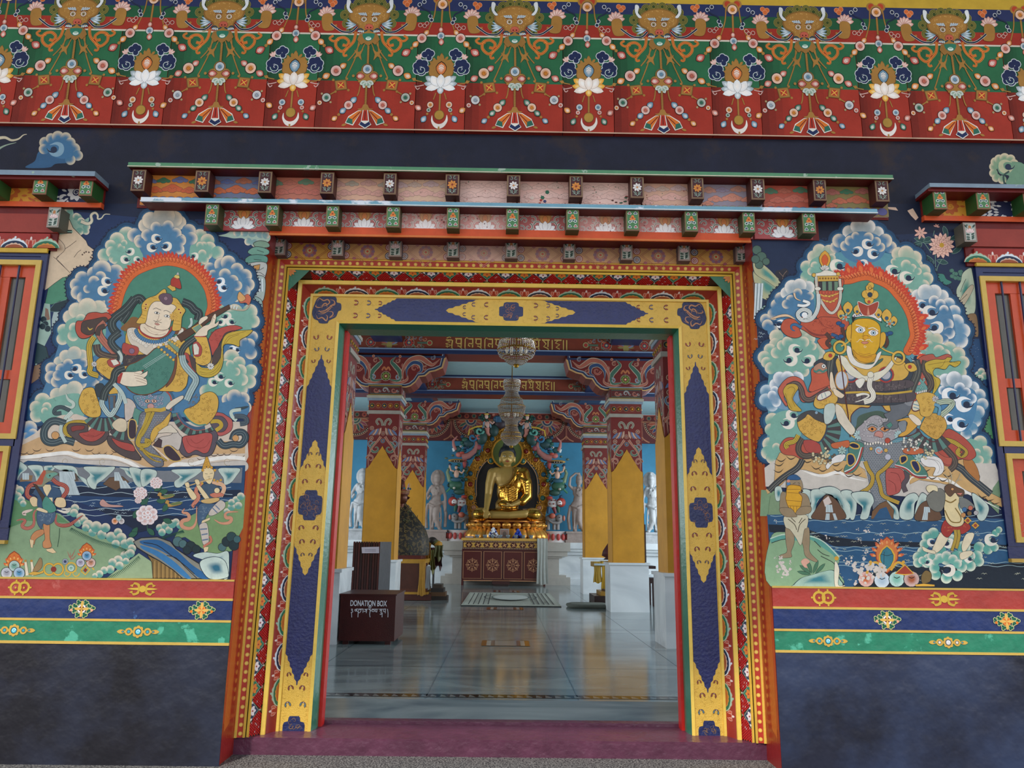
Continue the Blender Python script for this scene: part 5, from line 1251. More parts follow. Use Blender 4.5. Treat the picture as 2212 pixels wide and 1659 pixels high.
b.poly('104,672 118,655 150,645 165,652 150,672 120,674', '23363c', line='6a8a84', lw=1); b.poly('96,655 108,657 110,720 90,760 75,800 85,700', '9fb8a8'); b.poly('98,665 104,668 108,690 96,694', '8a6a58'); b.poly('116,674 126,674 125,700 112,722 112,690', 'a9b8b4')
for x, y in ((94,690),(98,700),(103,710),(92,705)): b.disc(x, y, 7, '22333a', n=9, line='6a8a84', lw=.8)
b.poly('80,740 100,750 106,775 85,785 72,785', '2a4448', line=INK); b.poly('74,790 100,782 95,810 66,830', '8a6a50', line=INK, lw=1); b.poly('66,830 110,830 100,870 60,900 52,925', '1f3a60')
waves(b, 68, 835, 92, 900, 10)
body(b, '472,509 488,505 500,498 512,494 520,500 535,496 548,494 560,496 575,500 583,505 582,520 560,530 540,528 525,515 505,515 490,512', 'a9bfae')
lobes(b, '512,503,8 528,503,8 545,503,9 563,505,9 575,508,8 536,522,8 550,525,8', '7fa0a0')
for t, c in (('548,525 560,520 575,522 582,528 580,534 560,536 550,532','7f9c84'),('535,545 545,535 560,533 580,540 578,550 550,552','6f9c88'),('528,562 540,552 560,550 577,555 575,568 550,570 535,570','5f9080'),('535,570 575,568 572,600 560,605 545,590','b9b8b0'),('540,600 572,600 568,650 545,635','a8b4ac'),('536,640 566,650 563,700 548,670','8fa8a0')): b.poly(t, c, line=INK, lw=1.2, sm=2)
b.poly('548,574 562,571 560,582 549,584','c08a4a', line=INK); lines(b, ['545,580 556,585 570,578','548,592 560,588 572,596','555,540 570,545','548,560 565,562'], 1)
falls(b, 560,602,560,630,8,9)
HAL = '355,466,22 325,476,18 314,487,13 377,473,17 387,481,13 302,520,14 408,499,15 290,508,14 274,508,18 253,518,16 239,530,12 225,551,14 432,511,16 448,520,15 470,546,14 220,582,20 177,601,15 165,615,14 168,632,15 493,568,16 512,582,14 529,596,15 536,615,14 526,629,15 189,664,20 165,671,16 151,685,14 137,713,13 135,732,13 142,770,14 128,782,12 111,796,13 111,815,14 123,853,14 92,866,16 78,880,14 80,897,15 540,673,16 547,694,14 545,727,12 542,763,13 542,801,14 538,824,15 525,861,14 454,600,10'
halo(b, HAL)
body(b, '225,540 300,520 420,520 480,560 520,640 545,720 540,830 520,880 440,900 130,900 80,890 110,800 135,720 170,640 200,590', CB)
lobes(b, '274,508,18 253,518,16 239,530,12 225,551,14 241,544,12 246,558,11 260,540,14', CG); body(b, '245,548 285,520 310,560 280,590 250,575', CG); lobes(b, '262,535,8 268,525,7 247,562,8', CG)
lobes(b, '432,511,16 448,520,15 453,535,13 470,546,14 446,548,13 440,532,10', CG); body(b, '415,525 445,530 450,560 430,580 410,560', CG); lobes(b, '432,530,8 437,548,9 442,562,9', CG)
lobes(b, '314,487,15 325,476,18 387,481,15 377,473,17 355,466,23', 'a9a8a0'); lobes(b, '290,508,15 302,520,13 408,499,15 413,515,14 389,518,13 387,537,13', CB)
body(b, '300,520 320,500 360,490 395,510 400,540 350,560 310,550', CB); lobes(b, '337,491,12 363,488,12 318,508,13 380,504,12 302,524,11 391,520,11 387,538,11', CB); body(b, '318,520 345,500 370,505 384,525 370,545 330,545', CB)
hook(b, 340,517,1.1,-1); hook(b, 330,536,1.1,-1); hook(b, 358,534,1.1,1); hook(b, 280,545,.9,1); hook(b, 272,562,1.,-1); hook(b, 298,562,.8,-1); hook(b, 418,555,.9,1)
lobes(b, '177,601,15 165,615,14 168,632,15 180,643,14 213,650,14 240,640,14 250,620,14 250,587,16 203,591,15 220,582,20', CB)
body(b, '180,605 220,585 255,600 250,640 200,650 175,630', CB); lobes(b, '217,598,12 203,608,12 189,624,9', CB); body(b, '200,615 225,602 240,620 225,645 200,635', CB); hook(b, 232,610,1.1,-1); hook(b, 225,630,1.2,-1)
lobes(b, '453,579,12 479,572,16 493,568,16 512,582,14 529,596,15 536,615,14 526,629,15 510,640,12', CB); body(b, '455,585 500,580 525,610 510,650 470,660 460,620', '5a88a6')
lobes(b, '460,593,10 486,593,13 503,606,12 512,617,11', CB); body(b, '455,605 490,600 505,625 490,650 460,650', CB); hook(b, 474,610,1,1,'f6f4f0'); hook(b, 483,623,1,-1,'f6f4f0')
lobes(b, '151,685,15 165,671,17 213,666,17 189,664,20 226,676,12', 'b9bda8'); lobes(b, '137,713,13 135,732,13', CG); body(b, '150,690 220,680 225,740 190,775 150,750 140,720', CG); lobes(b, '175,690,12 160,708,11 158,725,12', CG)
lobes(b, '128,782,12 142,770,14 177,768,13 161,763,15', 'a9b4ac'); lobes(b, '111,796,13 111,815,14 123,824,13 150,828,12 175,828,12 201,820,14 215,815,8', CB); body(b, '120,790 180,775 205,800 200,825 130,828', CB)
lobes(b, '147,786,11 132,797,12 125,811,11 180,784,10', CB); body(b, '135,800 160,785 190,800 180,822 140,822', CB); hook(b, 163,798,1.1,1); hook(b, 151,812,1,-1); hook(b, 182,810,1,-1)
lobes(b, '123,853,15 142,845,15 161,841,18', 'b0b8a8'); lobes(b, '92,866,17 78,880,14 80,897,15 110,870,12', CG); body(b, '90,870 170,850 180,900 110,920 85,900', CG); lobes(b, '101,879,10 97,888,8', CG)
lobes(b, '64,925,16 71,937,11 57,944,10', '5a8fb8')
lobes(b, '476,668,10 507,675,18 524,692,14 540,673,16 547,694,14', CG); body(b, '470,675 530,680 540,715 480,715', CG); hook(b, 488,685,1,1); hook(b, 477,697,.9,1); hook(b, 500,697,1,-1)
lobes(b, '545,727,12 538,744,13 542,763,13 526,739,11', CB); hook(b, 500,755,.8,1,'f6f4f0'); hook(b, 512,757,.8,-1,'f6f4f0')
lobes(b, '542,801,14 538,824,15 521,841,14 445,845,14 500,772,17 516,784,14 519,801,14 523,820,13 488,786,10', CG); body(b, '460,790 500,780 520,800 515,845 450,850', CG); lobes(b, '497,787,9 510,803,9', CG)
hook(b, 476,815,1.1,-1); hook(b, 462,827,1.,-1); hook(b, 497,829,1,-1)
lobes(b, '492,863,13 525,861,14 506,857,16 530,880,13', CB); body(b, '480,870 535,870 530,900 480,900', CB)
b.poly('262,700 258,650 268,620 290,590 325,572 365,565 405,575 432,598 450,630 455,670 470,700 440,760 300,760', '4d8770', sm=2)
ring(b, '251,672 256,650 263,627 276,603 293,587 314,577 337,569 359,565 380,567 403,574 422,587 437,603 449,622 455,643 457,662 452,680', 10.5, 0, 3, (357,660))
# ---- tiger skin, sea, rocks ----
b.frame(0,840,4.23)
b.poly('190,480 330,400 440,290 560,240 700,230 900,300 1200,300 2260,300 2260,400 2270,620 2240,680 1200,760 190,640', 'd8c4b0')
b.poly('185,520 360,440 420,500 900,470 2240,480 2240,590 1900,600 1650,650 1500,760 1300,700 1180,640 700,610 500,580 180,640', 'd2a878')
for i in range(34):
 x = 215+i*60; y = 545+(28 if i % 3 == 0 else 0)+(i%2)*30+max(0,(x-900))*.07-(max(0,x-1500))*.13; b.stroke([(x-40,y),(x-15,y+22),(x+20,y+20),(x+45,y-2)], 9, '5a4434', sm=True, taper=2)
b.stroke('175,630 330,615 450,600 620,585 760,620 950,615 1100,640 1230,700 1300,760 1380,800 1440,790 1500,760 1600,690 1750,690 1900,650 2100,625 2240,640', 34, 'f7efe4', sm=True)
b.poly('175,650 330,640 450,620 600,610 700,640 850,650 1000,650 1130,680 1230,730 1290,800 1400,830 1500,800 1580,720 1700,720 1850,690 2000,670 2240,660 2225,760 1850,740 1500,860 1250,750 900,700 720,720 560,690 300,710', 'ccc0b4', line='7a6a60', lw=3, sm=2)
for x in (380,600,940,1750,2080): b.spiral(x, 665, 38, 1.3, 5, 'a8946c', 1, 1)
b.frame(0,0,1)
b.poly('30,1010 60,995 300,1010 530,1005 525,1110 480,1120 400,1110 300,1130 270,1115 200,1080 150,1060 60,1060 25,1060', '23476a')
b.poly('60,1050 280,1050 290,1062 520,1058 520,1074 290,1078 60,1066', '16243c'); b.poly('130,1070 300,1075 520,1085 515,1100 300,1110 260,1118', '1f3f66'); b.poly('200,1095 300,1105 420,1120 300,1150 250,1120', '15223a')
for y in (1034,1052,1066,1082,1100,1112): b.stroke([(35+q*12+(y-1034)*1.1, y+2.5*sin(q*1.1)) for q in range(int((480-(y-1034)*1.)/12))], 1.1, 'b9c8cc')
waves(b, 140, 1040, 500, 1110, 46)
b.frame(0,840,4.23)
b.poly('160,660 230,690 300,710 560,690 720,720 900,700 1250,740 1500,750 2215,720 2210,800 2205,860 1700,850 300,850 130,830','7a7c80')
for t in ('150,660 230,690 250,730 190,780 150,850 130,840','250,700 380,700 400,780 420,830 340,850 320,800 290,750','400,710 470,700 520,700 470,760 420,780','480,700 640,700 700,730 720,790 790,830 830,910 740,830 680,760 600,735 540,740','760,710 960,710 1060,715 960,820 890,870 870,920 820,900 790,830 820,780','1090,715 1260,740 1270,800 1230,830 1160,790 1130,740','1180,715 1300,740 1350,860 1290,905 1240,880 1200,800'): rock(b, t)
for t in ('1560,740 1720,730 1860,730 1800,790 1720,840 1650,900 1600,900 1590,850 1640,800','1990,730 2110,720 2200,730 2160,800 2110,860 2050,880 2040,820','1290,740 1420,740 1430,800 1330,890 1290,880'): rock(b, t)
b.poly('520,780 580,750 700,780 720,840 640,850 560,830', '5a4a3c'); b.poly('190,820 230,790 300,790 290,840 180,850','8a6a48'); b.poly('940,870 1000,810 1120,800 1180,850 1060,930 1000,900','6a4e38', line=INK, lw=4)
falls(b, 595,755,640,970,55,90); falls(b, 640,755,670,830,40,20); falls(b, 235,770,235,830,30,30); falls(b, 1065,760,1085,840,20,40); falls(b, 1120,840,1150,910,30,50)
b.frame(0,0,1)
b.poly('0,1249 -150,1248 -150,1143 22,1143 28,1075 60,1095 130,1110 165,1140 210,1155 250,1175 290,1190 275,1215 200,1250', '8aa27a')
b.poly('28,1075 45,1075 110,1100 150,1130 60,1125 20,1140', '5f8a5c'); b.poly('230,1249 260,1225 300,1195 330,1215 335,1249', '9aac84')
b.poly('400,1120 440,1100 530,1070 525,1140 500,1190 460,1200 400,1160 375,1165', '7f9c66')
puffs(b, '33,1055,9 42,1060,10 38,1072,9 46,1080,8 50,1088,7 30,1066,8'); puffs(b, '150,1105,8 162,1098,9 160,1108,9 175,1118,10 168,1130,8 182,1125,9 190,1135,12 200,1150,9 185,1140,8 208,1138,12 220,1155,10 228,1140,10 240,1160,11 255,1150,9 262,1162,11 250,1175,9 270,1175,10 282,1170,9 285,1185,9')
puffs(b, '270,1200,10 282,1195,9 255,1210,10 243,1215,9 258,1222,9 238,1230,9 225,1232,8 215,1240,8 205,1244,6 272,1212,7'); puffs(b, '345,1140,8 358,1135,9 350,1150,8 365,1145,8 372,1132,9 380,1128,8 388,1135,7 490,1105,7 500,1095,8 510,1080,8 520,1072,8 515,1092,8 500,1085,7')
grassedge(b, '155,1140 185,1155 215,1168 250,1178 275,1188', 8, '24503c', -1.6); grassedge(b, '205,1250 235,1245 270,1225 300,1200', 7, '24503c', 1.6); grassedge(b, '350,1160 380,1150 395,1145', 6, '24503c', 1.5)
b.poly('318,1198 330,1205 348,1212 390,1235 392,1249 330,1249 328,1215', '8a6c3c', line=INK);
for k in range(7): b.stroke([(330+k*9,1208+k*3),(330+k*9,1249)], 1.2, '5a4020'); b.stroke([(334+k*9,1212+k*3),(334+k*9,1249)], 1.6, 'b08a50')
b.poly('288,1170 305,1162 340,1160 368,1170 380,1185 410,1205 450,1230 475,1250 395,1250 375,1232 345,1212 320,1198 296,1183', '8a8678', line=INK, lw=2)
b.poly('304,1168 340,1166 362,1176 385,1192 415,1220 455,1248 430,1248 400,1222 370,1202 340,1186 308,1176', '2a6090', sm=2); b.poly('305,1178 340,1190 375,1212 412,1248 400,1248 370,1225 335,1200 308,1186', '3a78a8', sm=2); lines(b, ['310,1172 340,1178 370,1200 395,1218 420,1240','360,1200 380,1205 400,1225 425,1249'], 1.6)
for t in ('415,1200 440,1192 470,1195 493,1190 496,1215 494,1249 480,1250 450,1215','430,1215 460,1202 485,1210 494,1235 490,1249 450,1250'): rock(b, t, 'c9d6c8', '2f6a80')
for (x, y, r, c) in ((384,1170,11,'4f7070'),(395,1175,9,'4f7070'),(412,1180,11,'1f3236'),(404,1188,9,'1f3236'),(424,1186,9,'1f3236'),(480,1182,9,'4f7070'),(490,1170,11,'1f3236'),(500,1160,11,'2c484a'),(505,1178,11,'1f3236'),(512,1165,8,'3f6264')): b.disc(x, y, r, c, line=INK, lw=1)
b.frame(250,1030,4.23)
for x, y, a in ((350,130,-.6),(370,220,0),(300,200,2.5),(200,300,2),(430,320,-1),(430,390,.3),(200,460,2.2),(200,510,2.8),(290,470,.8),(260,190,3),(390,150,-.3)): b.petal(x, y, 90, 50, a, '2f5f48', line='14241c', lw=3)
lines(b, ['290,500 285,350 290,200 340,100','285,260 240,200'], 6, '3a5a48')
for (cx, cy, r) in ((285,350,95),(225,150,60),(370,55,55),(205,215,30)):
 for k in range(8): a = k*pi/4+.3; x, y = cx+r*.68*cos(a), cy+r*.62*sin(a); b.grad([(x+r*.42*cos(q*.63),y+r*.38*sin(q*.63)) for q in range(10)], 'f4e4e0', 'e0b0a4', k=(1,.6,.1), line='a07068', lw=2)
 for k in range(5): a = k*1.256; x, y = cx+r*.28*cos(a), cy+r*.25*sin(a); b.grad([(x+r*.3*cos(q*.63),y+r*.26*sin(q*.63)) for q in range(10)], 'fbf1ee', 'dca090', k=(1,.6,.1), line='a07068', lw=2)
for x, y in ((400,170),(470,240)): b.poly([(x-20,y),(x-5,y-28),(x+20,y-20),(x+20,y+5),(x+80,y),(x+130,y+10),(x+60,y+30),(x+10,y+35),(x,y+10)], 'c09048', line=INK, lw=3, sm=2); b.poly([(x+30,y+5),(x+110,y-15),(x+140,y),(x+60,y+22)], '6f7a48', sm=2)
b.frame(0,1030,4.23)
jewel(b, 1050,405,30,'d9803a'); jewel(b, 1110,405,28,'b9a8a0'); jewel(b, 1085,375,26,'7aa8a0'); b.poly('910,240 940,205 1000,250 1100,260 1120,275 950,275', 'c9968a', line=INK, lw=3, sm=2)
for x in (120,): pass
jewel(b, 60,880,50,'9a98a0'); flamejewel(b, 130,815,48,'6f9c88'); jewel(b, 175,880,50,'4f88a8')
for x in (235,290): b.poly([(x-15,770),(x+10,775),(x+30,900),(x-2,905)], 'e4d2b4', line=INK, lw=3); b.disc(x-2, 768, 12, 'b8863a')
b.poly('300,860 340,780 365,740 385,760 385,820 350,860', '9a7a50', line=INK, lw=3, sm=2); b.poly('255,890 300,865 360,870 400,850 395,880 320,900', 'd0a040', line=INK, lw=3)
for x in (450,530): b.stroke([(x+48*cos(q*.33), 845+52*sin(q*.33)) for q in range(19)], 18, '9a6a20', closed=True); b.stroke([(x+48*cos(q*.33), 845+52*sin(q*.33)) for q in range(19)], 13, 'd8a83c', closed=True)
b.disc(490, 845, 26, '8a3028'); b.stroke([(650+48*cos(q*.33), 830+45*sin(q*.33)) for q in range(19)], 13, 'd8a83c', closed=True); jewel(b, 650,835,28,'8fb8a0')
for x in (610,690): b.spiral(x, 880, 34, 1.2, 11, 'd8a83c')
b.stroke('740,860 780,805 820,850 780,895 740,860', 13, 'd8a83c'); b.stroke('780,860 820,805 860,850', 12, 'd8a83c'); b.poly('760,855 780,830 800,850 780,875', '8a3028')
for s_ in ((650,760,640,690),(655,730,690,660),(640,740,615,680),(660,755,700,710)): b.stroke([(s_[0],s_[1]),(s_[2],s_[3])], 13, 'a8705c', taper=True)
jewel(b, 595,775,26,'2a3a60'); jewel(b, 735,785,38,'9a90a0'); jewel(b, 830,785,42,'c08060'); flamejewel(b, 793,722,42,'3f80a8')
b.frame(0,1030,4.23)
scarf(b, '480,20 520,60 600,80 620,130 560,200 500,240', 38, 'a8483a', fold='e8c8b0'); scarf(b, '340,60 260,80 240,170 290,200 330,220', 38, 'a8483a', fold='e8c8b0'); scarf(b, '300,300 200,330 240,350', 30, 'e0c4b4', taper=2); scarf(b, '380,270 300,320 320,440 250,480 190,450 240,400 200,385 150,400', 30, 'b85a48', fold='e8d8c8', taper=2)
scarf(b, '520,340 500,420 560,450 640,440 690,400 760,350', 32, 'a8483a', fold='e8d8c8', taper=2); scarf(b, '520,300 600,330 640,300 560,290', 26, 'e8dcc8', taper=2)
b.poly('270,210 300,180 340,200 350,260 300,270', 'e8c898', line=INK, lw=3, sm=2); b.poly('520,190 590,200 600,270 540,280 500,250', 'e8c898', line=INK, lw=3, sm=2)
b.poly('300,150 350,90 440,80 540,110 560,180 500,200 470,300 350,280 340,190', '3a5470', line=INK, lw=3, sm=2); b.poly('385,70 460,70 470,110 430,180 400,130','e8cfa0', line=INK, lw=3); b.poly('400,190 480,190 480,300 400,300','e8cfa0')
b.poly('280,560 320,500 390,480 400,520 330,570 310,620', 'cf8a58', line=INK, lw=3, sm=2); b.poly('270,570 310,580 300,650 280,645','e8c898', line=INK, lw=3)
b.poly('395,430 450,420 455,560 470,640 400,650 390,600 410,560','cf8a58', line=INK, lw=3, sm=2); b.poly('420,660 480,650 515,690 480,700 430,680','e8c898', line=INK, lw=3)
b.poly('340,320 400,300 500,310 495,400 440,440 395,430 380,480 340,420', '4a6078', line=INK, lw=3, sm=2); brocade(b, 415, 360, 60, 50, '8fa0a8', 20, 12)
b.poly('300,60 330,70 420,190 470,250 440,290 390,250 380,200', '4a3428', line=INK, lw=3); b.poly('400,200 430,180 500,260 510,310 450,330 400,300 385,250', '4f8f7c', line=INK, lw=3, sm=2)
b.poly('330,300 360,280 430,310 430,330 380,320', 'ecd2a4', line=INK, lw=3, sm=2)
b.poly('340,80 370,10 400,-50 450,-60 520,-40 530,-20 490,0 470,30 420,60 390,90', '8a8a70', line=INK, lw=3, sm=2); b.poly('330,60 360,0 400,-60 420,-40 400,10 380,70', 'b8543a', sm=2); b.poly('420,-20 500,-40 525,-25 480,0 440,15', '6fa08c', sm=2); b.disc(455,-10,7,INK)
scarf(b, '545,470 540,560 525,640', 3, '2f5a3c')
b.frame(250,1030,4.23)
scarf(b, '880,60 960,60 1000,100 960,180', 36, 'e8b890', fold='b85a48'); scarf(b, '780,60 720,130 770,190 700,260 720,270', 34, 'cf7a60', fold='e8c8a8')
scarf(b, '740,270 740,420 690,480 600,460 600,400 680,390 660,330 600,330 630,290', 36, 'dc9a78', fold='b85a48', taper=2); scarf(b, '900,390 960,430 1050,420 1060,370 1000,380 1000,320 1120,320', 32, 'dc9a78', fold='b85a48', taper=2)
b.poly('760,260 840,240 940,260 920,310 850,330 800,420 770,480 745,380', '46607a', line=INK, lw=3, sm=2); brocade(b, 820, 330, 50, 70, '8fa0a8', 20, 12)
b.poly('780,90 850,60 940,90 950,150 870,230 800,200', '46586a', line=INK, lw=3, sm=2)
b.poly('640,80 670,90 740,180 700,210 650,130', 'edd2a0', line=INK, lw=3, sm=2); b.poly('730,50 770,80 860,200 830,220 750,110', 'edd2a0', line=INK, lw=3, sm=2); b.poly('790,210 930,190 940,220 860,245 790,235', 'd8b070', line=INK, lw=3, sm=2)
b.poly('860,160 940,140 990,170 900,190','cf7a60', line=INK, lw=2, sm=2); b.disc(925,125,26,'edd2a0', line=INK, lw=3)
b.poly('920,240 960,215 1000,240 990,290 900,350 850,350 860,310', 'd0c0b0', line=INK, lw=3, sm=2); lines(b, ['880,280 930,330','910,260 950,300'], 10, '6a7a90')
b.poly('790,400 860,370 860,395 780,430', 'edd2a0', line=INK, lw=3); b.poly('765,440 835,430 850,600 800,620 775,520', 'd0c0b0', line=INK, lw=3, sm=2); lines(b, ['770,480 835,475','785,530 840,520','790,580 845,570'], 12, '6a7a90'); b.poly('800,640 850,640 840,680 810,690', 'edd2a0', line=INK, lw=3)
scarf(b, '860,540 880,590 830,620 800,640', 20, 'cf7a60')
b.poly('795,-30 800,-70 830,-85 870,-80 900,-50 895,0 870,60 840,60 800,10', 'edd2a0', line=INK, lw=3, sm=2); b.poly('790,-70 820,-170 830,-190 845,-170 870,-100 910,-80 860,-90 830,-95', 'd8a03c', line=INK, lw=3, sm=2)
for x, y in ((795,-60),(815,-85),(845,-90),(875,-85),(905,-60),(825,-120),(840,-150)): b.disc(x, y, 13, 'd8a03c', n=8, line='8a4a20', lw=2)
lines(b, ['815,-30 840,-25','860,-28 885,-32','840,0 862,0','848,15 860,15'], 3); lines(b, ['640,90 750,55 880,15'], 9, 'd8b070')
b.poly('630,60 665,50 675,90 650,100','edd2a0', line=INK, lw=3, sm=2); b.poly('720,30 755,25 770,65 740,75','edd2a0', line=INK, lw=3, sm=2)
for x, y in ((900,30),(930,40),(960,30),(790,60)): b.disc(x, y, 12, 'd8a03c', n=8)
# ---- the king ----
b.frame(0,840,4.23)
scarf(b, '600,40 620,100 680,130 660,180 590,150', 30, 'c9d4c4', fold=INK, taper=2)
scarf(b, '640,200 560,160 500,180 490,230 560,220', 34, '38474c', fold='9aa8a0'); scarf(b, '660,210 580,290 660,290', 40, 'c8d2c4', fold=INK)
scarf(b, '600,320 480,280 400,360 400,470 480,500 580,460 680,490', 62, '3c4b50', fold='8f9c98', lw=4); b.disc(505, 425, 36, 'd29a60', line=INK, lw=4)
scarf(b, '560,330 550,400 600,490', 30, 'c3cfc4', fold=INK)
scarf(b, '700,430 600,420 590,340 680,300 800,310 810,350', 36, 'cda836', fold=INK, lw=4)
b.poly('620,400 620,330 700,310 800,330 810,390 900,360 980,370 990,440 900,510 780,510 700,470', '5a4a48', line=INK, lw=5, sm=2); b.poly('720,410 800,390 860,350 960,370 940,430 860,480 780,470', 'b04a40', line=INK, lw=4, sm=2); b.poly('650,350 700,335 770,340 760,370 700,380 660,390','8a3a34', line=INK, lw=3, sm=2)
lines(b, ['760,420 850,440 940,400','800,420 860,430'], 3, '6a1c1c')
b.poly('980,440 1040,430 1180,470 1240,560 1290,640 1230,650 1100,600 1000,520', '554644', line=INK, lw=5, sm=2); b.poly('1020,450 1100,480 1210,510 1230,570 1150,560 1070,520', 'b04a40', line=INK, lw=4, sm=2)
def pleats(b, cx, cy, r0, r1, a0, a1, n):
 for i in range(n):
  a, c = a0+(a1-a0)*i/n, a0+(a1-a0)*(i+1)/n
  b.poly([(cx+r0*cos(a),cy+r0*sin(a)),(cx+r1*cos(a),cy+r1*sin(a)),(cx+r1*cos(c),cy+r1*sin(c)),(cx+r0*cos(c),cy+r0*sin(c))], '5f8478' if i % 2 else '4a3f40', line=INK, lw=2.5)
pleats(b, 950, 180, 90, 210, .5, 2.6, 12); pleats(b, 1150, 280, 80, 190, .6, 2.5, 9)
b.frame(270,840,4.23)
pleats(b, 680, 190, 190, 255, .75, 3.0, 16)
b.poly('500,470 560,430 760,400 820,380 850,440 800,590 720,620 640,600 560,620 500,570', '5c5058', line=INK, lw=5, sm=2); b.poly('530,440 640,420 750,400 800,430 770,560 720,590 650,560 580,590 540,530', 'bb544c', line=INK, lw=4, sm=2); lines(b, ['560,450 600,520 720,540 780,470','600,460 650,500 720,460'], 3, '7a2420')
b.poly('820,230 880,220 920,240 980,290 970,380 880,430 840,400', 'b85a54', line=INK, lw=4, sm=2); b.poly('770,270 880,250 940,320 900,390 820,380', '5c5058', line=INK, lw=4, sm=2); scarf(b, '780,300 860,290 890,340 830,380', 34, 'cda836', fold=INK)
scarf(b, '1130,160 1060,180 1000,180', 22, '38474c', taper=2); scarf(b, '1060,190 960,200 980,260 1020,290', 30, 'c9d4c4', fold=INK); scarf(b, '1000,250 1100,250 1120,310 1050,320', 44, '44505a', fold='9aa8a0')
scarf(b, '850,470 900,530 990,500 1060,520 1110,450 1080,390 1000,400 980,470', 56, '3a4850', fold='8f9c98', lw=4); b.disc(1010, 450, 30, 'd29a60', line=INK, lw=3)
b.poly('545,190 620,160 680,110 690,60 770,25 830,50 855,120 830,230 740,330 620,310 550,250', 'd9aa4a', line=INK, lw=4, sm=2); brocade(b, 700, 180, 130, 130, '9a6e24', 60, 16, 4)
b.stroke('480,230 540,310 640,360 730,350', 30, '3f6078', sm=True); b.stroke('470,220 530,320 640,378 730,368', 6, 'b04a40', sm=True); b.stroke('530,210 580,280 660,330 740,325', 12, '4f8f84', sm=True)
b.frame(0,840,4.23)
b.poly('730,70 770,0 850,-10 880,60 920,180 910,250 830,260 760,220 720,140', 'd9aa4a', line=INK, lw=4, sm=2); brocade(b, 820, 120, 80, 120, '9a6e24', 40, 16, 5)
b.poly('870,-30 930,-50 960,0 950,60 890,70', '353f44', line=INK, lw=3, sm=2)
scarf(b, '1060,-20 1110,60 1070,160 1010,260 950,180 920,120 970,20', 44, 'bcccc4', fold=INK, lw=4); b.poly('985,60 1060,60 1050,170 1000,190','6a5a50', line=INK, lw=3); b.stroke('1020,70 1020,180', 30, '4a6a80'); b.poly('980,10 1060,-20 1080,40 1000,50','d9aa4a', line=INK, lw=3)
b.frame(270,840,4.23)
b.poly('0,100 60,100 100,160 90,230 30,290 0,280', 'cdbcae', line=INK, lw=4, sm=2); b.poly('-60,270 10,290 10,380 -60,390 -120,330','d8c4a4', line=INK, lw=3, sm=2); b.poly('90,170 180,220 150,320 100,330 70,250','5f9080', line=INK, lw=3); b.poly('40,290 100,300 100,430 60,460 30,420','3f2f38', line='d8b060', lw=10, sm=2)
b.poly('160,210 400,200 420,280 350,330 250,420 230,500 330,620 350,700 270,710 170,630 90,500 120,350', '6f7078', line=INK, lw=4, sm=2)
for i in range(26):
 for j in range(9):
  y = 240+i*17; x = 150+j*24+(12 if i % 2 else 0)+(max(0,y-480))*.45-(0 if y > 420 else 0)
  lo = 130+max(0,y-470)*.75-(y-240)*.12 if y < 470 else 100+(y-470)*.85; hi = 390-(y-240)*.95 if y < 430 else 205+(y-430)*.55
  if lo < x < hi: b.stroke([(x-9,y),(x,y+8),(x+9,y)], 2.6, 'b9b8b4')
b.poly('420,220 390,330 310,400 250,490 230,440 260,360 340,300 400,230', 'd9aa4a', line=INK, lw=3, sm=2); brocade(b, 320, 340, 60, 50, '9a6e24', 12, 14, 6)
b.stroke('200,220 140,400 110,520', 10, 'e8d8c8', sm=True)
scarf(b, '220,200 190,330 130,430 110,520 200,520 230,480 180,470', 40, 'c4a23a', fold='6a5010', lw=3); scarf(b, '260,210 210,330 150,430', 26, 'c9a83e', fold='6a5010', lw=3); scarf(b, '140,540 220,600 320,620 380,660', 34, 'c4a23a', fold='6a5010', taper=True, lw=3); scarf(b, '160,550 190,600 270,660 330,670', 26, 'bf9c34', fold='6a5010', taper=True, lw=3)
b.poly('270,480 330,440 420,420 460,370 500,420 520,450 490,560 420,520 350,540', 'cbbdb0', line=INK, lw=4, sm=2); b.poly('250,520 310,450 340,470 330,540 290,530','4a3438', line=INK, lw=3); b.poly('350,540 410,520 490,600 510,650 440,660 370,610','3f2f38', line='d8b060', lw=10, sm=2); b.poly('300,400 400,330 440,350 480,400 380,400','e0d0b8', line=INK, lw=3, sm=2); b.stroke('250,520 330,590 400,650', 10, 'e8d8c8', sm=True)
b.poly('80,60 200,60 320,50 360,20 440,60 430,150 380,190 300,200 180,190 110,140', '6a8f9c', line=INK, lw=4, sm=2); rr = random.Random(8)
for i in range(90): a, q = rr.random()*6.28, rr.random()**.5; b.disc(235+125*q*cos(a), 105+65*q*sin(a), 8, 'a9a8b8', n=6, line='3a3f58', lw=2)
for x in (205,265): b.disc(x, 112, 22, 'e8c0a4', ry=15, line='6a2420', lw=4); b.disc(x, 112, 8, '201414')
b.disc(235, 160, 32, 'c9968c', ry=27, line='5a2a2a', lw=4); b.stroke('180,200 240,190 320,195 370,180', 34, 'c9a23e', sm=True); b.stroke('180,218 240,208 320,213', 4, '6a4a14', sm=True); b.stroke('375,20 420,80 420,200', 14, 'b04a40', sm=True); b.stroke('395,10 440,80 435,200', 18, '3f6078', sm=True)
b.poly('370,170 420,110 520,60 530,90 440,160 400,190','e0d0b8', line=INK, lw=3, sm=2)
b.frame(280,640,4.23)
scarf(b, '-80,230 -20,150 0,100 40,40 90,10 120,50', 70, '37403f', fold='8a948c', lw=4); scarf(b, '480,50 560,80 590,130 640,150 620,220', 66, '343c3e', fold='8a948c', lw=4); scarf(b, '560,200 570,250 540,290', 22, 'b9c9c0')
b.poly('-80,300 -20,230 20,190 80,200 130,260 160,330 60,340', '8a5f34', sm=2); b.poly('390,260 440,270 520,300 480,350 380,330', '7a4a2c', sm=2)
b.frame(0,640,4.23)
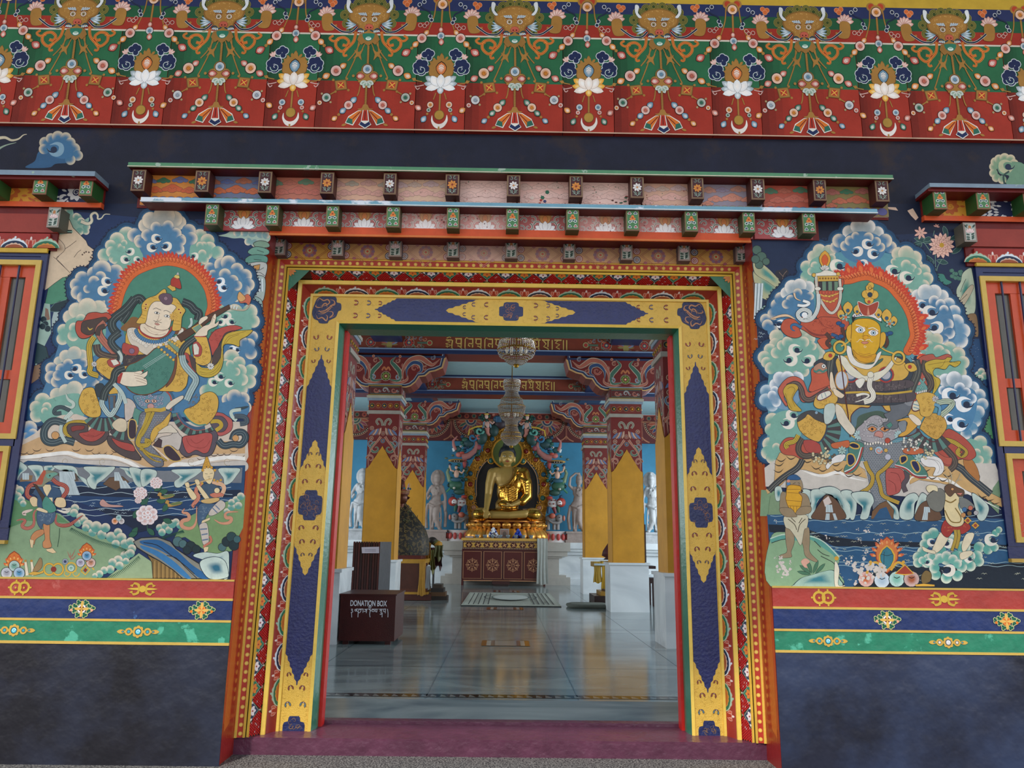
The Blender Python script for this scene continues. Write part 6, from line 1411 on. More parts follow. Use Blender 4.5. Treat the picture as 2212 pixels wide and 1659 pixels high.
scarf(b, '1230,20 1150,120 1020,210 1020,290 1080,350', 70, '37403f', fold='8a948c', lw=4)
b.poly('700,230 760,220 800,160 870,145 930,155 980,150 1020,190 960,230 900,250 870,330 800,380 730,380 690,310', 'b94e3a', line=INK, lw=5, sm=2); b.poly('740,290 760,230 850,210 960,190 980,230 900,270 880,320 810,355 750,330', '4f3f38', line=INK, lw=4, sm=2); b.stroke('800,280 820,305 850,290', 12, 'd8b040', sm=True, taper=2)
scarf(b, '960,240 890,300 920,380 1000,470 1080,540', 60, 'b8705a', fold='6a241c', lw=4)
scarf(b, '960,270 900,290 890,360', 40, '4f3f38', lw=3); scarf(b, '860,370 810,440 820,560 830,640 810,700 900,725', 46, 'c9a63c', fold='5a4410', lw=4)
scarf(b, '880,440 890,520 1000,560 1080,560', 60, '54443e', fold='a08a60', lw=4)
scarf(b, '1090,330 1000,400 1040,470 1110,520 1100,600', 60, '3c4444', fold='8a948c', lw=4); scarf(b, '1080,500 1120,560 1080,640', 26, 'c3cfc4', fold=INK)
b.poly('880,590 940,560 1080,600 1100,680 1020,760 940,720 870,650', 'd9aa4a', line=INK, lw=4, sm=2); brocade(b, 960, 650, 70, 60, '9a6e24', 16, 16, 7); b.stroke('870,610 890,690 960,750 1010,770', 12, '2f3a50', sm=True)
for a in range(9): b.petal(860, 620, 28, 14, a*.7, 'e0d8d0', line=INK, lw=2)
b.poly('980,590 1040,570 1100,610 1060,650 1000,640','b04a40', line=INK, lw=3, sm=2); b.poly('1010,585 1060,575 1090,615 1040,635','e4dcc8', line=INK, lw=2)
b.frame(280,640,4.23)
b.poly('-30,330 60,290 300,400 420,380 520,420 560,560 540,700 470,860 100,840 -60,720 -40,520', 'd9aa4a', line=INK, lw=4, sm=2); b.poly('400,640 520,620 540,700 480,860 360,840', 'd9aa4a', sm=2); brocade(b, 440, 730, 70, 90, '9a6e24', 40, 16, 9)
b.poly('-60,540 160,530 100,620 -60,640', '453a3c', line=INK, lw=3); brocade(b, 40, 580, 70, 30, '8a7a60', 12, 12, 2)
b.poly('-20,300 60,290 100,350 240,420 400,370 420,400 300,470 170,540 40,460 -10,400', 'dccdb8', line=INK, lw=3, sm=2)
for i in range(28): a = pi*(.02+.96*i/27); b.disc(240-235*cos(a), 300+rr.uniform(.8,1.15)*150*sin(a), 20, 'e6dac8', n=9, line='8a7a6a', lw=2)
b.poly('-60,430 0,440 80,470 60,540 -60,520','b04a40', line=INK, lw=3, sm=2); b.disc(20,500,26,'8a6a80', line=INK, lw=3)
for i in range(24): a = pi*(.05+.9*i/23); x, y = 230-165*cos(a), 290+120*sin(a); b.petal(x, y-16, 44, 24, pi/2+(.5-i/23)*1.1, '5080a4', line='1c2f44', lw=2.5)
b.stroke([(235-148*cos(pi*(.02+.96*i/20)), 270+112*sin(pi*(.02+.96*i/20))) for i in range(21)], 16, 'b03a30')
b.poly('100,260 150,250 340,290 350,330 300,370 220,375 150,350 100,310', 'edd6b8', line=INK, lw=3, sm=2); lines(b, ['130,280 180,330 260,355 330,340','230,350 260,345'], 3, '8a5a4a')
b.poly('140,240 160,150 200,60 260,40 380,60 430,90 420,150 390,190 360,290 290,310 190,280', 'efd9bc', line='6a3428', lw=5, sm=2)
b.poly('60,240 110,160 110,80 160,20 240,-10 300,-60 330,-60 350,0 430,20 480,90 510,130 480,190 470,290 460,310 390,310 400,220 395,150 425,100 380,70 260,45 205,65 170,130 150,230 120,250', 'dcae4c', line=INK, lw=4, sm=2)
lines(b, ['115,90 170,100','110,120 160,135','95,160 150,180','85,190 140,205','400,220 460,230','400,250 465,260','200,10 250,20','300,-30 350,-20','430,60 480,80'], 3, '8a5c1c')
b.poly('265,10 300,-25 370,-20 395,30 370,75 310,70', '6a4f5c', line=INK, lw=3, sm=2); b.disc(330,20,18,'9a7a84',line=INK,lw=2); b.disc(400,185,20,'7f9c6a',line=INK,lw=3)
for a in range(10): b.petal(400, 185, 44, 14, a*.63, 'e0b050', line='8a5020', lw=1.5)
for x, y in ((150,75),(145,110),(450,120),(465,150)): b.disc(x, y, 10, '8a2c20', n=8, line='f0d080', lw=3)
b.stroke([(215,118),(240,108),(262,116),(288,128)], 4, INK, sm=True); b.stroke([(310,135),(335,130),(375,150)], 4, INK, sm=True)
b.poly('225,150 245,140 275,158 250,162', 'faf4ea', line=INK, lw=3.5, sm=2); b.disc(250,152,8,'1a1412'); b.poly('315,180 340,168 370,190 340,192', 'faf4ea', line=INK, lw=3.5, sm=2); b.disc(343,181,8,'1a1412')
lines(b, ['270,170 262,205 250,215 275,222 290,210'], 3, '8a5a48'); lines(b, ['218,222 240,230 255,226 270,235 292,242','232,240 250,235 262,244'], 4, '2a1c18'); b.poly('228,250 250,246 275,258 250,264', 'c98a78', line='6a2a24', lw=2, sm=2); lines(b, ['232,275 230,290'], 5, '1a1412'); lines(b, ['160,270 200,320 260,330 320,315'], 2, 'b08a70')
b.frame(290,440,4.23)
b.poly('300,760 330,740 370,740 380,790 350,800', 'dcae4c', line=INK, lw=3); b.poly('335,700 350,680 370,670 410,685 430,770 400,775 370,760 335,745', 'b03a2c', line=INK, lw=3, sm=2); b.poly('360,670 375,650 410,655 415,680 390,685', 'e0c468', line=INK, lw=2); b.poly('382,650 400,622 412,650', 'c9c4bc', line=INK, lw=2)
b.frame(280,640,4.23)
b.poly('-20,640 60,600 160,540 250,470 330,520 410,580 400,680 340,800 220,880 100,900 0,860 -60,760', '4d8270', line='6a3c20', lw=9, sm=2); brocade(b, 170, 720, 190, 130, '2f6254', 70, 16, 12)
b.poly('330,830 400,680 415,560 432,520 430,640 400,760', '7a4a34', line=INK, lw=3, sm=2)
b.poly('265,465 320,450 430,540 400,580', '46708c', line=INK, lw=4); b.poly('340,420 390,400 480,480 440,520', '7f9c84', line=INK, lw=4)
for (x0_, y0_, x1_, y1_) in ((265,465,400,580),(310,440,440,530),(365,400,480,480)):
 for k in range(6): t = k/5; b.disc(x0_+(x1_-x0_)*t, y0_+(y1_-y0_)*t, 13, 'dcae4c', n=8, line='6a4010', lw=2)
b.poly('430,360 580,270 660,200 910,75 920,110 740,220 600,330 470,420', '5a3c2c', line=INK, lw=4); b.poly('570,290 640,250 670,290 610,335', '7f9c84', line='dcae4c', lw=9)
b.stroke('920,110 1000,125 1060,120 1100,70', 16, 'b9a890', sm=True); lines(b, ['925,110 935,80','950,115 960,85','975,120 985,92'], 9, 'dfe4e4')
b.poly('990,10 1040,0 1080,-20 1110,20 1090,80 1060,60 1010,60', 'cf6a4c', line=INK, lw=3, sm=2); b.poly('1000,-40 1030,-20 1060,20 1020,50 985,20', 'e0a868', line=INK, lw=3, sm=2)
lines(b, ['120,640 320,515','130,650 330,525','140,660 340,530'], 2.5, 'd0dcd4')
b.poly('1030,290 960,265 860,280 770,320 720,400 730,460 750,540 790,500 850,380 950,320', 'bb5044', line=INK, lw=4, sm=2); brocade(b, 800, 370, 60, 60, '8a2c28', 14, 14, 3)
b.poly('750,620 770,520 830,430 870,340 960,310 900,340 860,430 850,560 800,640','54443e', line=INK, lw=3, sm=2)
b.poly('1125,310 1060,310 960,320 880,350 840,430 830,560 760,640 660,650 610,600 605,680 650,730 740,740 820,690 855,590 860,450 940,440 1000,460 1010,400 1080,360', 'cbaa3e', line=INK, lw=4, sm=2)
lines(b, ['1060,320 960,350 890,380 850,470','1000,350 920,380 870,440','840,480 820,620 740,700 640,690','850,520 830,640 750,715 650,710','810,600 740,670 640,660'], 3, '6a5210')
b.poly('590,370 700,370 750,520 750,610 700,640 620,620 580,540', 'dcae4c', line=INK, lw=4, sm=2); brocade(b, 680, 520, 50, 90, '9a6e24', 22, 16, 3); b.stroke('620,620 680,635 740,600 745,520 710,380', 9, '2f3a50', sm=True)
b.poly('580,430 620,415 660,470 650,540 600,550 575,500','b04a40', line=INK, lw=3, sm=2); b.poly('580,440 610,430 635,470 630,530 590,535','e4dcc8', line=INK, lw=2);
for a in range(10): b.petal(740, 640, 34, 16, a*.63, 'ece6dc', line=INK, lw=2)
b.poly('500,520 540,530 600,600 600,720 550,680 500,600','b04a40', line=INK, lw=3, sm=2); b.poly('540,530 600,570 610,700 570,650','54443e', line=INK, lw=3)
scarf(b, '600,380 500,450 460,540 520,620', 50, '3c4444', fold='8a948c', lw=4); scarf(b, '480,540 490,620 560,700 620,760 560,860 520,950', 56, 'a9bcb8', fold=INK, lw=4)
b.poly('595,365 600,345 640,300 680,270 730,250 760,180 785,160 790,200 780,250 815,225 800,270 720,310 700,360', 'efd9bc', line=INK, lw=3.5, sm=2); b.poly('630,240 650,200 700,180 715,200 680,230 640,260','efd9bc', line=INK, lw=3, sm=2)
lines(b, ['590,368 700,370'], 8, 'b03a30'); lines(b, ['740,180 780,210','770,170 750,240'], 3, '8a5a48')
b.frame(0,640,4.23)
scarf(b, '1140,650 1050,680 1040,780 960,860 940,950', 62, '38403f', fold='8a948c', lw=4); scarf(b, '1040,800 1120,880 1150,980', 34, 'c3cfc4', fold=INK)
b.frame(280,640,4.23)
b.poly('-110,740 -80,700 -40,690 40,690 100,680 120,700 100,715 150,690 165,680 160,720 130,750 150,755 160,780 155,810 100,820 0,825 -80,800', 'f0dcc0', line=INK, lw=4, sm=2)
lines(b, ['40,720 110,735 150,755','50,745 110,760 155,780','60,770 110,785 150,800','40,700 100,712'], 3, '8a5a48'); b.poly('-110,740 -80,700 -60,700 -90,800 -115,790', 'b03a30'); b.disc(120, 680, 9, '8a3020')
b.build('mural', MURALM)
_m = bpy.data.objects['mural']; tag(_m, 'mural of a pale helmeted king playing a green lute among clouds, left of the doorway', 'mural', 'painted wall murals')
# ---------- right mural: yellow-faced guardian with banner and mongoose ----------
b = MB(wallmap(0), step=1.5e-6); b.frame(0,0,1)
b.poly('1624,512 1640,440 2100,470 2108,570 2150,820 2195,1182 2330,1182 2330,1276 1669,1268 1640,800', '1b2947')
b.poly('1640,440 2090,440 2090,500 1640,520', '141c34')
b.poly('1916,447 1935,448 1940,455 1920,452', 'd9b8a0'); b.poly('1960,455 1972,450 1984,470 1978,476 1968,466', 'd9b8a0')
for t in ('1626,585 1660,600 1690,625 1680,650 1640,640','1626,560 1640,565 1660,580 1680,600 1695,615 1690,630 1660,610 1630,590'): rock(b, t, 'b9b48a', '4f8f84')
for (x, y, r) in ((1635,540,10),(1645,555,11),(1655,565,8),(1640,572,9),(1632,560,9)): b.disc(x, y, r, '4f6a5c', line=INK, lw=1)
b.poly('1626,610 1640,612 1648,640 1640,660 1650,680 1632,690', '6a4a38'); falls(b, 1640,612,1636,690,9,8)
rock(b, '1630,690 1650,660 1680,640 1670,680 1650,700', '8fb4a0', '3a6a70'); waves(b, 1632, 700, 1655, 770, 8)
for (x, y) in ((1683,592),(1695,588),(1690,602)): b.disc(x, y, 9, '2c2a33', n=9)
lines(b, ['1690,612 1692,595 1700,585','1692,598 1683,588','1695,605 1706,602'], 1, '8a7060')
b.frame(1900,470,4.23)
for x, y, a, L_ in ((480,230,-2.9,170),(390,230,2.9,90),(390,240,2.6,90),(500,400,-2.7,150),(500,410,2.7,90),(620,180,-1.9,110),(640,200,-.35,120),(660,330,-.6,110),(520,390,.25,110),(400,210,-.3,80)): b.petal(x, y, L_, 42, a, '2a4a48', line='8aa894', lw=2.5)
lines(b, ['515,510 510,400 510,330','490,170 500,120','470,320 430,260 400,220','380,160 415,200','520,510 530,450 570,380'], 6, '6a8a78')
for (cx, cy, r) in ((568,255,120),(375,140,62),(520,85,30)):
 for ring_, n_ in ((1.,14),(.75,12),(.5,9)):
  if r < 100 and ring_ < 1: continue
  if r < 40: n_ = 4
  for k in range(n_ if r > 100 else n_-7 if r > 40 else 4): a = k*2*pi/(n_ if r > 100 else 7)+ring_+(2.6 if r < 100 else 0); b.petal(cx, cy, r*ring_, r*.36, a, 'f0c4b0', mid='dc9a88', line='8a4a44', lw=2.5)
b.disc(568,252,22,'c99a30')
b.poly('500,520 580,515 610,560 660,590 600,620 520,610 490,560', '3f7f70', line=INK, lw=3, sm=2)
for k in range(14): b.disc(700+45*cos(k), 520+38*sin(k*1.7), 18, '4f7a68', n=8, line='22403a', lw=2)
rock(b, '830,450 760,500 740,580 700,660 710,750 740,860 780,900 870,880 880,700 850,500', 'b9c0a4', '3a7f70'); b.poly('740,740 830,620 860,640 800,760 740,830','b9a88c', line=INK, lw=3, sm=2); lines(b, ['790,560 760,620 740,680','800,700 760,740 730,770'], 4)
b.frame(1900,670,4.23); b.poly('800,60 850,30 890,60 900,240 820,190', '8a6a48', line=INK, lw=3, sm=2); b.poly('810,270 910,260 985,700 880,640 840,560 830,400','20446a'); waves(b, 830, 290, 940, 520, 12)
puffs(b, '900,590,30 930,560,32 960,600,34 920,620,30', '6fa08c'); b.poly('905,850 990,850 1040,1180 1000,1180 920,1000','4f8a5c')
b.frame(0,0,1)
HR = '1834,501,14 1852,489,15 1876,490,15 1895,503,14 1813,520,15 1805,534,12 1912,520,15 1924,534,13 1770,541,14 1791,543,14 1758,555,14 1742,576,13 1742,598,13 1711,621,16 1727,617,15 1699,633,13 1687,645,14 1678,659,13 1671,678,13 1654,690,12 1663,755,13 1651,772,14 1656,783,12 1665,795,13 1656,845,14 1654,864,14 1661,959,14 1658,978,14 1665,910,13 1940,548,14 1957,548,17 1976,557,15 1995,586,15 2002,602,14 1995,617,13 2018,631,16 2035,640,14 2049,657,14 2061,673,14 2065,696,17 2080,715,16 2075,736,16 2070,765,15 2080,783,14 2075,805,13 2084,826,16 2101,838,14 2115,854,14 2122,873,13 2113,890,14 2106,909,14 2099,926,13 2117,956,15 2129,978,15 2129,997,13'
halo(b, HR)
body(b, '1770,560 1860,540 1960,560 2000,600 2040,680 2070,760 2090,850 2100,960 2080,1000 1700,1000 1660,900 1665,780 1700,680 1745,620', '5b93a0')
W2 = 'f0e6da'
lobes(b, '1758,555,14 1770,541,14 1791,543,14', 'a8b8a0'); lobes(b, '1742,576,13 1742,598,13', CG); body(b, '1755,560 1800,550 1815,600 1780,640 1745,620 1748,585', CG); lobes(b, '1796,557,9 1760,574,9 1753,586,9', CG); hook(b, 1812,577,1.6,-1)
lobes(b, '1834,501,14 1895,503,14 1852,489,15 1876,490,15', 'a0a8a8', W2); lobes(b, '1805,534,12 1813,520,15 1924,534,13 1912,520,15', CB); body(b, '1815,530 1835,505 1865,500 1895,508 1915,530 1900,560 1860,570 1825,555', CB)
lobes(b, '1826,531,11 1836,520,11 1848,510,9 1902,534,10 1893,522,10 1876,513,11', CB); body(b, '1835,530 1860,515 1890,528 1895,550 1860,562 1835,550', CB); hook(b, 1876,529,1.2,-1,W2); hook(b, 1850,545,1.2,1,W2); hook(b, 1888,550,1.2,-1,W2); hook(b, 1862,572,1.1,1,W2)
lobes(b, '1671,678,13 1678,659,13 1687,645,14', CB); lobes(b, '1699,633,13 1746,621,14 1711,621,16 1727,617,15', 'a4b0b4', W2); body(b, '1690,645 1740,625 1760,660 1740,700 1690,700 1675,680', CB); lobes(b, '1708,647,10 1699,657,10 1723,633,10 1749,640,9', CB); lobes(b, '1654,690,12 1658,702,12 1670,715,12', CB); hook(b, 1684,701,1,1,'f6f4f0')
lobes(b, '1677,727,15 1675,743,13 1734,722,14 1748,731,13 1767,755,13 1772,765,11', 'a8b8a0'); lobes(b, '1663,755,13 1651,772,14 1656,783,12 1665,795,13 1736,802,12 1689,802,13 1710,802,12', CG); body(b, '1670,755 1690,730 1740,730 1770,760 1750,795 1690,800 1665,780', CG)
lobes(b, '1677,762,12 1689,746,11 1701,739,12 1755,748,9 1736,739,12', CG); body(b, '1690,760 1710,745 1740,750 1750,780 1700,790', CG); hook(b, 1720,758,1.4,-1); hook(b, 1706,780,1.4,1); hook(b, 1745,781,1.4,1)
lobes(b, '1656,845,14 1654,864,14 1668,876,13', '6a94ac', 'c9d4d8'); lobes(b, '1675,831,13 1684,817,14 1722,817,14 1701,817,15', '9aaab8', 'f4f0ec'); body(b, '1670,840 1720,825 1730,860 1700,885 1665,870', '7a9cb4'); lobes(b, '1673,843,9 1668,854,10 1677,869,10', '8aa4b8', 'f4f0ec')
lobes(b, '1668,907,15 1665,928,13 1661,959,14 1658,978,14 1668,989,13', CG); body(b, '1670,900 1720,890 1730,940 1700,1000 1665,980', CG); lobes(b, '1677,966,9', CG); hook(b, 1713,899,1.3,-1); hook(b, 1700,916,1.4,1)
lobes(b, '1940,548,14 1980,572,13 1976,557,15 1957,548,17', 'a8b8a0'); lobes(b, '1995,586,15 2002,602,14 1995,617,13 1975,622,12 1952,621,12', CG); body(b, '1930,560 1975,560 1995,600 1970,625 1930,600', CG); lobes(b, '1931,565,7 1971,579,9 1983,586,8 1957,572,11', CG); hook(b, 1931,588,1.5,-1); hook(b, 1961,602,1.5,-1)
lobes(b, '1983,640,15 2035,640,14 2018,631,16 1999,631,17', 'a4b4bc', W2); lobes(b, '2049,657,14 2061,673,14 2065,696,17 2080,715,16 2075,736,16 2061,743,13', '6a94b0', W2); body(b, '1990,650 2040,650 2060,690 2060,735 2010,725 1985,690', '5580a0'); lobes(b, '2018,650,12 2032,657,11 2039,669,10 2047,701,13 2051,720,12 2039,734,10', CB, W2)
hook(b, 1992,662,1.4,-1,W2); hook(b, 2012,677,1.6,-1,W2); hook(b, 2020,710,1.5,1,W2)
lobes(b, '2002,729,15 2023,734,14', 'a8b8a0'); lobes(b, '2051,753,15 2070,765,15 2080,783,14 2075,805,13 2032,805,12', CG); body(b, '1990,740 2050,750 2070,790 2050,810 1980,800', CG); lobes(b, '2006,748,12 2028,757,12 2042,765,11', CG); hook(b, 1980,775,1.3,1)
lobes(b, '2042,821,14 2101,838,14 2084,826,16 2061,819,17', '9aaab4', 'f6f2ee'); lobes(b, '2115,854,14 2122,873,13 2113,890,14 2106,909,14 2099,926,13 2087,937,12', '5f90ac', W2); body(b, '2035,840 2100,840 2110,880 2090,930 2050,920 2030,880', '4f84a8'); lobes(b, '2037,843,10 2073,838,12 2087,847,10 2099,861,11', CB, 'f6f2ee')
hook(b, 2056,857,1.8,-1,'f8f4f0'); hook(b, 2086,876,1.8,-1,'f8f4f0'); hook(b, 2051,907,1.3,-1,'f8f4f0'); hook(b, 2076,919,1.6,-1,'f8f4f0')
lobes(b, '2117,956,15 2129,978,15 2129,997,13', CG); body(b, '2090,950 2120,960 2125,1000 2090,1000', CG); lobes(b, '2110,978,9 2115,994,10', CG)
b.poly('1800,620 1840,610 1880,606 1915,616 1945,640 1960,680 1968,720 1960,765 1930,800 1810,800 1790,700', '4f8a74', sm=2)
ring(b, '1818,604 1836,603 1853,598 1874,595 1891,602 1909,609 1926,620 1940,636 1953,652 1963,669 1970,687 1973,705 1976,724 1970,741 1962,757', 12, 0, 6, (1865,700))
for x, y, L_ in ((1835,590,22),(1862,588,26),(1885,590,24),(1905,598,22),(1985,690,22),(1990,712,20),(1985,755,22),(1980,775,20)): flame(b, x, y, L_, -1.9 if x < 1910 else -.5)
# ---- seat: tiger skin, clouds ----
b.frame(1630,850,4.23)
b.poly('90,680 200,600 2200,640 2240,760 2250,900 1500,950 600,880 100,850', 'd2c6b8')
b.poly('2260,750 2230,1100 2130,1000 2180,860', '7a9470'); b.poly('60,880 300,900 300,1120 50,1120','7f9a74')
b.poly('190,620 230,540 330,540 420,600 520,560 640,600 900,620 1010,700 1030,780 900,740 600,740 470,700 380,690 250,830 120,920 100,880 180,800', 'd3a76c', line=INK, lw=3)
b.poly('1400,700 1700,640 1900,600 2010,640 2060,760 2040,850 2260,960 2260,1040 2100,960 1900,870 1700,820 1500,790 1420,830', 'd3a76c', line=INK, lw=3)
b.stroke('430,700 540,740 640,750 760,720 880,770 1020,800', 30, 'f4ebe0', sm=True, taper=2); b.stroke('1400,830 1450,760 1600,770 1780,800 1900,880 2050,960 2250,1060', 30, 'f4ebe0', sm=True, taper=2)
for (x, y, f_) in ((220,640,-.3),(215,700,-.3),(240,600,-.2),(330,580,.2),(480,610,.4),(560,670,.2),(620,690,0),(740,640,-.2),(760,690,-.2),(860,740,.3),(930,730,.2),(1560,690,.2),(1620,760,.2),(1700,700,0),(1720,780,.1),(1760,740,0),(1980,700,.5),(2000,740,.5),(2080,930,.6),(2140,960,.6),(2190,990,.6)):
 b.stroke([(x-45,y-10-f_*20),(x-10,y+18),(x+20,y+16),(x+50,y-8+f_*20)], 11, '4a3828', sm=True, taper=2)
scarf(b, '440,600 400,680 300,740 220,800 130,890', 50, '3f3f40', fold='a09a88', lw=4, taper=False); scarf(b, '2010,740 1900,690 1850,640', 10, '3f3f40'); scarf(b, '1820,650 1900,690 1960,760 2050,830 2160,920', 56, '3b4248', fold='a09a88', lw=4)
b.frame(1900,850,4.23)
b.poly('770,600 840,600 900,700 910,800 850,760 780,680', 'b8763c', line=INK, lw=3, sm=2)
b.poly('520,450 600,340 660,330 780,410 860,500 880,570 820,610 730,600 690,660 600,660 560,600', 'b5503f', line=INK, lw=4, sm=2)
scarf(b, '560,420 580,480 640,540 690,600 690,660 640,700', 50, '54463f', fold='8a7a60', lw=4); scarf(b, '600,420 680,440 760,500 800,540 760,580 700,540 740,500', 34, 'c9a83a', fold='5a4410', lw=4); scarf(b, '740,510 780,530 740,570', 18, '6a4a34')
b.poly('520,480 540,540 600,580 660,590 650,650 590,640 540,580 500,540','b85a46', line=INK, lw=3, sm=2)
b.frame(1630,850,4.23)
b.poly('230,480 270,420 330,400 430,420 480,460 600,480 630,540 560,570 440,600 360,570 280,560 240,530', 'b9543f', line=INK, lw=4, sm=2); scarf(b, '440,410 400,470 400,540 460,580 540,560 580,540', 48, '54463f', fold='8a7a60', lw=4); scarf(b, '400,380 370,440 310,450 280,470 300,500', 38, 'c9a83a', fold='5a4410', lw=4)
b.poly('450,430 540,430 620,490 600,540 500,540 460,500','b04a40', line=INK, lw=3, sm=2)
pleats(b, 560, 330, 90, 230, -.5, 1.3, 10)
b.poly('390,240 440,190 560,190 650,240 650,340 610,420 570,440 480,400 410,330', 'dba94c', line=INK, lw=4, sm=2); brocade(b, 520, 310, 110, 95, '9a6e24', 50, 16, 2)
b.poly('390,260 410,200 480,160 560,160 650,210 660,270 560,240 490,190 460,220', '4a4644', line=INK, lw=3, sm=2); b.disc(565,175,14,'8fa8b8',line=INK,lw=2)
b.stroke('655,250 660,340 620,420 580,450', 12, '3f4a5c', sm=True);
b.frame(1900,850,4.23)
pleats(b, 470, 300, 110, 240, .7, 2.9, 11)
b.poly('370,310 430,200 500,180 580,210 615,300 570,380 520,420 450,390 390,340', 'd2a048', line=INK, lw=4, sm=2); brocade(b, 500, 300, 100, 100, '946a24', 50, 16, 8); b.stroke('350,320 400,390 480,440 540,430', 10, '5a2a2c', sm=True)
b.frame(1630,850,4.23)
b.poly('770,60 1500,60 1480,300 1100,430 900,400 800,250', 'd9a84a', sm=2); brocade(b, 900, 120, 130, 70, '9a6e24', 24, 14, 6)
b.poly('880,260 890,190 960,130 1040,130 1080,100 1160,110 1210,160 1330,170 1420,220 1480,350 1300,400 900,380', '5f7a86', line='5a2a2c', lw=9, sm=2); b.poly('930,290 950,210 1050,170 1150,160 1250,210 1350,260 1400,380 920,380','4a5c4c', sm=2)
b.poly('920,390 1000,600 1030,740 1060,900 1090,1100 1150,1150 1200,1080 1240,900 1260,700 1400,560 1450,400 1300,450 1100,440', '74777c', line=INK, lw=3, sm=2)
for i in range(40):
 y = 430+i*17; hw_ = (250 if y < 560 else 250-(y-560)*.48); cx = 1165 if y < 800 else 1165-(y-800)*.05
 if hw_ < 25: continue
 for j in range(int(-hw_/24), int(hw_/24)+1): x = cx+j*24+(12 if i % 2 else 0); b.stroke([(x-10,y-2),(x,y+8),(x+10,y-2)], 2.6, 'bcb9b4')
b.poly('930,330 980,280 1060,210 1130,200 1200,240 1270,230 1330,300 1330,380 1230,440 1120,460 1010,440 940,400', 'a9a0a0', line=INK, lw=4, sm=2); rr = random.Random(4)
for i in range(110): a, q = rr.random()*6.28, rr.random()**.5; b.disc(1130+180*q*cos(a), 320+100*q*sin(a), 13, 'b9b0ae', n=6, line='5a5058', lw=2)
for x in (1075,1190): b.poly([(x-42,325),(x,300),(x+42,325),(x,350)], 'd88a50', line=INK, lw=4, sm=2); b.disc(x, 325, 12, '2a1c14'); b.stroke([(x-50,305),(x,280),(x+50,305)], 8, '4a5c58', sm=True)
b.poly('1095,385 1110,350 1150,345 1175,370 1165,405 1130,395', 'c98a7c', line='6a2420', lw=4, sm=2)
for k in range(11): b.petal(1010+k*24, 440+8*sin(k), 30, 18, pi/2, 'ece0d0', line=INK, lw=2)
for k in range(7): b.petal(950, 380, 50, 20, 1.2+k*.6, 'b8d0cc', line=INK, lw=2); b.petal(1320, 380, 50, 20, 2.6+k*.6, 'b8d0cc', line=INK, lw=2)
b.disc(1215, 430, 26, 'b84a34', line=INK, lw=3); b.disc(1135, 520, 38, 'a9c0cc', line=INK, lw=3); b.spiral(1135,520,28,1.2,16,'d98a70'); b.disc(1065,505,16,'d8a850',line=INK,lw=3); b.disc(1200,520,18,'d8a850',line=INK,lw=3); b.disc(1218,580,28,'c0bcc4',line=INK,lw=2); b.disc(1228,745,32,'5f90b0',line=INK,lw=3)
b.frame(1900,850,4.23)
b.poly('60,700 130,680 200,690 240,760 200,860 170,910 80,930 60,860','b8554c', line=INK, lw=4, sm=2); scarf(b, '240,700 260,780 210,830 240,900', 40, '5a4c50', lw=3); lines(b, ['100,720 170,740 200,830','80,790 140,830 150,900'], 4, '6a1c1c')
b.frame(1630,850,4.23)
scarf(b, '1010,620 1040,700 1090,760 1060,860 960,910 900,960 840,980', 32, 'cba33c', fold='6a5010', lw=4); scarf(b, '1260,610 1190,690 1110,740 1150,840 1160,930 1220,960 1320,1000', 32, 'cba33c', fold='6a5010', lw=4)
b.poly('860,460 940,440 1000,480 960,640 900,720 820,720 830,660 870,620','4f8070', line=INK, lw=3, sm=2); b.stroke('990,490 950,620 900,690 830,730', 14, 'b03a34', sm=True); b.stroke('975,490 935,620 890,680 820,715', 8, 'f0e8e0', sm=True)
b.poly('860,470 900,450 950,470 950,500 900,500','1c1c40', line='d8ac50', lw=12, sm=2); b.poly('850,560 900,560 920,620 880,660 850,640','24264e', line='d8ac50', lw=12, sm=2)
b.poly('650,660 700,600 760,560 830,560 800,620 720,640 670,690','ece4dc', line=INK, lw=3, sm=2); b.poly('700,460 780,440 860,430 860,490 790,500 720,500','c8663c', line=INK, lw=3, sm=2)
for a in range(8): b.petal(800, 520, 44, 20, a*.78, 'a9c4b8', line=INK, lw=2)
for k in range(40): b.disc(640+rr.gauss(0,50), 580+rr.gauss(0,30), 13, 'd9c89c' if k % 3 else '6a5a48', n=7, line=INK, lw=2)
b.frame(1900,850,4.23)
b.poly('150,640 260,560 330,600 420,700 440,760 380,780 280,740 200,680','4f8070', line=INK, lw=3, sm=2); b.stroke('140,660 240,690 330,760 430,765', 14, 'b03a34', sm=True); b.stroke('140,650 240,680 330,745 430,750', 7, 'f0e8e0', sm=True)
b.poly('190,580 240,570 250,610 200,640','1c1c40', line='d8ac50', lw=12, sm=2); b.poly('290,620 340,620 370,690 340,720 300,670','24264e', line='d8ac50', lw=12, sm=2)
b.poly('230,500 380,500 410,540 300,560 220,540','c8663c', line=INK, lw=3, sm=2)
for a in range(8): b.petal(360, 590, 44, 20, a*.78, 'a9c4b8', line=INK, lw=2)
b.poly('380,590 480,570 560,600 590,680 560,740 490,750 510,680 440,670 390,640','ece4dc', line=INK, lw=3, sm=2); lines(b, ['410,600 500,610 550,680 530,730','430,590 540,620 570,690'], 3, '8a8078')
for k in range(50): b.disc(300+rr.gauss(0,55), 460+rr.gauss(0,25), 12, 'e0d8c8' if k % 3 else '6a6a68', n=7, line=INK, lw=2)
for k in range(24): b.disc(440+rr.gauss(0,25), 550+rr.gauss(0,22), 12, 'd9c89c' if k % 3 else '6a6a68', n=7, line=INK, lw=2)
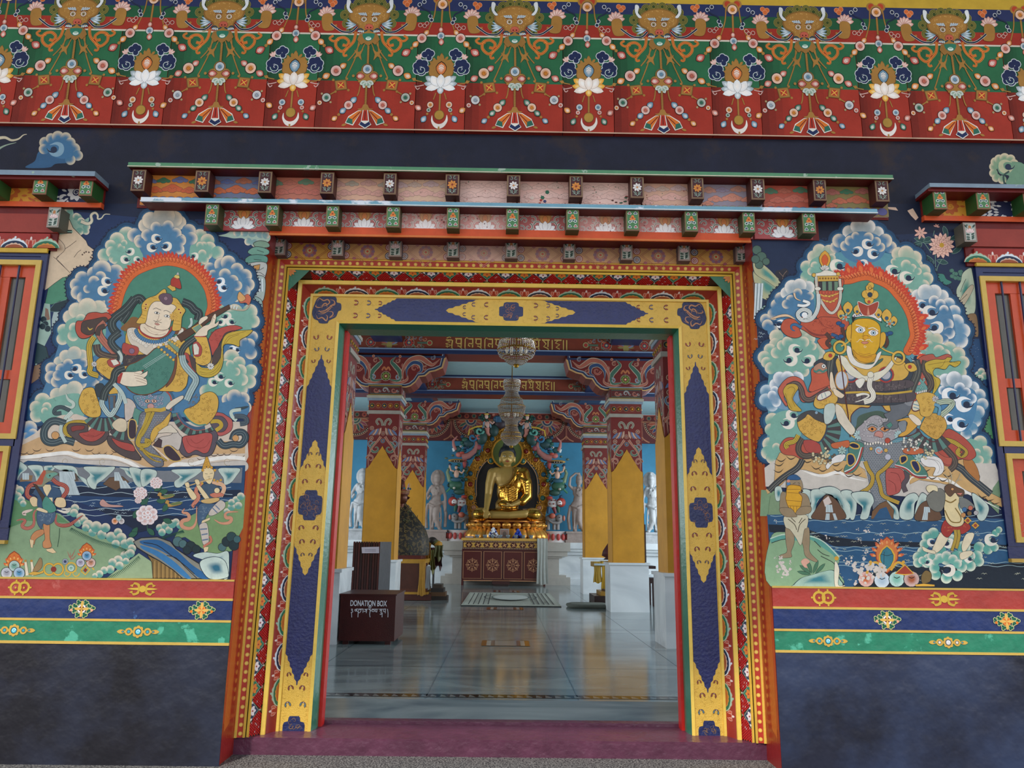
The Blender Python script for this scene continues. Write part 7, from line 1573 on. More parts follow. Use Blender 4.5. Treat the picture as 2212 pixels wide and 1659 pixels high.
b.poly('40,190 100,160 95,100 130,40 220,-60 300,-70 330,0 310,80 260,190 200,230 170,260 160,320 60,320 30,270 80,250','6a6c70', line=INK, lw=4, sm=2); b.poly('220,60 230,-20 300,-40 320,40 290,110 240,100','8a8a8c', sm=2); b.disc(70,235,7,'f0e8e0',line=INK,lw=3); b.poly('60,290 100,260 120,290 90,320','4f8a78', line=INK, lw=3)
b.poly('150,250 260,220 340,250 350,290 250,380 170,390 230,330 250,260','d9a040', line=INK, lw=4, sm=2); b.poly('170,270 240,250 240,330 200,350','84888c', line=INK, lw=3, sm=2)
b.poly('300,100 340,20 400,40 390,120 340,160 300,150','e4d8b8', line='6a3a3c', lw=10, sm=2); lines(b, ['310,60 380,80','305,95 375,115','310,125 360,140'], 8, '6a90a0'); b.poly('265,210 300,190 370,240 380,280 340,290','ecd8c0', line=INK, lw=3, sm=2)
b.frame(1900,670,4.23)
b.poly('370,430 480,400 520,430 620,400 660,440 560,480 480,460 420,480 400,560 440,680 400,670 350,600 330,510', 'b55a48', line=INK, lw=4, sm=2); scarf(b, '420,460 400,540 460,620 480,680 430,750 350,780', 52, '54463f', fold='8a7a60', lw=4)
b.poly('420,480 500,450 590,450 620,430 660,440 640,475 730,465 735,490 690,520 640,500 600,540 520,530 490,560 500,600 550,630 550,680 500,760 480,770 500,680 480,600 430,560 415,520', 'c9a83a', line=INK, lw=4, sm=2); lines(b, ['440,500 560,480 650,470 720,485','440,540 510,640 510,720','600,460 560,520 480,530'], 3, '5a4410')
b.poly('250,600 330,590 400,650 440,720 400,760 330,760 230,740 220,680','6f9c94', line=INK, lw=3, sm=2)
for k in range(50): b.disc(320+rr.uniform(-90,90), 690+rr.uniform(-70,60), 10, '7fb0a4', n=6, line='2a4a48', lw=2)
b.disc(290,688,26,'d88a6c',line=INK,lw=4); b.disc(290,688,12,'2a5a68',line='f0e8e0',lw=4); b.disc(355,668,24,'d88a80',ry=18,line=INK,lw=3)
for k in range(7): b.petal(330+k*16, 745-k*4, 30, 14, pi/2, 'f0e8dc', line=INK, lw=2)
b.poly('220,740 340,760 330,830 260,800','b8553f', line=INK, lw=3, sm=2); b.poly('330,780 440,750 520,800 470,960 380,960 360,860','d9aa4c', line=INK, lw=3, sm=2); brocade(b, 430, 850, 50, 80, '9a6e24', 24, 14, 5)
for a in range(8): b.petal(510, 810, 34, 16, a*.8, 'cfc4c0', line=INK, lw=2)
scarf(b, '520,850 600,830 680,840 640,900 560,960', 46, 'b9c4a8', fold=INK, lw=4); scarf(b, '500,860 560,880 540,960', 26, '6a9cb4', lw=3)
b.frame(1630,670,4.23)
b.poly('540,500 640,430 740,420 1280,420 1420,470 1450,600 1360,850 780,850 700,780 660,600', '3b4048', sm=2, line=INK, lw=4); scarf(b, '700,440 680,560 700,680 760,740', 66, '4a4a46', fold='9a9480', lw=4); scarf(b, '1470,460 1500,560 1440,700 1420,760', 70, '4a4a46', fold='9a9480', lw=4)
b.poly('790,420 1260,420 1400,520 1380,620 1200,680 840,700 760,560', 'd9aa4c', line=INK, lw=4, sm=2)
b.poly('800,660 1200,650 1420,640 1440,700 1200,740 800,740', '574a4c', line=INK, lw=3, sm=2); b.poly('790,760 1200,750 1440,740 1440,830 1100,850 770,850', '574a4c', line=INK, lw=3, sm=2); b.stroke('830,755 1000,750 1200,765 1440,740', 18, 'cba33c', sm=True)
for k in range(9): lines(b, ['%d,650 %d,740' % (860+k*65, 870+k*62), '%d,770 %d,845' % (850+k*66, 830+k*70)], 4)
brocade(b, 1100, 700, 300, 30, '9a8a80', 60, 10, 3); brocade(b, 1080, 805, 280, 30, '9a8a80', 50, 10, 4)
for sg, cx in ((-1,880),(1,1200)):
 for r_, c in ((75,'b03a34'),(60,'3f5a74'),(44,'b8b4b8')): b.disc(cx, 590, r_, c, line=INK, lw=2)
b.poly('760,420 830,430 880,500 950,560 1010,600 1100,570 1180,540 1260,450 1300,430 1240,540 1120,640 1000,640 860,580', 'e6dcc4', line=INK, lw=3, sm=2)
b.poly('870,440 920,490 1000,520 1080,520 1160,470 1170,440 1100,470 1000,490 920,460', '4a6a58', line=INK, lw=3, sm=2); b.poly('840,330 880,340 900,420 960,480 1080,490 1120,400 1160,380 1120,470 1040,540 900,500 850,420', 'ece2d4', line=INK, lw=3, sm=2)
scarf(b, '1070,590 1040,700 1090,760 1080,820 1000,840', 44, 'ece2d0', fold='8a7a60', lw=3); b.poly('920,650 980,620 1010,640 980,700 950,710','ece2d0', line=INK, lw=3, sm=2); b.disc(1060,590,30,'e6dcc4',line=INK,lw=3); scarf(b, '930,780 1000,760 1060,780 990,820 920,840', 26, 'ece2d0', lw=3, taper=True)
b.frame(1640,470,4.23)
b.poly('540,760 760,640 740,760 780,900 820,980 700,1100 520,1080 400,1000 420,960 520,950', 'c0563a', line=INK, lw=4, sm=2)
b.frame(1630,670,4.23)
b.poly('240,170 260,100 310,75 370,90 420,130 430,60 560,80 620,60 780,80 790,180 760,240 640,260 540,240 460,190 410,170 430,230 370,255 290,230', 'c0563a', line=INK, lw=4, sm=2); brocade(b, 640, 150, 110, 70, '8a3020', 30, 16, 3); b.stroke('440,140 520,210 620,230 760,200', 22, '8a3a30', sm=True, taper=2)
scarf(b, '430,160 370,125 330,140 340,180 370,190', 30, '3a6c94', lw=4, taper=True); lines(b, ['590,100 640,150 720,170','560,60 620,120'], 3, '6a2018')
b.poly('580,270 660,250 700,330 640,360 590,310', 'd0603c', line=INK, lw=3, sm=2); scarf(b, '650,210 700,260 650,300 700,340', 30, '5a3a30', lw=3); scarf(b, '700,220 760,240 780,270', 26, '3a5a84', lw=3)
b.frame(1640,470,4.23)
b.poly('520,560 760,560 755,660 750,760 700,850 660,880 610,840 560,760 525,660','c0563a', line=INK, lw=4, sm=2); b.poly('540,580 735,580 730,665 545,665', '3c3438', line=INK, lw=3)
for k in range(3): b.poly([(575+k*55,585),(610+k*55,585),(612+k*55,668),(577+k*55,668)], '6f8a70', line=INK, lw=2)
for k in range(7): b.petal(560+k*28, 668, 34, 28, pi/2, 'c8553c', line=INK, lw=2)
lines(b, ['555,700 600,720 640,715 700,700 725,690','560,740 610,765 660,765 715,735'], 10, 'e0b050')
for x, y in ((610,715),(640,720),(670,712),(620,765),(650,772),(680,762)): b.disc(x, y, 14, 'e0b050', ry=10, line=INK, lw=2)
b.poly('500,515 560,500 600,480 660,490 720,515 735,535 520,540', 'ece2d0', line=INK, lw=3, sm=2); b.poly('525,535 725,530 728,580 530,585', 'd8a848', line=INK, lw=4)
for k in range(7): b.disc(555+k*26, 556, 9, '8a5a20', n=8)
b.disc(500,525,18,'e0b050',line=INK,lw=3); b.disc(722,515,18,'e0b050',line=INK,lw=3)
scarf(b, '520,540 525,640 540,720 580,790 620,850 665,880 710,840 740,760 745,680 735,560', 22, 'ece2d0', fold='8a7a68', lw=4); b.disc(535,650,28,'ece2d0',ry=18,line=INK,lw=3); b.disc(740,650,30,'ece2d0',ry=18,line=INK,lw=3)
scarf(b, '540,700 545,800 520,880 470,940 380,940 340,880 400,830 470,860 460,910 400,915', 34, 'dfe0d8', fold='8a8a84', lw=4); b.disc(415,890,26,'f4f2ee'); scarf(b, '350,800 420,810 470,780 400,760', 24, 'f0eee8', lw=3); scarf(b, '320,690 330,740 380,760', 20, 'e6c09a', lw=3, taper=True); scarf(b, '100,930 180,900 260,890 330,930', 22, 'e6c09a', lw=3, taper=2)
b.petal(600, 470, 170, 105, -pi/2, 'e0a43c', line=INK, lw=3); b.petal(600, 445, 110, 60, -pi/2, 'd8602c', line='8a2c1c', lw=3)
for a in (-2.6,-2.1,-1.57,-1.,-.5): b.petal(600, 480, 50, 26, a, 'dcd4cc', line=INK, lw=2)
b.frame(1630,670,4.23)
b.poly('520,540 600,500 650,520 670,600 700,720 640,740 500,740 520,640', 'c85c40', line=INK, lw=4, sm=2); b.poly('540,520 600,480 650,500 660,560 600,580 550,570', 'b8866c', line=INK, lw=3, sm=2); b.disc(632,512,20,'f0e8dc',line=INK,lw=4); b.disc(632,512,8,'2a4a58')
for k in range(12): b.disc(545+k*10, 555+8*sin(k), 9, '4f9080', n=7, line=INK, lw=1.5)
b.poly('215,750 240,680 300,620 370,605 440,640 470,700 500,750 600,720 680,690 700,710 600,760 500,830 440,840 410,790 400,700 340,680 290,720 270,800 300,860 280,870', 'c2604a', line=INK, lw=4, sm=2)
scarf(b, '300,700 380,660 430,720 440,800 500,830 580,780 680,720', 44, '5a4844', fold='9a8a70', lw=4)
b.poly('260,740 300,680 370,675 400,710 370,760 350,810 380,860 430,920 350,920 310,890 290,820', 'cba33c', line=INK, lw=4, sm=2); lines(b, ['300,720 340,700 370,730 340,800 370,880','280,760 310,850 340,900'], 3, '5a4410')
b.poly('540,860 560,790 600,760 660,730 720,730 760,800 740,850 660,890 580,900', 'd9aa4c', line=INK, lw=4, sm=2); brocade(b, 650, 820, 80, 60, '9a6e24', 30, 14, 8); b.poly('570,800 600,760 680,735 700,770 640,810 590,825', 'e4dcc8', line='6a3a4c', lw=9, sm=2); lines(b, ['610,765 620,805','640,750 655,795'], 5, '6a8a9c')
b.disc(795,640,58,'c9c9cc',ry=85,line='c98a3c',lw=9,n=24); b.poly('690,580 710,570 730,660 760,740 810,790 790,800 730,760 690,700', 'ecd4b4', line=INK, lw=3, sm=2); b.poly('720,710 800,760 820,780 790,805 730,770','ecd4b4', line=INK, lw=3, sm=2)
b.stroke([(775,400),(800,560),(830,800),(855,960),(875,1160)], 11, '5a2a20')
b.frame(1630,850,4.23); b.poly('640,120 720,90 740,160 700,260 640,270','c4ccc0', line=INK, lw=3, sm=2); b.poly('740,100 800,130 860,240 920,330 880,380 800,300 750,220','e0d0b8', line=INK, lw=3, sm=2)
b.frame(1630,670,4.23)
scarf(b, '800,160 820,240 800,300', 30, '5a3428', lw=3); scarf(b, '1200,240 1220,300 1190,340', 26, '5a3428', lw=3)
for x, y in ((770,120),(800,140),(1210,220),(1240,210),(760,250),(790,240)): b.disc(x, y, 26, '2a5484', ry=18, line=INK, lw=3)
b.poly('840,180 850,150 880,130 900,160 890,290 850,270 835,220','e0a832', line=INK, lw=3, sm=2); b.poly('1150,220 1180,200 1200,230 1190,300 1150,350 1140,300','e0a832', line=INK, lw=3, sm=2)
b.poly('885,200 890,120 930,85 990,75 1060,80 1120,110 1150,160 1150,240 1140,330 1110,390 1080,450 1000,470 930,440 900,400 880,300', 'e0a91f', line='4a2a14', lw=5, sm=2)
b.poly('900,360 940,400 1020,420 1100,400 1110,420 1070,470 1010,480 940,450','d89a20', line='6a3a10', lw=3, sm=2); lines(b, ['950,390 1000,405 1060,395','960,420 1020,435 1070,420'], 4, 'a8641c')
for x, y in ((968,182),(1086,208)): b.poly([(x-48,y-4),(x-20,y-28),(x+25,y-22),(x+46,y+2),(x+15,y+26),(x-25,y+22)], 'f6ece0', line='8a3a20', lw=3, sm=2); b.disc(x, y, 21, 'cfe0e6', line='1a1a20', lw=4); b.disc(x, y, 9, '1f3a4c'); b.disc(x, y, 4, '0a0a0a')
b.stroke('925,135 950,140 985,155 1010,165', 7, 'ece4d8', sm=True); b.stroke('1040,170 1080,160 1110,175 1130,190', 7, 'ece4d8', sm=True); lines(b, ['1010,150 1025,165 1035,150','980,240 1010,230 1040,235 1060,250','985,255 1010,270 1050,260','1000,200 990,230'], 4, '8a5410')
b.disc(1015,250,24,'e0a020',ry=20,line='a8641c',lw=3); b.poly('975,295 1000,285 1040,290 1030,305 1000,310','d88a70', line='7a2a20', lw=3, sm=2)
for sg in (-1,1): b.stroke([(1005+sg*10,278),(1005+sg*40,265),(1005+sg*65,290),(1005+sg*80,285)], 6, 'f0e6d8', sm=True, taper=True)
b.spiral(1008,330,12,1.2,4,'f0e6d8')
b.frame(1640,470,4.23)
b.poly('850,900 900,860 980,860 1060,880 1110,940 1120,960 1050,910 960,890 880,920 860,960', '1c1a20', sm=2); b.poly('850,900 880,870 930,880 1000,870 1080,890 1115,920 1110,950 1040,915 960,900 880,910', 'e8dcd0', line=INK, lw=3, sm=2)
for k in range(12): b.disc(870+k*21, 900-18*sin(k*.28), 7, '3a4a80', n=7)
for (x, y, s_) in ((810,850,1.2),(895,860,.9),(1090,890,.9),(1165,920,1.25),(745,900,.9),(1230,960,.9)):
 b.petal(x, y+35*s_, 105*s_, 74*s_, -pi/2, 'e0ae48', line=INK, lw=3.5); b.disc(x, y, 14*s_, '2f5a74', line='8a5a20', lw=3)
for (x, y) in ((790,910),(1190,970)):
 for a in range(5): b.petal(x, y, 44, 20, a*1.25, '9ab8a8', line=INK, lw=2)
 b.disc(x, y, 14, 'd8703c')
b.poly('900,770 960,790 1000,800 1090,770 1060,870 980,900 930,870', 'a8442f', line='e8dccc', lw=5, sm=2); b.poly('985,890 995,810 1010,890','d89070');
for (x, y, r) in ((1005,750,42),(975,700,38),(1050,705,40),(1010,670,36),(1020,620,30),(1000,640,26)): b.disc(x, y, r, 'e0ae48', line='6a4210', lw=3)
b.disc(1012,705,24,'2a3a4a'); b.spiral(1010,640,20,1.2,8,'6a4210'); b.disc(1003,770,14,'c0402c', line='8a5a20', lw=3)
b.frame(1630,670,4.23)
for (x, y) in ((780,340),(1315,435)): b.stroke([(x+52*cos(q*.33),y+54*sin(q*.33)) for q in range(19)], 27, INK, closed=True); b.stroke([(x+52*cos(q*.33),y+54*sin(q*.33)) for q in range(19)], 20, 'e0b048', closed=True)
for (x, y, a) in ((740,395,2.75),(1370,500,.35)): b.petal(x, y, 125, 84, a, 'e0b048', line=INK, lw=4); b.disc(x+52*cos(a), y+52*sin(a), 18, 'b83a2c', line='8a5a20', lw=3)
lines(b, ['790,330 850,295 880,260','1280,400 1200,370 1160,345'], 12, 'e0b048')
# ---- landscape below ----
b.frame(1650,1050,4.23)
b.poly('30,20 2370,30 2370,340 2270,340 2180,110 2000,20 1200,60', 'c8bda8') if False else None
b.poly('30,260 400,260 2250,300 2270,560 2900,560 2900,930 80,930', '2a5478'); b.poly('40,350 300,360 560,450 900,500 1300,510 2300,540 2300,640 1200,560 640,550 500,480 50,420','16202e'); b.poly('1100,720 2900,700 2900,930 800,930','17222f'); b.poly('640,560 1100,550 2300,580 2300,700 1600,740 700,700','255478')
for y in (270,318,430,560,590,700,730): b.stroke([(60+q*45+(y-270)*.6, y+8*sin(q*1.3)) for q in range(48)], 5, '9fb8bc')
waves(b, 0, 0, 1, 1, 0)
r_ = random.Random(12)
for i in range(150):
 x, y = r_.uniform(420,2600), r_.uniform(330,900); w_ = r_.uniform(15,32); b.stroke([(x-w_,y+4),(x-w_*.3,y-7),(x,y+4),(x+w_*.6,y-6),(x+w_,y+6)], 6, 'b4b49c', taper=2)
b.poly('60,90 150,60 190,160 190,260 40,262', '7f9470')
for t in ('100,20 150,0 170,60 150,130 110,130','350,30 430,40 440,100 420,200 440,290 380,280 360,160','430,40 520,20 640,10 560,70 500,130 470,200 450,300 400,290 430,160','500,20 620,0 720,60 790,200 790,300 740,300 720,180 640,90 560,60','700,50 800,40 850,150 830,300 790,300 780,180','800,60 960,50 1010,130 980,200 950,300 880,300 900,200 840,140','1120,130 1160,150 1220,200 1240,300 1190,300 1180,240','1240,200 1300,90 1380,60 1420,110 1380,160 1360,300 1250,300'): rock(b, t)
for t in ('1440,60 1500,100 1480,200 1470,310 1380,310 1390,180','1690,60 1800,60 1830,160 1810,310 1740,310 1700,180','1900,60 2000,120 2060,200 2020,310 1960,310 1930,200'): rock(b, t)
b.poly('450,300 470,220 530,130 570,80 640,110 700,180 740,300', '6a4a34', line=INK, lw=4, sm=2); b.poly('540,130 590,90 620,150 560,190', 'd8c4b8'); falls(b, 595,170,600,240,28,34); falls(b, 585,250,580,310,16,20); falls(b, 640,250,660,310,12,14)
b.poly('980,300 990,230 1060,160 1120,135 1190,220 1180,300','7a5638', line=INK, lw=4); b.poly('1000,300 1060,210 1120,190 1170,300','2a5478'); b.poly('1390,310 1400,220 1450,150 1540,130 1600,220 1610,310','6a4a34', line=INK, lw=4, sm=2); falls(b, 1490,190,1490,240,26,30); falls(b, 1480,240,1470,310,20,26)
b.poly('60,915 60,480 200,420 420,460 520,520 640,600 690,680 660,760 700,915', '8fae84', line=INK, lw=3, sm=2); b.stroke('60,500 180,470 330,480 430,470 540,540 650,620 680,680', 40, '5fa090', sm=True); b.stroke('60,480 200,440 430,460 560,520 690,650', 10, 'c8d8c0', sm=True); lines(b, ['70,520 160,490 240,480','490,580 540,620 600,640','520,640 620,690 650,720','460,500 520,560'], 6)
rock(b, '270,900 340,840 440,810 540,780 640,770 700,850 700,920 280,925', 'a9c4b0', '3f7f88')
for x, y, a in ((440,800,-1.9),(430,800,-2.5),(450,800,-1.2),(470,800,-.8),(430,810,-2.9)): b.petal(x, y, 130, 32, a, '4f7a5c', line=INK, lw=3)
b.poly('340,690 380,660 420,690 390,720 400,745 370,740','e0a890', line='a86a60', lw=2, sm=2)
b.poly('200,370 260,390 280,500 250,600 250,650 140,655 150,630 210,600 200,500', 'a08868', line=INK, lw=3, sm=2); b.poly('340,400 410,380 420,500 420,600 490,680 460,690 380,640 360,550 335,480', 'a08868', line=INK, lw=3, sm=2)
b.poly('150,100 170,50 210,60 340,60 400,90 430,190 420,240 370,230 300,280 230,280 150,220','9c8464', line=INK, lw=3, sm=2); b.poly('195,270 390,265 395,380 370,400 340,540 290,470 240,400 195,370', 'd4c8a8', line=INK, lw=3, sm=2)
lines(b, ['220,300 280,350 300,400','380,300 330,350 310,420','250,290 290,330','350,290 320,340'], 7, '5a4c38')
b.frame(1630,850,4.23); b.poly('290,790 310,760 380,760 430,800 440,880 400,910 300,900','a08868', line=INK, lw=3, sm=2); b.poly('295,790 310,755 370,740 420,775 400,790 330,790','2f5a84', line=INK, lw=3, sm=2); b.disc(310,825,18,'4f80a8',line=INK,lw=2); b.disc(310,800,14,'d88a70'); lines(b, ['350,825 375,815','395,815 415,822','405,830 410,860 395,868'], 4); b.stroke('380,890 420,880 440,900', 16, '3a2a20', sm=True)
b.frame(1650,1050,4.23); b.poly('210,20 240,-10 330,0 340,40 320,60 350,100 345,150 330,230 345,245 300,255 230,200 200,120 205,80', 'e0a428', line='7a4a10', lw=5, sm=2); lines(b, ['210,30 335,30','215,60 320,65','205,130 345,140','225,180 335,185','240,180 250,220','270,185 275,235','300,185 300,235'], 4, '8a5a14')
b.poly('150,200 240,200 280,240 300,280 200,280 150,240','9c8464', line=INK, lw=3, sm=2); b.poly('430,190 420,245 330,265 290,250 340,190','9c8464', line=INK, lw=3, sm=2)
b.frame(1912,1050,4.23)
HL = ((440,430,50),(380,460,46),(360,530,44),(340,600,46),(300,650,48),(300,700,44),(380,700,46),(860,560,50),(840,640,50),(860,690,44),(780,730,48),(700,740,48),(660,820,48),(560,840,50),(460,810,48),(450,750,46),(940,580,44),(960,520,48),(1010,430,34),(1040,400,30),(1000,560,38),(600,500,60),(720,560,60),(500,600,60),(560,660,60),(660,650,60))
for x, y, r in HL: b.disc(x, y, r+4, INK, n=16)
lobes(b, ' '.join('%g,%g,%g' % q for q in HL), '5fa394', 'dcdcc4', cen=(640,640)); lobes(b, '500,660,44 560,640,46 620,670,44 460,690,36 660,710,40 390,660,40 340,680,36 600,540,40 420,640,36 780,640,44 740,680,36', '6fae9c', 'e4dcc8', cen=(600,760)); hook(b, 570,780,6,1); hook(b, 770,670,4,-1); hook(b, 390,700,3.6,1); hook(b, 980,500,6,-1); hook(b, 570,530,5,1); hook(b, 430,520,4,-1)
b.poly('550,430 580,470 530,560 470,610 430,590 450,530 500,430', 'ecd8b4', line=INK, lw=3, sm=2); b.poly('340,550 400,580 450,590 460,620 400,610 350,590', 'ecd8b4', line=INK, lw=3, sm=2); b.poly('740,440 810,430 800,490 740,590 710,600 700,540', 'ecd8b4', line=INK, lw=3, sm=2); b.poly('690,610 780,590 800,620 720,670 685,660','ecd8b4', line=INK, lw=3, sm=2)
b.poly('550,310 640,370 740,330 780,370 770,400 700,440 640,400 570,470 510,410', 'a8352c', line=INK, lw=4, sm=2); brocade(b, 640, 380, 100, 40, 'd88a50', 16, 10, 2); scarf(b, '640,400 650,470 610,590', 26, 'b8953a', lw=3); scarf(b, '670,400 680,460 650,570', 26, 'b8953a', lw=3)
b.poly('545,60 640,50 680,120 670,190 720,300 700,360 620,370 560,320 540,220', 'e8d09c', line=INK, lw=4, sm=2); b.stroke('550,130 600,150 650,120', 12, '8a6a2c', sm=True); b.stroke('545,220 600,320 680,330 690,280 640,200', 10, '8a6a2c', sm=True)
b.poly('380,100 430,50 500,20 545,60 545,150 520,220 470,235 410,200 385,150', '7a776c', line=INK, lw=4, sm=2); b.poly('680,110 750,120 820,190 760,210 690,200','7a7a74', line=INK, lw=3, sm=2); b.poly('375,20 400,-10 470,0 480,50 440,40 400,60','ecd8ac', line=INK, lw=3, sm=2)
b.poly('545,40 550,0 600,-20 660,10 720,40 715,90 670,95 640,60 600,95 570,80', '6a4a34', line=INK, lw=4, sm=2); b.disc(615,28,14,'d89a60',line=INK,lw=4); b.poly('650,65 710,60 690,85','d8806c', line=INK, lw=3)
lines(b, ['590,-20 570,-80 540,-110','600,-20 610,-80 590,-130','630,-10 670,-70 690,-120','650,-50 700,-60','575,-70 610,-90'], 7, 'b8a888')
for x, y, c in ((725,215,'3f6a94'),(780,200,'c86a50'),(715,265,'c88a50'),(830,245,'b9b0ac'),(770,250,'7a5a30')): b.disc(x, y, 22, c, line=INK, lw=3)
for x, y in ((755,315),(825,360)): b.poly([(x-38,y),(x,y-34),(x+38,y),(x,y+34)], 'd8a040', line=INK, lw=4); b.disc(x, y, 14, 'a8402c', line=INK, lw=2)
b.frame(1650,1050,4.23)
for x, y, c in ((935,850,'c8683c'),(1080,860,'a9bcc8'),(1215,850,'7fb8a4'),(1230+180-60,850,'a85a38')): jewel(b, x, y, 70, c)
b.petal(1125, 800, 340, 215, -pi/2, '9a3c20'); b.petal(1125, 790, 320, 195, -pi/2, 'dc7a40')
for a in range(9): flame(b, 1125+100*cos(pi+a*pi/8), 640+110*sin(pi+a*pi/8), 56, pi+a*pi/8*.8+.3, 'd8653a', 'eaa05c')
b.petal(1125, 770, 230, 150, -pi/2, 'e0b040'); b.petal(1125, 760, 205, 120, -pi/2, '3a7a88', line=INK, lw=3); lines(b, ['1070,620 1125,635 1180,620','1100,600 1095,760'], 4)
for sg in (-1,1): b.stroke([(1125+sg*35,770),(1125+sg*90,700),(1125+sg*150,720),(1125+sg*185,800)], 22, 'dca63c', sm=True); b.disc(1125+sg*150, 695, 15, 'dca63c')
b.poly('1200,800 1290,720 1370,800 1290,810','a8402c', line='dca63c', lw=12)
b.poly('650,690 690,760 680,900 740,905 730,915 650,915', 'ece0c4', line=INK, lw=3, sm=2); b.disc(665,660,20,'dca63c'); b.poly('1440,820 1480,770 1530,800 1520,870 1450,890','7a6238', line=INK, lw=4, sm=2); b.poly('1380,900 1460,890 1560,900 1560,918 1390,918','dca63c', line=INK, lw=3)
for (cx, cy, n_, sp) in ((900,760,34,90),(1060,770,26,60),(860,400,5,16),(935,410,10,26),(880,500,9,20),(1080,440,9,24),(930,600,10,28),(770,700,12,30),(580,465,9,20),(160,700,16,40),(180,800,14,50),(240,700,9,20),(110,650,6,16),(1040,500,7,22),(105,320,4,14)):
 for k in range(n_):
  x, y = cx+r_.gauss(0,sp*.5), cy+r_.gauss(0,sp*.55); rr2 = r_.uniform(.15,.42)*min(sp,60); b.poly([(x+rr2*r_.uniform(.5,1.2)*cos(q*.9), y+rr2*r_.uniform(.5,1.2)*sin(q*.9)) for q in range(7)], 'd6c8bc')
b.frame(0,0,1)
o = b.build('mural', MURALM); tag(o, 'mural of a yellow-faced guardian with banner and grey mongoose, right of the doorway', 'mural', 'painted wall murals')
# ---------- painted clouds on the dark wall above ----------
b = MB(wallmap(0), step=3e-6)
body(b, '55,362 75,348 82,330 95,322 120,325 145,330 150,350 120,354 105,362', '2f5a80'); lobes(b, '97,308,12 110,299,11 125,296,13 142,298,12 152,308,11 160,322,13 168,336,11 152,345,11 95,322,11', '3f6e90', 'c9b99c', cen=(130,325)); body(b, '100,315 130,300 155,315 155,340 120,340', '3a6a90'); hook(b, 118,325,1.7,1,'7fa0b4')
b.stroke('-10,300 10,297 25,303 40,300 50,292 58,290', 7, 'c8bca0', sm=True, taper=True); b.stroke('-10,330 0,320 15,313 35,308', 6, '8fa08c', sm=True, taper=True)
o = b.build('painted_cloud', MURALM, WALL); o['label'] = 'blue and cream cloud painted on the dark wall'
b = MB(wallmap(0), step=3e-6)
lobes(b, '2146,360,9 2150,350,10 2158,344,10 2170,342,11 2183,344,10 2190,354,10 2146,374,9 2152,384,9 2165,388,9', '7f9c7c', 'd8c4a4', cen=(2172,370)); body(b, '2155,355 2180,350 2212,355 2230,398 2175,398 2180,380 2160,375', '6f9478'); hook(b, 2176,362,1.6,-1,'b9b894'); b.stroke('2170,398 2168,380 2180,370', 4, '2f4a44', sm=True)
b.stroke('2185,306 2200,303 2225,308', 6, 'c8b494', sm=True, taper=2)
o = b.build('painted_cloud', MURALM, WALL); o['label'] = 'pale green cloud painted on the dark wall'
# ======================= the hall: back wall, altar and furnishings =======================
def solid(o, vox, sm=6):
 m = o.modifiers.new('remesh','REMESH'); m.mode = 'VOXEL'; m.voxel_size = vox; m.use_smooth_shade = True
 s_ = o.modifiers.new('smooth','SMOOTH'); s_.iterations = sm; s_.factor = .6; return o
# --- carved frieze on the back wall ---
YB = 24.5
f_ = thing('wall_frieze', 'dark red carved frieze of petal half-rosettes high on the blue back wall', 'frieze', (0,YB,5.5))
z0, z1, z2 = az(954,YB), az(908,YB), az(893,YB)
b = MB(); b.box((-8.45,YB-.05,z0),(8.45,24.6,z2),'5e1b18'); b.box((-8.45,YB-.08,z1-.02),(8.45,YB-.05,z1+.02),'a86a48'); b.box((-8.45,YB-.07,z2-.04),(8.45,YB-.05,z2),'a04a38'); b.build('panel', CARV, f_)
b = MB(pm((0,YB-.06,0),(1,0,0),(0,0,1),(0,-1,0)))
for i in range(56):
 x = -8.2+i*.3; b.l = 0; b.disc(x, (z1+z2)/2, .1, 'a85a40', n=12); b.disc(x, (z1+z2)/2, .075, '3c5a4a' if i % 2 else 'a2382c', n=12); b.disc(x, (z1+z2)/2, .03, '22201c', n=8)
b.build('gem_row', CARV, f_)['kind'] = 'stuff'
xs = [at(px,910,YB).x for px in (934.6,1017.7,1182,1262)]
pit = 1.58; x0 = xs[0]
for i in range(-3, 8):
 xc = (xs[0]+(i)*pit) if i < 0 else (xs[i] if i == 0 or i == 1 else None)
 cs = []
for i, xc in enumerate([xs[0]-3*pit, xs[0]-2*pit, xs[0]-pit, xs[0], xs[1], (xs[1]+xs[2])/2, xs[2], xs[3], xs[3]+pit, xs[3]+2*pit]):
 b = MB(pm((0,YB-.06,0),(1,0,0),(0,0,1),(0,-1,0))); R = .74; zc = z1-.02
 def half(r, c):
  b.poly([(xc+r*cos(pi+pi*q/16), zc+r*sin(pi+pi*q/16)) for q in range(17)], c)
 half(R, 'b0785a'); half(R-.03, '3a1412')
 for q in range(26): a = pi+pi*(q+.5)/26; b.disc(xc+(R-.075)*cos(a), zc+(R-.075)*sin(a), .024, 'c9b08a', n=6)
 half(R-.13, 'a0583c'); half(R-.15, '6b1f1a')
 for q in range(9):
  a = pi+pi*(q+.5)/9; b.petal(xc+.2*cos(a), zc+.2*sin(a), .38, .13, a, 'b98a6a'); b.petal(xc+.22*cos(a), zc+.22*sin(a), .34, .09, a, ['a84a30','2f5545','2c3a66','8c3a48'][q % 4])
 for r, c in ((.24,'a89a80'),(.2,'4a5a4a' if i % 2 else '35405a'),(.13,'c9a88a'),(.1,'a82c22' if i % 2 == 0 else '3f6a5a')): half(r, c)
 b.stroke([(xc+R+.04,zc),(xc+R+.04,z0+.1)], .07, '8c4a38');
 for sg in (-1,1): b.stroke([(xc+R+.04,z0+.25),(xc+R+.04+sg*.12,z0+.12),(xc+R+.04+sg*.3,z0+.03)], .05, 'b07050', sm=True)
 b.build('half_rosette', CARV, f_)
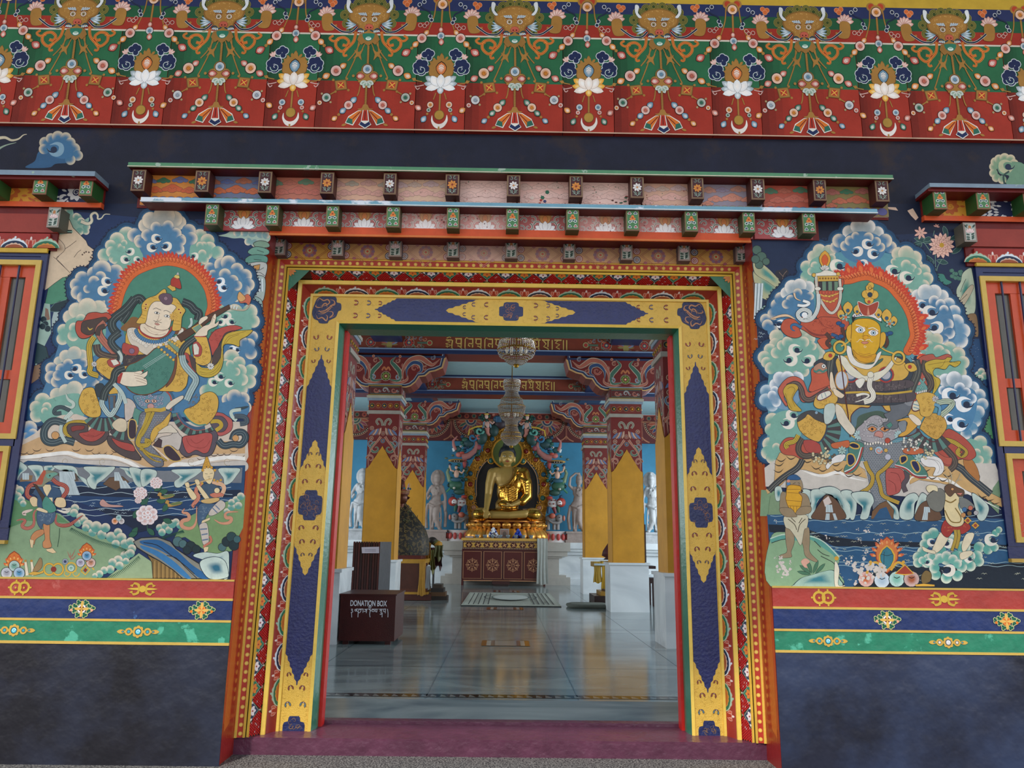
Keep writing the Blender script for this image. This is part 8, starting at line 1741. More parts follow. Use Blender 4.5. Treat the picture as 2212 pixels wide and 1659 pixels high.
# --- marble platform ---
t = thing('altar_platform', 'long white marble platform with stepped mouldings along the back wall', 'platform', (0,22.2,0))
ZP = 1.52
b = MB()
for y, za, zb in ((22.2,0,.22),(22.26,.22,.42),(22.42,.42,1.08),(22.32,1.08,1.2),(22.24,1.2,1.3),(22.16,1.3,ZP)): b.box((-8.45,y,za),(8.45,24.55,zb),'d8dcdc')
b.build('wall_block', WHITEM, t)
for x in (-7,-5.2,-3.6,3.6,5.2,7): b = MB(); b.box((x-.7,22.40,.5),(x+.7,22.42,1.0),'e0e3e3'); b.build('panel', WHITEM, t)
b = MB()
for w_, y, za, zb in ((2.35,21.95,0,.28),(2.2,22.0,.28,.36),(1.95,22.1,.36,.95),(2.05,22.05,.95,1.02),(2.25,21.98,1.02,1.2),(2.35,21.92,1.2,ZP)): b.box((-w_+.08,y,za),(w_+.08,22.5,zb),'b9b0a4')
b.build('dais', mat('cream_marble', .35, base='b4ada2', noise=.06, bump=0), t)
# --- altar table ---
YA = 21.3; XA0, XA1 = at(997,1230,YA).x, at(1178,1230,YA).x
az_ = lambda y: az(y, YA)
LAC = mat('maroon_lacquer', .3, bump=.03, noise=.05)
t = thing('altar_table', 'maroon lacquered altar table with four golden wheel panels below the statue', 'table', (0,YA,0))
ztop = az_(1163); zb_ = az_(1254)
b = MB(); b.box((XA0,YA+.02,zb_),(XA1,YA+.58,az_(1187)),'4a1210'); b.build('body', LAC, t)
b = MB(); b.box((XA0-.03,YA-.03,az_(1168.5)),(XA1+.03,YA+.6,ztop),'d8a850',{'t':'5a1512'}); b.build('table_top', LAC, t)
b = MB(); b.box((XA0+.02,YA,az_(1187)),(XA1-.02,YA+.58,az_(1168.5)),'3f100e'); b.mp = pm((0,YA,0),(1,0,0),(0,0,1),(0,-1,0))
b.poly([(XA0+.05,az_(1183)),(XA1-.05,az_(1183)),(XA1-.05,az_(1173)),(XA0+.05,az_(1173))], 'c99c48')
n = 9
for i in range(n):
 x = XA0+.05+(XA1-XA0-.1)*(i+.6)/n; z = az_(1178); b.poly([(x-.13,z),(x-.07,z+.08),(x+.07,z+.08),(x+.13,z),(x+.07,z-.08),(x-.07,z-.08)], '4a1412');
 for a in range(4): b.petal(x, z, .08, .035, a*pi/2+(i%3)*.5, 'd8a468')
for i in range(50):
 x = XA0+.06+(XA1-XA0-.12)*i/49
 for y in (1170.6,1185.2): b.disc(x, az_(y), .017, 'd9b890', n=6)
b.build('carved_band', LAC, t)
gl = 'c08a62'
for i, (pa, pb) in enumerate(((1000,1040),(1044,1084),(1088,1128),(1132,1173))):
 xa, xb = at(pa,1220,YA).x, at(pb,1220,YA).x; za, zc_ = az_(1251), az_(1191.5)
 b = MB(); b.box((xa,YA-.0,za),(xb,YA+.02,zc_),'521411'); b.mp = pm((0,YA,0),(1,0,0),(0,0,1),(0,-1,0))
 b.stroke([(xa+.01,za+.01),(xb-.01,za+.01),(xb-.01,zc_-.01),(xa+.01,zc_-.01)], .02, gl, closed=True)
 cx, cz, r = (xa+xb)/2, (za+zc_)/2, .2
 b.stroke([(cx+r*cos(q*.314),cz+r*sin(q*.314)) for q in range(20)], .014, gl, closed=True); b.stroke([(cx+r*.82*cos(q*.314),cz+r*.82*sin(q*.314)) for q in range(20)], .008, gl, closed=True)
 b.stroke([(cx+.055*cos(q*.63),cz+.055*sin(q*.63)) for q in range(10)], .01, gl, closed=True); b.spiral(cx, cz, .035, 1.2, .01, gl)
 for k in range(8): a = k*pi/4; b.stroke([(cx+.06*cos(a),cz+.06*sin(a)),(cx+r*1.12*cos(a),cz+r*1.12*sin(a))], .012, gl); b.disc(cx+r*1.14*cos(a), cz+r*1.14*sin(a), .014, gl, n=6); b.petal(cx+.1*cos(a), cz+.1*sin(a), .07, .05, a, gl)
 b.build('wheel_panel', LAC, t)
for x in (XA0,XA1-.07): b = MB(); b.box((x,YA,0),(x+.07,YA+.5,zb_),'4a1210',{'l':gl}); b.build('leg', LAC, t)
b = MB(); b.box((XA0+.07,YA,zb_-.03),(XA1-.07,YA+.03,zb_),gl); b.build('rail', LAC, t)
CLOTH = mat('white_scarf_cloth', .8, bump=.1, noise=.06)
def drape(b, x0, x1, ztop_, zb0, Y, col, depth=.05, n=14, top=.3, folds=3.3, wav=.02):
 rows = []
 for j in range(13):
  t_ = j/12; r = []
  for i in range(n+1):
   u = i/n; x = x0+(x1-x0)*u+.02*sin(5*t_+u*3)*(t_); z = ztop_+(zb0-ztop_)*t_+wav*sin(u*9)*t_
   r.append((x, Y-depth*(.5+.5*sin(u*2*pi*folds))*(.3+.7*t_)-.012, z))
  rows.append(r)
 b.grid([[(p[0], Y+top, ztop_+.01) for p in rows[0]]]+rows, col)
b = MB(); drape(b, at(1160,1200,YA).x, at(1183,1200,YA).x, ztop+.005, az_(1261), YA-.04, 'b4b6ae', .07)
o = b.build('silk_scarf', CLOTH, None, True); tag(o, 'white silk scarf hanging over the right end of the altar table', 'scarf')
b = MB(); za = az_(1262); b.box((at(1063,1255,YA-.2).x,YA-.35,0.06),(at(1101,1255,YA-.2).x,YA-.05,.17),'3a1210'); b.box((at(1066,1255,YA-.2).x,YA-.3,0),(at(1098,1255,YA-.2).x,YA-.1,.06),'2a0e0c')
o = b.build('footstool', LAC); tag(o, 'low dark wooden stool in front of the altar table', 'stool')
GL = mat('clear_glass', .05, base='c9d8dc', noise=0, bump=0, trans=.75, spec=.7)
zt = ztop+.001
def prof_bowl(r, h): return [(r*.5,0),(r*.55,.01),(r*.8,h*.5),(r,h),(r*.94,h),(r*.7,h*.5),(r*.4,h*.2)]
bx0 = at(1031,1160,YA+.12).x; bx1 = at(1147,1160,YA+.12).x
first = None
for i in range(8):
 x = bx0+(bx1-bx0)*i/7
 if first is None:
  b = MB(); b.lathe(prof_bowl(.088,.12), n=16, col='c9d8dc', cap=False); first = o = b.build('offering_bowl', GL, None, True)
 else: o = first.copy(); C.collection.objects.link(o)
 o.location = (x, YA+.14, zt)
 tag(o, ['leftmost of the','second from left of the','third from left of the','fourth from left of the','fourth from right of the','third from right of the','second from right of the','rightmost of the'][i]+' eight clear glass water bowls on the altar', 'bowl', 'water bowls on the altar')
b = MB(); rr = random.Random(2)
for i in range(60): q = i/60; r = .19*(1-q)**.8; a = rr.random()*6.28; b.ball(r*cos(a), r*.6*sin(a), .03+q*.33, .04, 'e4e6ea' if i % 3 else '2a3f8a', n=6, m=4)
o = b.build('crystal_cluster', mat('crystal', .15, noise=0, bump=0), None, True); o.location = (at(1066,1145,YA+.4).x, YA+.4, zt); tag(o, 'white and blue speckled crystal offering left of the framed picture', 'ornament')
b = MB()
for i in range(70): q = i/70; r = .17*(1-q)**.9; a = rr.random()*6.28; b.ball(r*cos(a), r*.6*sin(a), .03+q*.3, .035, ['1c3fb0','2450c8','16308a'][i % 3], n=6, m=4)
o = b.build('crystal_cluster', MATS['crystal'], None, True); o.location = (at(1119,1145,YA+.4).x, YA+.4, zt); tag(o, 'deep blue crystal offering right of the framed picture', 'ornament')
tt = thing('picture_frame', 'small framed picture standing in the middle of the altar table', 'picture', (at(1090,1145,YA+.4).x, YA+.4, zt))
b = MB(); X_ = tt.location.x; b.box((X_-.16,YA+.4,zt),(X_+.16,YA+.43,zt+.34),'a8a4a0'); b.build('frame', LAC, tt)
b = MB(); b.box((X_-.13,YA+.39,zt+.03),(X_+.13,YA+.4,zt+.31),'9a7a6c'); b.mp = pm((0,YA+.389,0),(1,0,0),(0,0,1),(0,-1,0)); b.disc(X_, zt+.16, .07, '6a5a50', ry=.09); b.build('picture', MATTE, tt)
b = MB(); x_ = at(1014,1160,YA+.12).x; b.box((x_-.16,YA+.1,zt),(x_+.16,YA+.12,zt+.07),'6a3a3c'); b.box((x_-.14,YA+.095,zt+.015),(x_+.14,YA+.1,zt+.055),'c9b8b0'); o = b.build('label_stand', LAC); tag(o, 'small card stand at the left end of the altar table', 'sign')
# --- lotus throne ---
YT = 22.95; XT = at(1094,1140,YT).x
GOLDM = mat('gilded_metal', .2, metal=.95, base='c9923a', noise=.08, nscale=3, bump=.08, bscale=10); GOLDK = mat('gilded_skin', .42, metal=.25, base='b3904a', noise=.05, bump=.02)
GOLDL = mat('gilded_lotus', .32, metal=.6, noise=.1, nscale=5, bump=.08)
tz = lambda y: az(y, YT-.6)
tt = thing('lotus_throne', 'gilded double lotus pedestal carrying the seated golden statue', 'pedestal', (XT,YT,ZP+.001))
b = MB(); rx, ry = 1.42, .78
for z0_, z1_, k0, k1 in ((ZP+.001,ZP+.06,1.0,1.0),(ZP+.06,tz(1142),.9,.84),(tz(1142),tz(1127),.84,.88),(tz(1127),tz(1124.6),.97,.97)):
 b.lathe([(k0,z0_),(k1,z1_)], o=(XT,YT,0), n=40, sx=rx*1.0, sy=ry, col='c07a30' if k0 > .95 and z0_ > ZP+.1 else '6a2c14')
b.build('drum', GOLDL, tt, True)
zm, zb0, zt0 = tz(1142), ZP+.03, tz(1127)
def lotus_petal(a, up, w_):
 b = MB(); cx, cy = rx*cos(a), ry*sin(a); nx, ny = cos(a)/rx, sin(a)/ry; m = hypot(nx,ny); nx /= m; ny /= m; tx, ty = -ny, nx
 rows = []
 H_ = (zt0-zm) if up else (zm-zb0)
 for j in range(7):
  t_ = j/6; r = []; wd = w_*(.7+.6*sin(pi*min(t_*.75+.15,1)))*(1 if t_ < .85 else .55)
  for i in range(7):
   u = i/6*2-1; o_ = (.06+.13*sin(pi*t_*.9))*(1-.6*u*u)
   z = zm+(H_ if up else -H_)*t_*(1-.12*u*u*t_)
   fl_ = 0 if up else .12*t_
   r.append((XT+cx*.93+nx*(o_+fl_)+tx*wd*u*.5, YT+cy*.93+ny*(o_+fl_)+ty*wd*u*.5, z))
  rows.append(r)
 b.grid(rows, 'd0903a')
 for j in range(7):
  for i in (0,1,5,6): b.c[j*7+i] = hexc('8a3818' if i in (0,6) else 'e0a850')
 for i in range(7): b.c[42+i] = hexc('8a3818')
 b.ball(XT+cx*.95+nx*.15, YT+cy*.95+ny*.15, zm+(H_ if up else -H_)*.5, .06, 'e0a040', n=8, rz=H_*.2, m=5)
 return b.build('lotus_petal', GOLDL, tt, True)
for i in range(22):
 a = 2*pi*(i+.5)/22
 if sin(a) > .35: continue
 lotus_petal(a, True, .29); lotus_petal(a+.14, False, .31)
# --- seated golden statue ---
YS = 22.6
def q(px, py, dy=0.): p = at(px, py, YS+dy); return (p.x, YS+dy, p.z)
S_ = .0177
st = thing('golden_statue', 'large seated golden statue with black hair and polished robe', 'statue', q(1094,1124))
zs = q(1094,1124)[2]
b = MB()
def cap(pts, r):
 b.tube([q(*p) for p in pts], r, 'a97f36', n=14)
 for p, r_ in zip(pts, r if isinstance(r, list) else [r]*len(pts)): x, y, z = q(*p); b.ball(x, y, z, r_*.99, 'a97f36', n=12)
def ell(px, py, rx_, rz_, ry_, dy=0): x, y, z = q(px, py, dy); b.ball(x, y, z, rx_*S_, 'a97f36', n=18, ry=ry_*S_, rz=rz_*S_, m=12)
ell(1096,987,15.5,17,15,-.05); ell(1096,993,12.5,12,13,-.12); b.tube([q(1096,1000),q(1096,1012)], .14, 'a97f36', n=14)
ell(1095,1032,27,26,15); ell(1095,1060,22,32,14); ell(1095,1092,25,20,16); ell(1074,1018,12,9,10); ell(1120,1018,12,9,10)
cap([(1064,1022,0),(1058,1045,-.02),(1055,1070,-.08)], [.2,.175,.14]); cap([(1055,1070,-.08),(1052,1090,-.38),(1050,1104,-.64)], [.14,.11,.085])
cap([(1130,1022,0),(1136,1045,-.02),(1137,1070,-.05)], [.2,.17,.15]); cap([(1137,1070,-.05),(1124,1084,-.3),(1106,1091,-.42)], [.14,.11,.08])
ell(1094,1111,62,13,26,-.1); ell(1040,1110,20,13.5,20,-.25); ell(1150,1111,20,13.5,20,-.25); cap([(1060,1112,-.5),(1100,1113,-.62),(1135,1110,-.5)], [.14,.13,.15])
x, y, z = q(1050,1106,-.7); b.ball(x, y, z, .1, 'a97f36', n=10, ry=.06, rz=.12)
for k in range(4): b.tube([q(1045.5+3*k,1109,-.75),q(1045+3.1*k,1115,-.76),q(1045.5+3*k,1121-abs(k-1.4)*.9,-.72)], [.028,.026,.02], 'a97f36', n=8)
b.tube([q(1054,1104,-.72),q(1058,1109,-.74),q(1059,1114,-.72)], [.03,.027,.02], 'a97f36', n=8)
x, y, z = q(1100,1092,-.52); b.ball(x, y, z, .13, 'a97f36', n=10, ry=.1, rz=.05)
for k in range(4): b.tube([q(1096,1092.5,-.5-.04*k),q(1088,1092.5,-.53-.04*k),q(1081+1.5*abs(k-1.5),1091.5,-.52-.04*k)], [.03,.028,.02], 'a97f36', n=8)
b.tube([q(1103,1090,-.58),q(1098,1087,-.6),q(1093,1087,-.58)], [.03,.027,.02], 'a97f36', n=8)
b.tube([q(1096,984,-.31),q(1096,991,-.36)], [.02,.045], 'a97f36', n=8)
for sg in (-1,1): x, y, z = q(1096+sg*15.5,990,0); b.ball(x, y, z, .05, 'a97f36', n=8, rz=.2, ry=.07)
solid(b.build('body', GOLDK, st), .026, 3)
b = MB()
def ell2(px, py, rx_, rz_, ry_, dy, c): x, y, z = q(px, py, dy); b.ball(x, y, z, rx_*S_, c, n=20, ry=ry_*S_, rz=rz_*S_, m=12)
ell2(1096,974,17,12,17,.06,'15161a'); ell2(1096,962,10,9,10,.0,'15161a'); ell2(1081,982,4,9,8,.02,'15161a'); ell2(1111,982,4,9,8,.02,'15161a'); ell2(1096,985,17,14,8,.22,'15161a')
solid(b.build('hair', mat('black_hair_paint', .6, base='101218', noise=0, bump=.4, bscale=60), st), .03, 4)
MPF = pm((0,YS-.375,0),(1,0,0),(0,0,1),(0,-1,0))
e = lambda px, py: (q(px,py,-.37)[0], q(px,py,-.37)[2])
for sg in (-1,1):
 b = MB(MPF); b.stroke([e(1096+sg*2.5,981.5), e(1096+sg*6,979.5), e(1096+sg*10.5,981.5)], .014, '3a2a14', sm=True)
 b.poly([e(1096+sg*3,985.5), e(1096+sg*6,984), e(1096+sg*10,985.5), e(1096+sg*6,987)], 'd8ccb0'); x, z = e(1096+sg*6.2,985.4); b.disc(x, z, .02, '1a1410', n=8); b.stroke([e(1096+sg*2.8,985), e(1096+sg*6,983.4), e(1096+sg*10.5,985.2)], .012, '2a1c10', sm=True); b.build('eye', MATTE, st)
b = MB(MPF); b.poly([e(1091.5,996), e(1094.5,994.8), e(1096,995.3), e(1097.5,994.8), e(1100.5,996), e(1096,998.2)], '9a3a28', sm=2)
b.build('mouth', MATTE, st)
b = MB()
def cap2(pts, r): b.tube([q(*p) for p in pts], r, 'c9923a', n=14); [b.ball(*q(*p), r_*.99, 'c9923a', n=12) for p, r_ in zip(pts, r)]
ell = lambda px, py, rx_, rz_, ry_, dy=0: ell2(px, py, rx_, rz_, ry_, dy, 'c9923a')
ell(1098,1068,23,26,15.5,-.02); ell(1112,1045,18,26,14.5,-.03); ell(1124,1022,13,11,12,-.0); cap2([(1131,1022,0),(1138,1046,-.02),(1139,1072,-.06)], [.23,.21,.2]); cap2([(1139,1072,-.06),(1128,1084,-.28)], [.19,.16]); ell(1097,1090,24,12,17,-.05)
ell(1094,1112.5,66,14.5,29,-.08); ell(1040,1111.5,21.5,14.5,22,-.24); ell(1150,1112.5,21.5,14.5,22,-.24)
for k in range(9): t_ = k/8; cap2([(1076+k*2,1050+k*5,-.2),(1098,1056+k*5,-.3),(1118,1044+k*5,-.22)], [.03,.035,.03])
for k in range(7): cap2([(1125+1.5*k,1034+k*5,-.22),(1136,1040+k*6,-.26),(1146,1036+k*6,-.12)], [.025,.03,.025])
cap2([(1116,1010,-.2),(1112,1030,-.32),(1100,1045,-.34),(1082,1052,-.28)], [.05,.05,.05,.04])
for k in range(6): cap2([(1062+k*3,1102+k*.5,-.45),(1056+k*6,1110,-.62),(1050+k*8,1119,-.6)], [.02,.025,.02]); cap2([(1128+k*4,1102,-.45),(1133+k*4,1110,-.6),(1140+k*4,1118,-.55)], [.02,.025,.02])
solid(b.build('robe', GOLDM, st), .026, 2)
# --- aureole behind the statue ---
YR = 23.45
au = thing('aureole', 'golden jewelled aureole with carved animals rising behind the statue', 'throne back', (XT,YR,ZP+.001))
def w3(px, py, Y=YR): p = at(px, py, Y); return (p.x, p.z)
outl = [(1024,1160),(1012,1110),(1005,1080),(1003,1050),(1008,1022),(1018,1002),(1030,988),(1042,978),(1046,962),(1052,940),(1064,922),(1080,912),(1096,906),(1112,912),(1128,922),(1140,940),(1147,962),(1152,980),(1164,992),(1176,1006),(1184,1026),(1187,1052),(1185,1082),(1178,1112),(1166,1160)]
b = MB(); pts = smooth([w3(*p) for p in outl], True, 3); b.prism((YR,pts), .16, 'c98e2e'); rr = random.Random(9)
GOLDA = mat('gilded_carving', .4, metal=.45, base='c98e2e', noise=.25, nscale=9, bump=.5, bscale=16)
b.build('frame', GOLDA, au)
b = MB()
def inring(px, py):
 dxx = (px-1095)/79.; dyy = (py-1065)/82.
 return not (abs(px-1095) < 66-max(0,(1040-py))*.35 and 1000 < py < 1165) and hypot(px-1096, py-979) > 38
sm_ = smooth([tuple(p) for p in outl], True, 4)
for (ox, oy) in sm_:
 for k in (.99,.93,.87,.8):
  px, py = 1095+(ox-1095)*k, 1040+(oy-1040)*k
  if not inring(px, py): continue
  x, z = w3(px+rr.uniform(-2,2), py+rr.uniform(-2,2)); r = rr.uniform(.045,.08)
  c_ = rr.choice(('d89c34','c08428','e0a840')); a0 = rr.random()*6.28; p_ = [(x+r*(1-t_/7)*cos(a0+t_*.8), YR-.03, z+r*(1-t_/7)*sin(a0+t_*.8)) for t_ in range(7)]
  b.tube(p_, .022, c_, n=5)
b.build('scrollwork', GOLDA, au)['kind'] = 'stuff'
inner = [(1030,1100),(1026,1070),(1026,1040),(1031,1018),(1042,1000),(1056,990),(1096,985),(1134,990),(1148,1002),(1160,1020),(1165,1042),(1165,1072),(1160,1100)]
for k, c, dy in ((1.0,'2a4a58',.02),(.965,'cf9f78',.03),(.94,'14100e',.04)):
 b = MB(); pts = smooth([w3(1095+(p[0]-1095)*k, 1060+(p[1]-1060)*k) for p in inner], True, 3); b.prism((YR-dy,pts), dy, c)
 if k < .95:
  b.mp = pm((0,YR-dy-.002,0),(1,0,0),(0,0,1),(0,-1,0))
  for j in range(34):
   y_ = 1004+j*2.9; hw = 60*(1 if y_ > 1030 else (.75+.25*(y_-1004)/26));
   for sg in (-1,1): b.stroke([w3(1095+sg*hw,y_+1), w3(1095+sg*hw*.8,y_-1), w3(1095+sg*hw*.6,y_+2)], .012, '3f3530')
 b.build('inner_panel', MATTE, au)
b = MB(); x, z = w3(1096,979); R = .60
b.lathe([(R,0),(R,.05)], n=36, col='5c6a30'); v = b.v; b.v = [(x+p[0], YR-.12+p[2], z+p[1]) for p in v]; b.build('halo', mat('halo_green', .5, base='56622c', noise=.05, bump=0), au)
b = MB(); b.tube([(x+R*cos(k*pi/18), YR-.13, z+R*sin(k*pi/18)) for k in range(37)], .035, 'd8a048', n=6, cap=False); b.build('halo_rim', GOLDA, au)
for i, (px, py, c) in enumerate(((1063,948,'2f6078'),(1054,973,'8a2c20'),(1032,991,'8a3a2a'),(1061,995,'3a6a5c'),(1016,1023,'2f6078'),(1016,1046,'8a2c20'),(1017,1075,'3a6a5c'),(1023,1096,'b07a58'),(1128,950,'2f6078'),(1136,975,'8a2c20'),(1157,993,'8a3a2a'),(1129,996,'3a6a5c'),(1174,1025,'2f6078'),(1174,1046,'8a2c20'),(1172,1076,'3a6a5c'),(1165,1097,'b07a58'))):
 x, z = w3(px, py, YR-.05); g = MB(); g.ball(x, YR-.05, z, .1, c, n=12, ry=.07); o = g.build('gem', mat('gem', .15, noise=.1, bump=0), au, True)
 g = MB(); g.tube([(x+.12*cos(k*.524), YR-.05, z+.12*sin(k*.524)) for k in range(13)], .03, 'd8a040', n=5, cap=False); g.build('gem_setting', GOLDA, o)
ANI = mat('painted_carving', .55, bump=.1, noise=.08)
YN = 23.2
def A3(px, py, dy, sg):
 px = 1095+sg*(1095-px)*1. if sg > 0 else px
 if sg > 0: py = py+2.5
 p = at(px, py, YN+dy); return (p.x, YN+dy, p.z)
def an(name, sg, parts, vox=None):
 b = MB()
 for p in parts:
  k = p[0]
  if k == 'e': _, px, py, rx_, rz_, c = p[:6]; dy = p[6] if len(p) > 6 else 0; x, y, z = A3(px, py, dy, sg); b.ball(x, y, z, rx_*.018, c, n=12, ry=max(.08,min(rx_,rz_)*.014), rz=rz_*.018, m=8)
  else: _, pts, r, c = p; b.tube([A3(a[0], a[1], (a[2] if len(a) > 2 else 0), sg) for a in pts], r if isinstance(r, list) else r, c, n=8)
 return b.build(name, ANI, au, True)
for sg in (-1,1):
 e_ = 'e'; g_ = '8a8684'
 an('elephant', sg, [(e_,998,1118,15,9,g_),(e_,982,1117,8,8,g_,-.1),('t',[(978,1122,-.1),(984,1127,-.15),(996,1127,-.15),(1004,1122,-.15)],[.08,.06,.05,.03],g_),('t',[(985,1122),(985,1142)],.07,g_),('t',[(993,1124),(993,1142)],.065,g_),('t',[(1006,1122),(1006,1142)],.07,g_),(e_,972,1117,3,6,'c07868',-.12),(e_,997,1112,7,6,'b8604a',-.12),(e_,981,1115,1,1,'1a1a1a',-.22)])
 an('lion', sg, [(e_,996,1085,11,10,'cfc8c4'),(e_,978,1083,10,10,'a8382a',-.05),(e_,981,1084,6,6,'d8d0cc',-.14),(e_,1003,1073,7,4,'a8382a'),('t',[(985,1090),(983,1105)],[.09,.05],'2c5a48'),('t',[(994,1092),(990,1107)],[.09,.05],'7a2c30'),('t',[(1004,1092),(1006,1107)],[.09,.05],'234a6a'),(e_,980,1083,1,1,'1a1a1a',-.25),('t',[(978,1088,-.2),(984,1089,-.22)],.02,'5a1a14')]+[(e_,990+4*k,1078+(k%2)*8,1.6,1.6,'8a2c24',-.15) for k in range(5)])
 an('rider', sg, [(e_,984,1048,15,11,'2f5c44'),(e_,975,1038,6,8,'3c6a4c'),('t',[(972,1040),(966,1020),(972,1008)],[.09,.06,.05],'7a8a68'),(e_,985,1036,12,5,'2f5a6c',-.08),(e_,986,1024,5.5,9,'d0a48c',-.08),(e_,985.5,1010,3.2,4,'d0a48c',-.1),(e_,985.5,1007,3.2,2,'2a2420',-.08),('t',[(981,1018,-.08),(974,1016,-.1),(971,1005,-.1)],.035,'d0a48c'),('t',[(991,1018,-.08),(998,1022,-.1),(1003,1015,-.1)],.035,'d0a48c'),('t',[(972,1055),(964,1063)],.04,'4a8a68'),('t',[(994,1054),(1000,1066)],.04,'4a8a68'),(e_,981,1054,3,2.5,'d0c8b8',-.15),(e_,992,1062,12,7,'274a3e'),(e_,1004,1000,5,12,'a03a34')])
 lf = []; rl = random.Random(3)
 for cx_, cy_, sx_, sy_ in ((1002,962,14,16),(990,1015,18,12),(985,1058,16,12),(1022,975,12,14),(1036,930,12,12),(1045,900,10,10),(1000,1028,8,16)):
  for k in range(9):
   px_, py_ = cx_+rl.gauss(0,sx_*.5), cy_+rl.gauss(0,sy_*.5); a = rl.random()*6.28; L1 = rl.uniform(4,7)
   lf.append(('t',[(px_,py_,.05),(px_+L1*.5*cos(a),py_+L1*.5*sin(a),.0),(px_+L1*cos(a),py_+L1*sin(a),.06)],[.05,.09,.015],rl.choice(('24483a','1f3c3a','2f5a44','26405a','2f6656'))))
 an('foliage', sg, lf)['kind'] = 'stuff'
 an('canopy', sg, [(e_,988,995,20,4,'b98c40'),(e_,988,996,15,2,'16120f',-.2),(e_,964,990,4,2.5,'5a6a58'),(e_,978,984,3.5,2.5,'5a6a58')]+[(e_,982+5*k,996,1,1,'e0e0e0',-.3) for k in range(3)])
 an('sea_monster', sg, [('t',[(998,988),(1012,985),(1025,975),(1030,962),(1028,950)],[.16,.14,.11,.08,.04],'b07068'),('t',[(1000,990),(1014,988),(1028,978)],[.1,.09,.06],'2a3a5a'),(e_,992,982,8,6,'b86a60'),(e_,988,970,9,7,'2c5a5c'),('t',[(984,972,-.08),(980,962,-.1),(979,952,-.1),(988,942,-.1)],[.07,.06,.045,.02],'b87068'),(e_,996,964,3,2.5,'dcd4cc',-.14),(e_,996,964,1.2,1.2,'14181c',-.2),('t',[(979,968,-.1),(981,975,-.1)],.05,'dcd4cc'),(e_,1012,958,12,9,'27484a'),(e_,1005,950,8,6,'2f5a4c'),(e_,998,978,5,3,'b84a38',-.1)])
 an('scroll', sg, [(e_,1040,945,13,16,'24443e')]+[('t',[(cx+r*(1-k/14)*cos(.6*k), cy+r*(1-k/14)*sin(.6*k), -.12) for k in range(12)],.045,c) for cx, cy, r, c in ((1021,945,9,'2f6a8c'),(1036,931,9,'5a9a8a'),(1034,943,6,'b86058'))]+[('t',[(1012,940,-.08),(1014,928,-.08),(1028,922,-.08),(1042,920,-.08)],.035,'c9a038'),(e_,1034,966,6,6,'a85058')])
 an('serpent_maiden', sg, [(e_,1052,918,6,9,'d0a090'),(e_,1051,900,4,5,'d8b0a0',-.06),(e_,1051,895,5,3,'c9a040',-.04),('t',[(1052,925),(1053,936),(1058,941)],[.11,.08,.04],'c07868'),('t',[(1047,910),(1044,918),(1048,924)],.035,'d0a090'),('t',[(1057,910),(1064,915),(1068,911)],.035,'d0a090'),('t',[(1046,912),(1043,928)],.04,'7aa0b4'),('t',[(1058,916),(1064,932)],.04,'7aa0b4'),(e_,1066,896,3.2,3.4,'b8705c'),(e_,1074,905,9,8,'23425a'),(e_,1066,930,12,14,'23403c',.1),(e_,1080,915,14,12,'3a2a30',.12)]+[('t',[(1072+3*k,900,-.1),(1073+3*k,912,-.1)],.02,'3f6a8c') for k in range(4)])
 b = MB(); x, y, z = A3(990,1154,0,sg); rows = [(.52,ZP+.002),(.38,ZP+.14),(.3,ZP+.22),(.36,ZP+.32),(.46,ZP+.42)]
 b.lathe([(r, zz_, 'd4ccc8') for r, zz_ in rows], o=(x,y,0), n=20, sy=.6)
 b.mp = None; b.build('lotus_base', ANI, au, True)
 g = MB()
 for k in range(6): a = pi+.3+k*.5; g.ball(x+.42*cos(a), y+.26*sin(a), ZP+.2, .07, 'b84a44', n=8, rz=.13)
 g.build('lotus_mark', ANI, au, True)
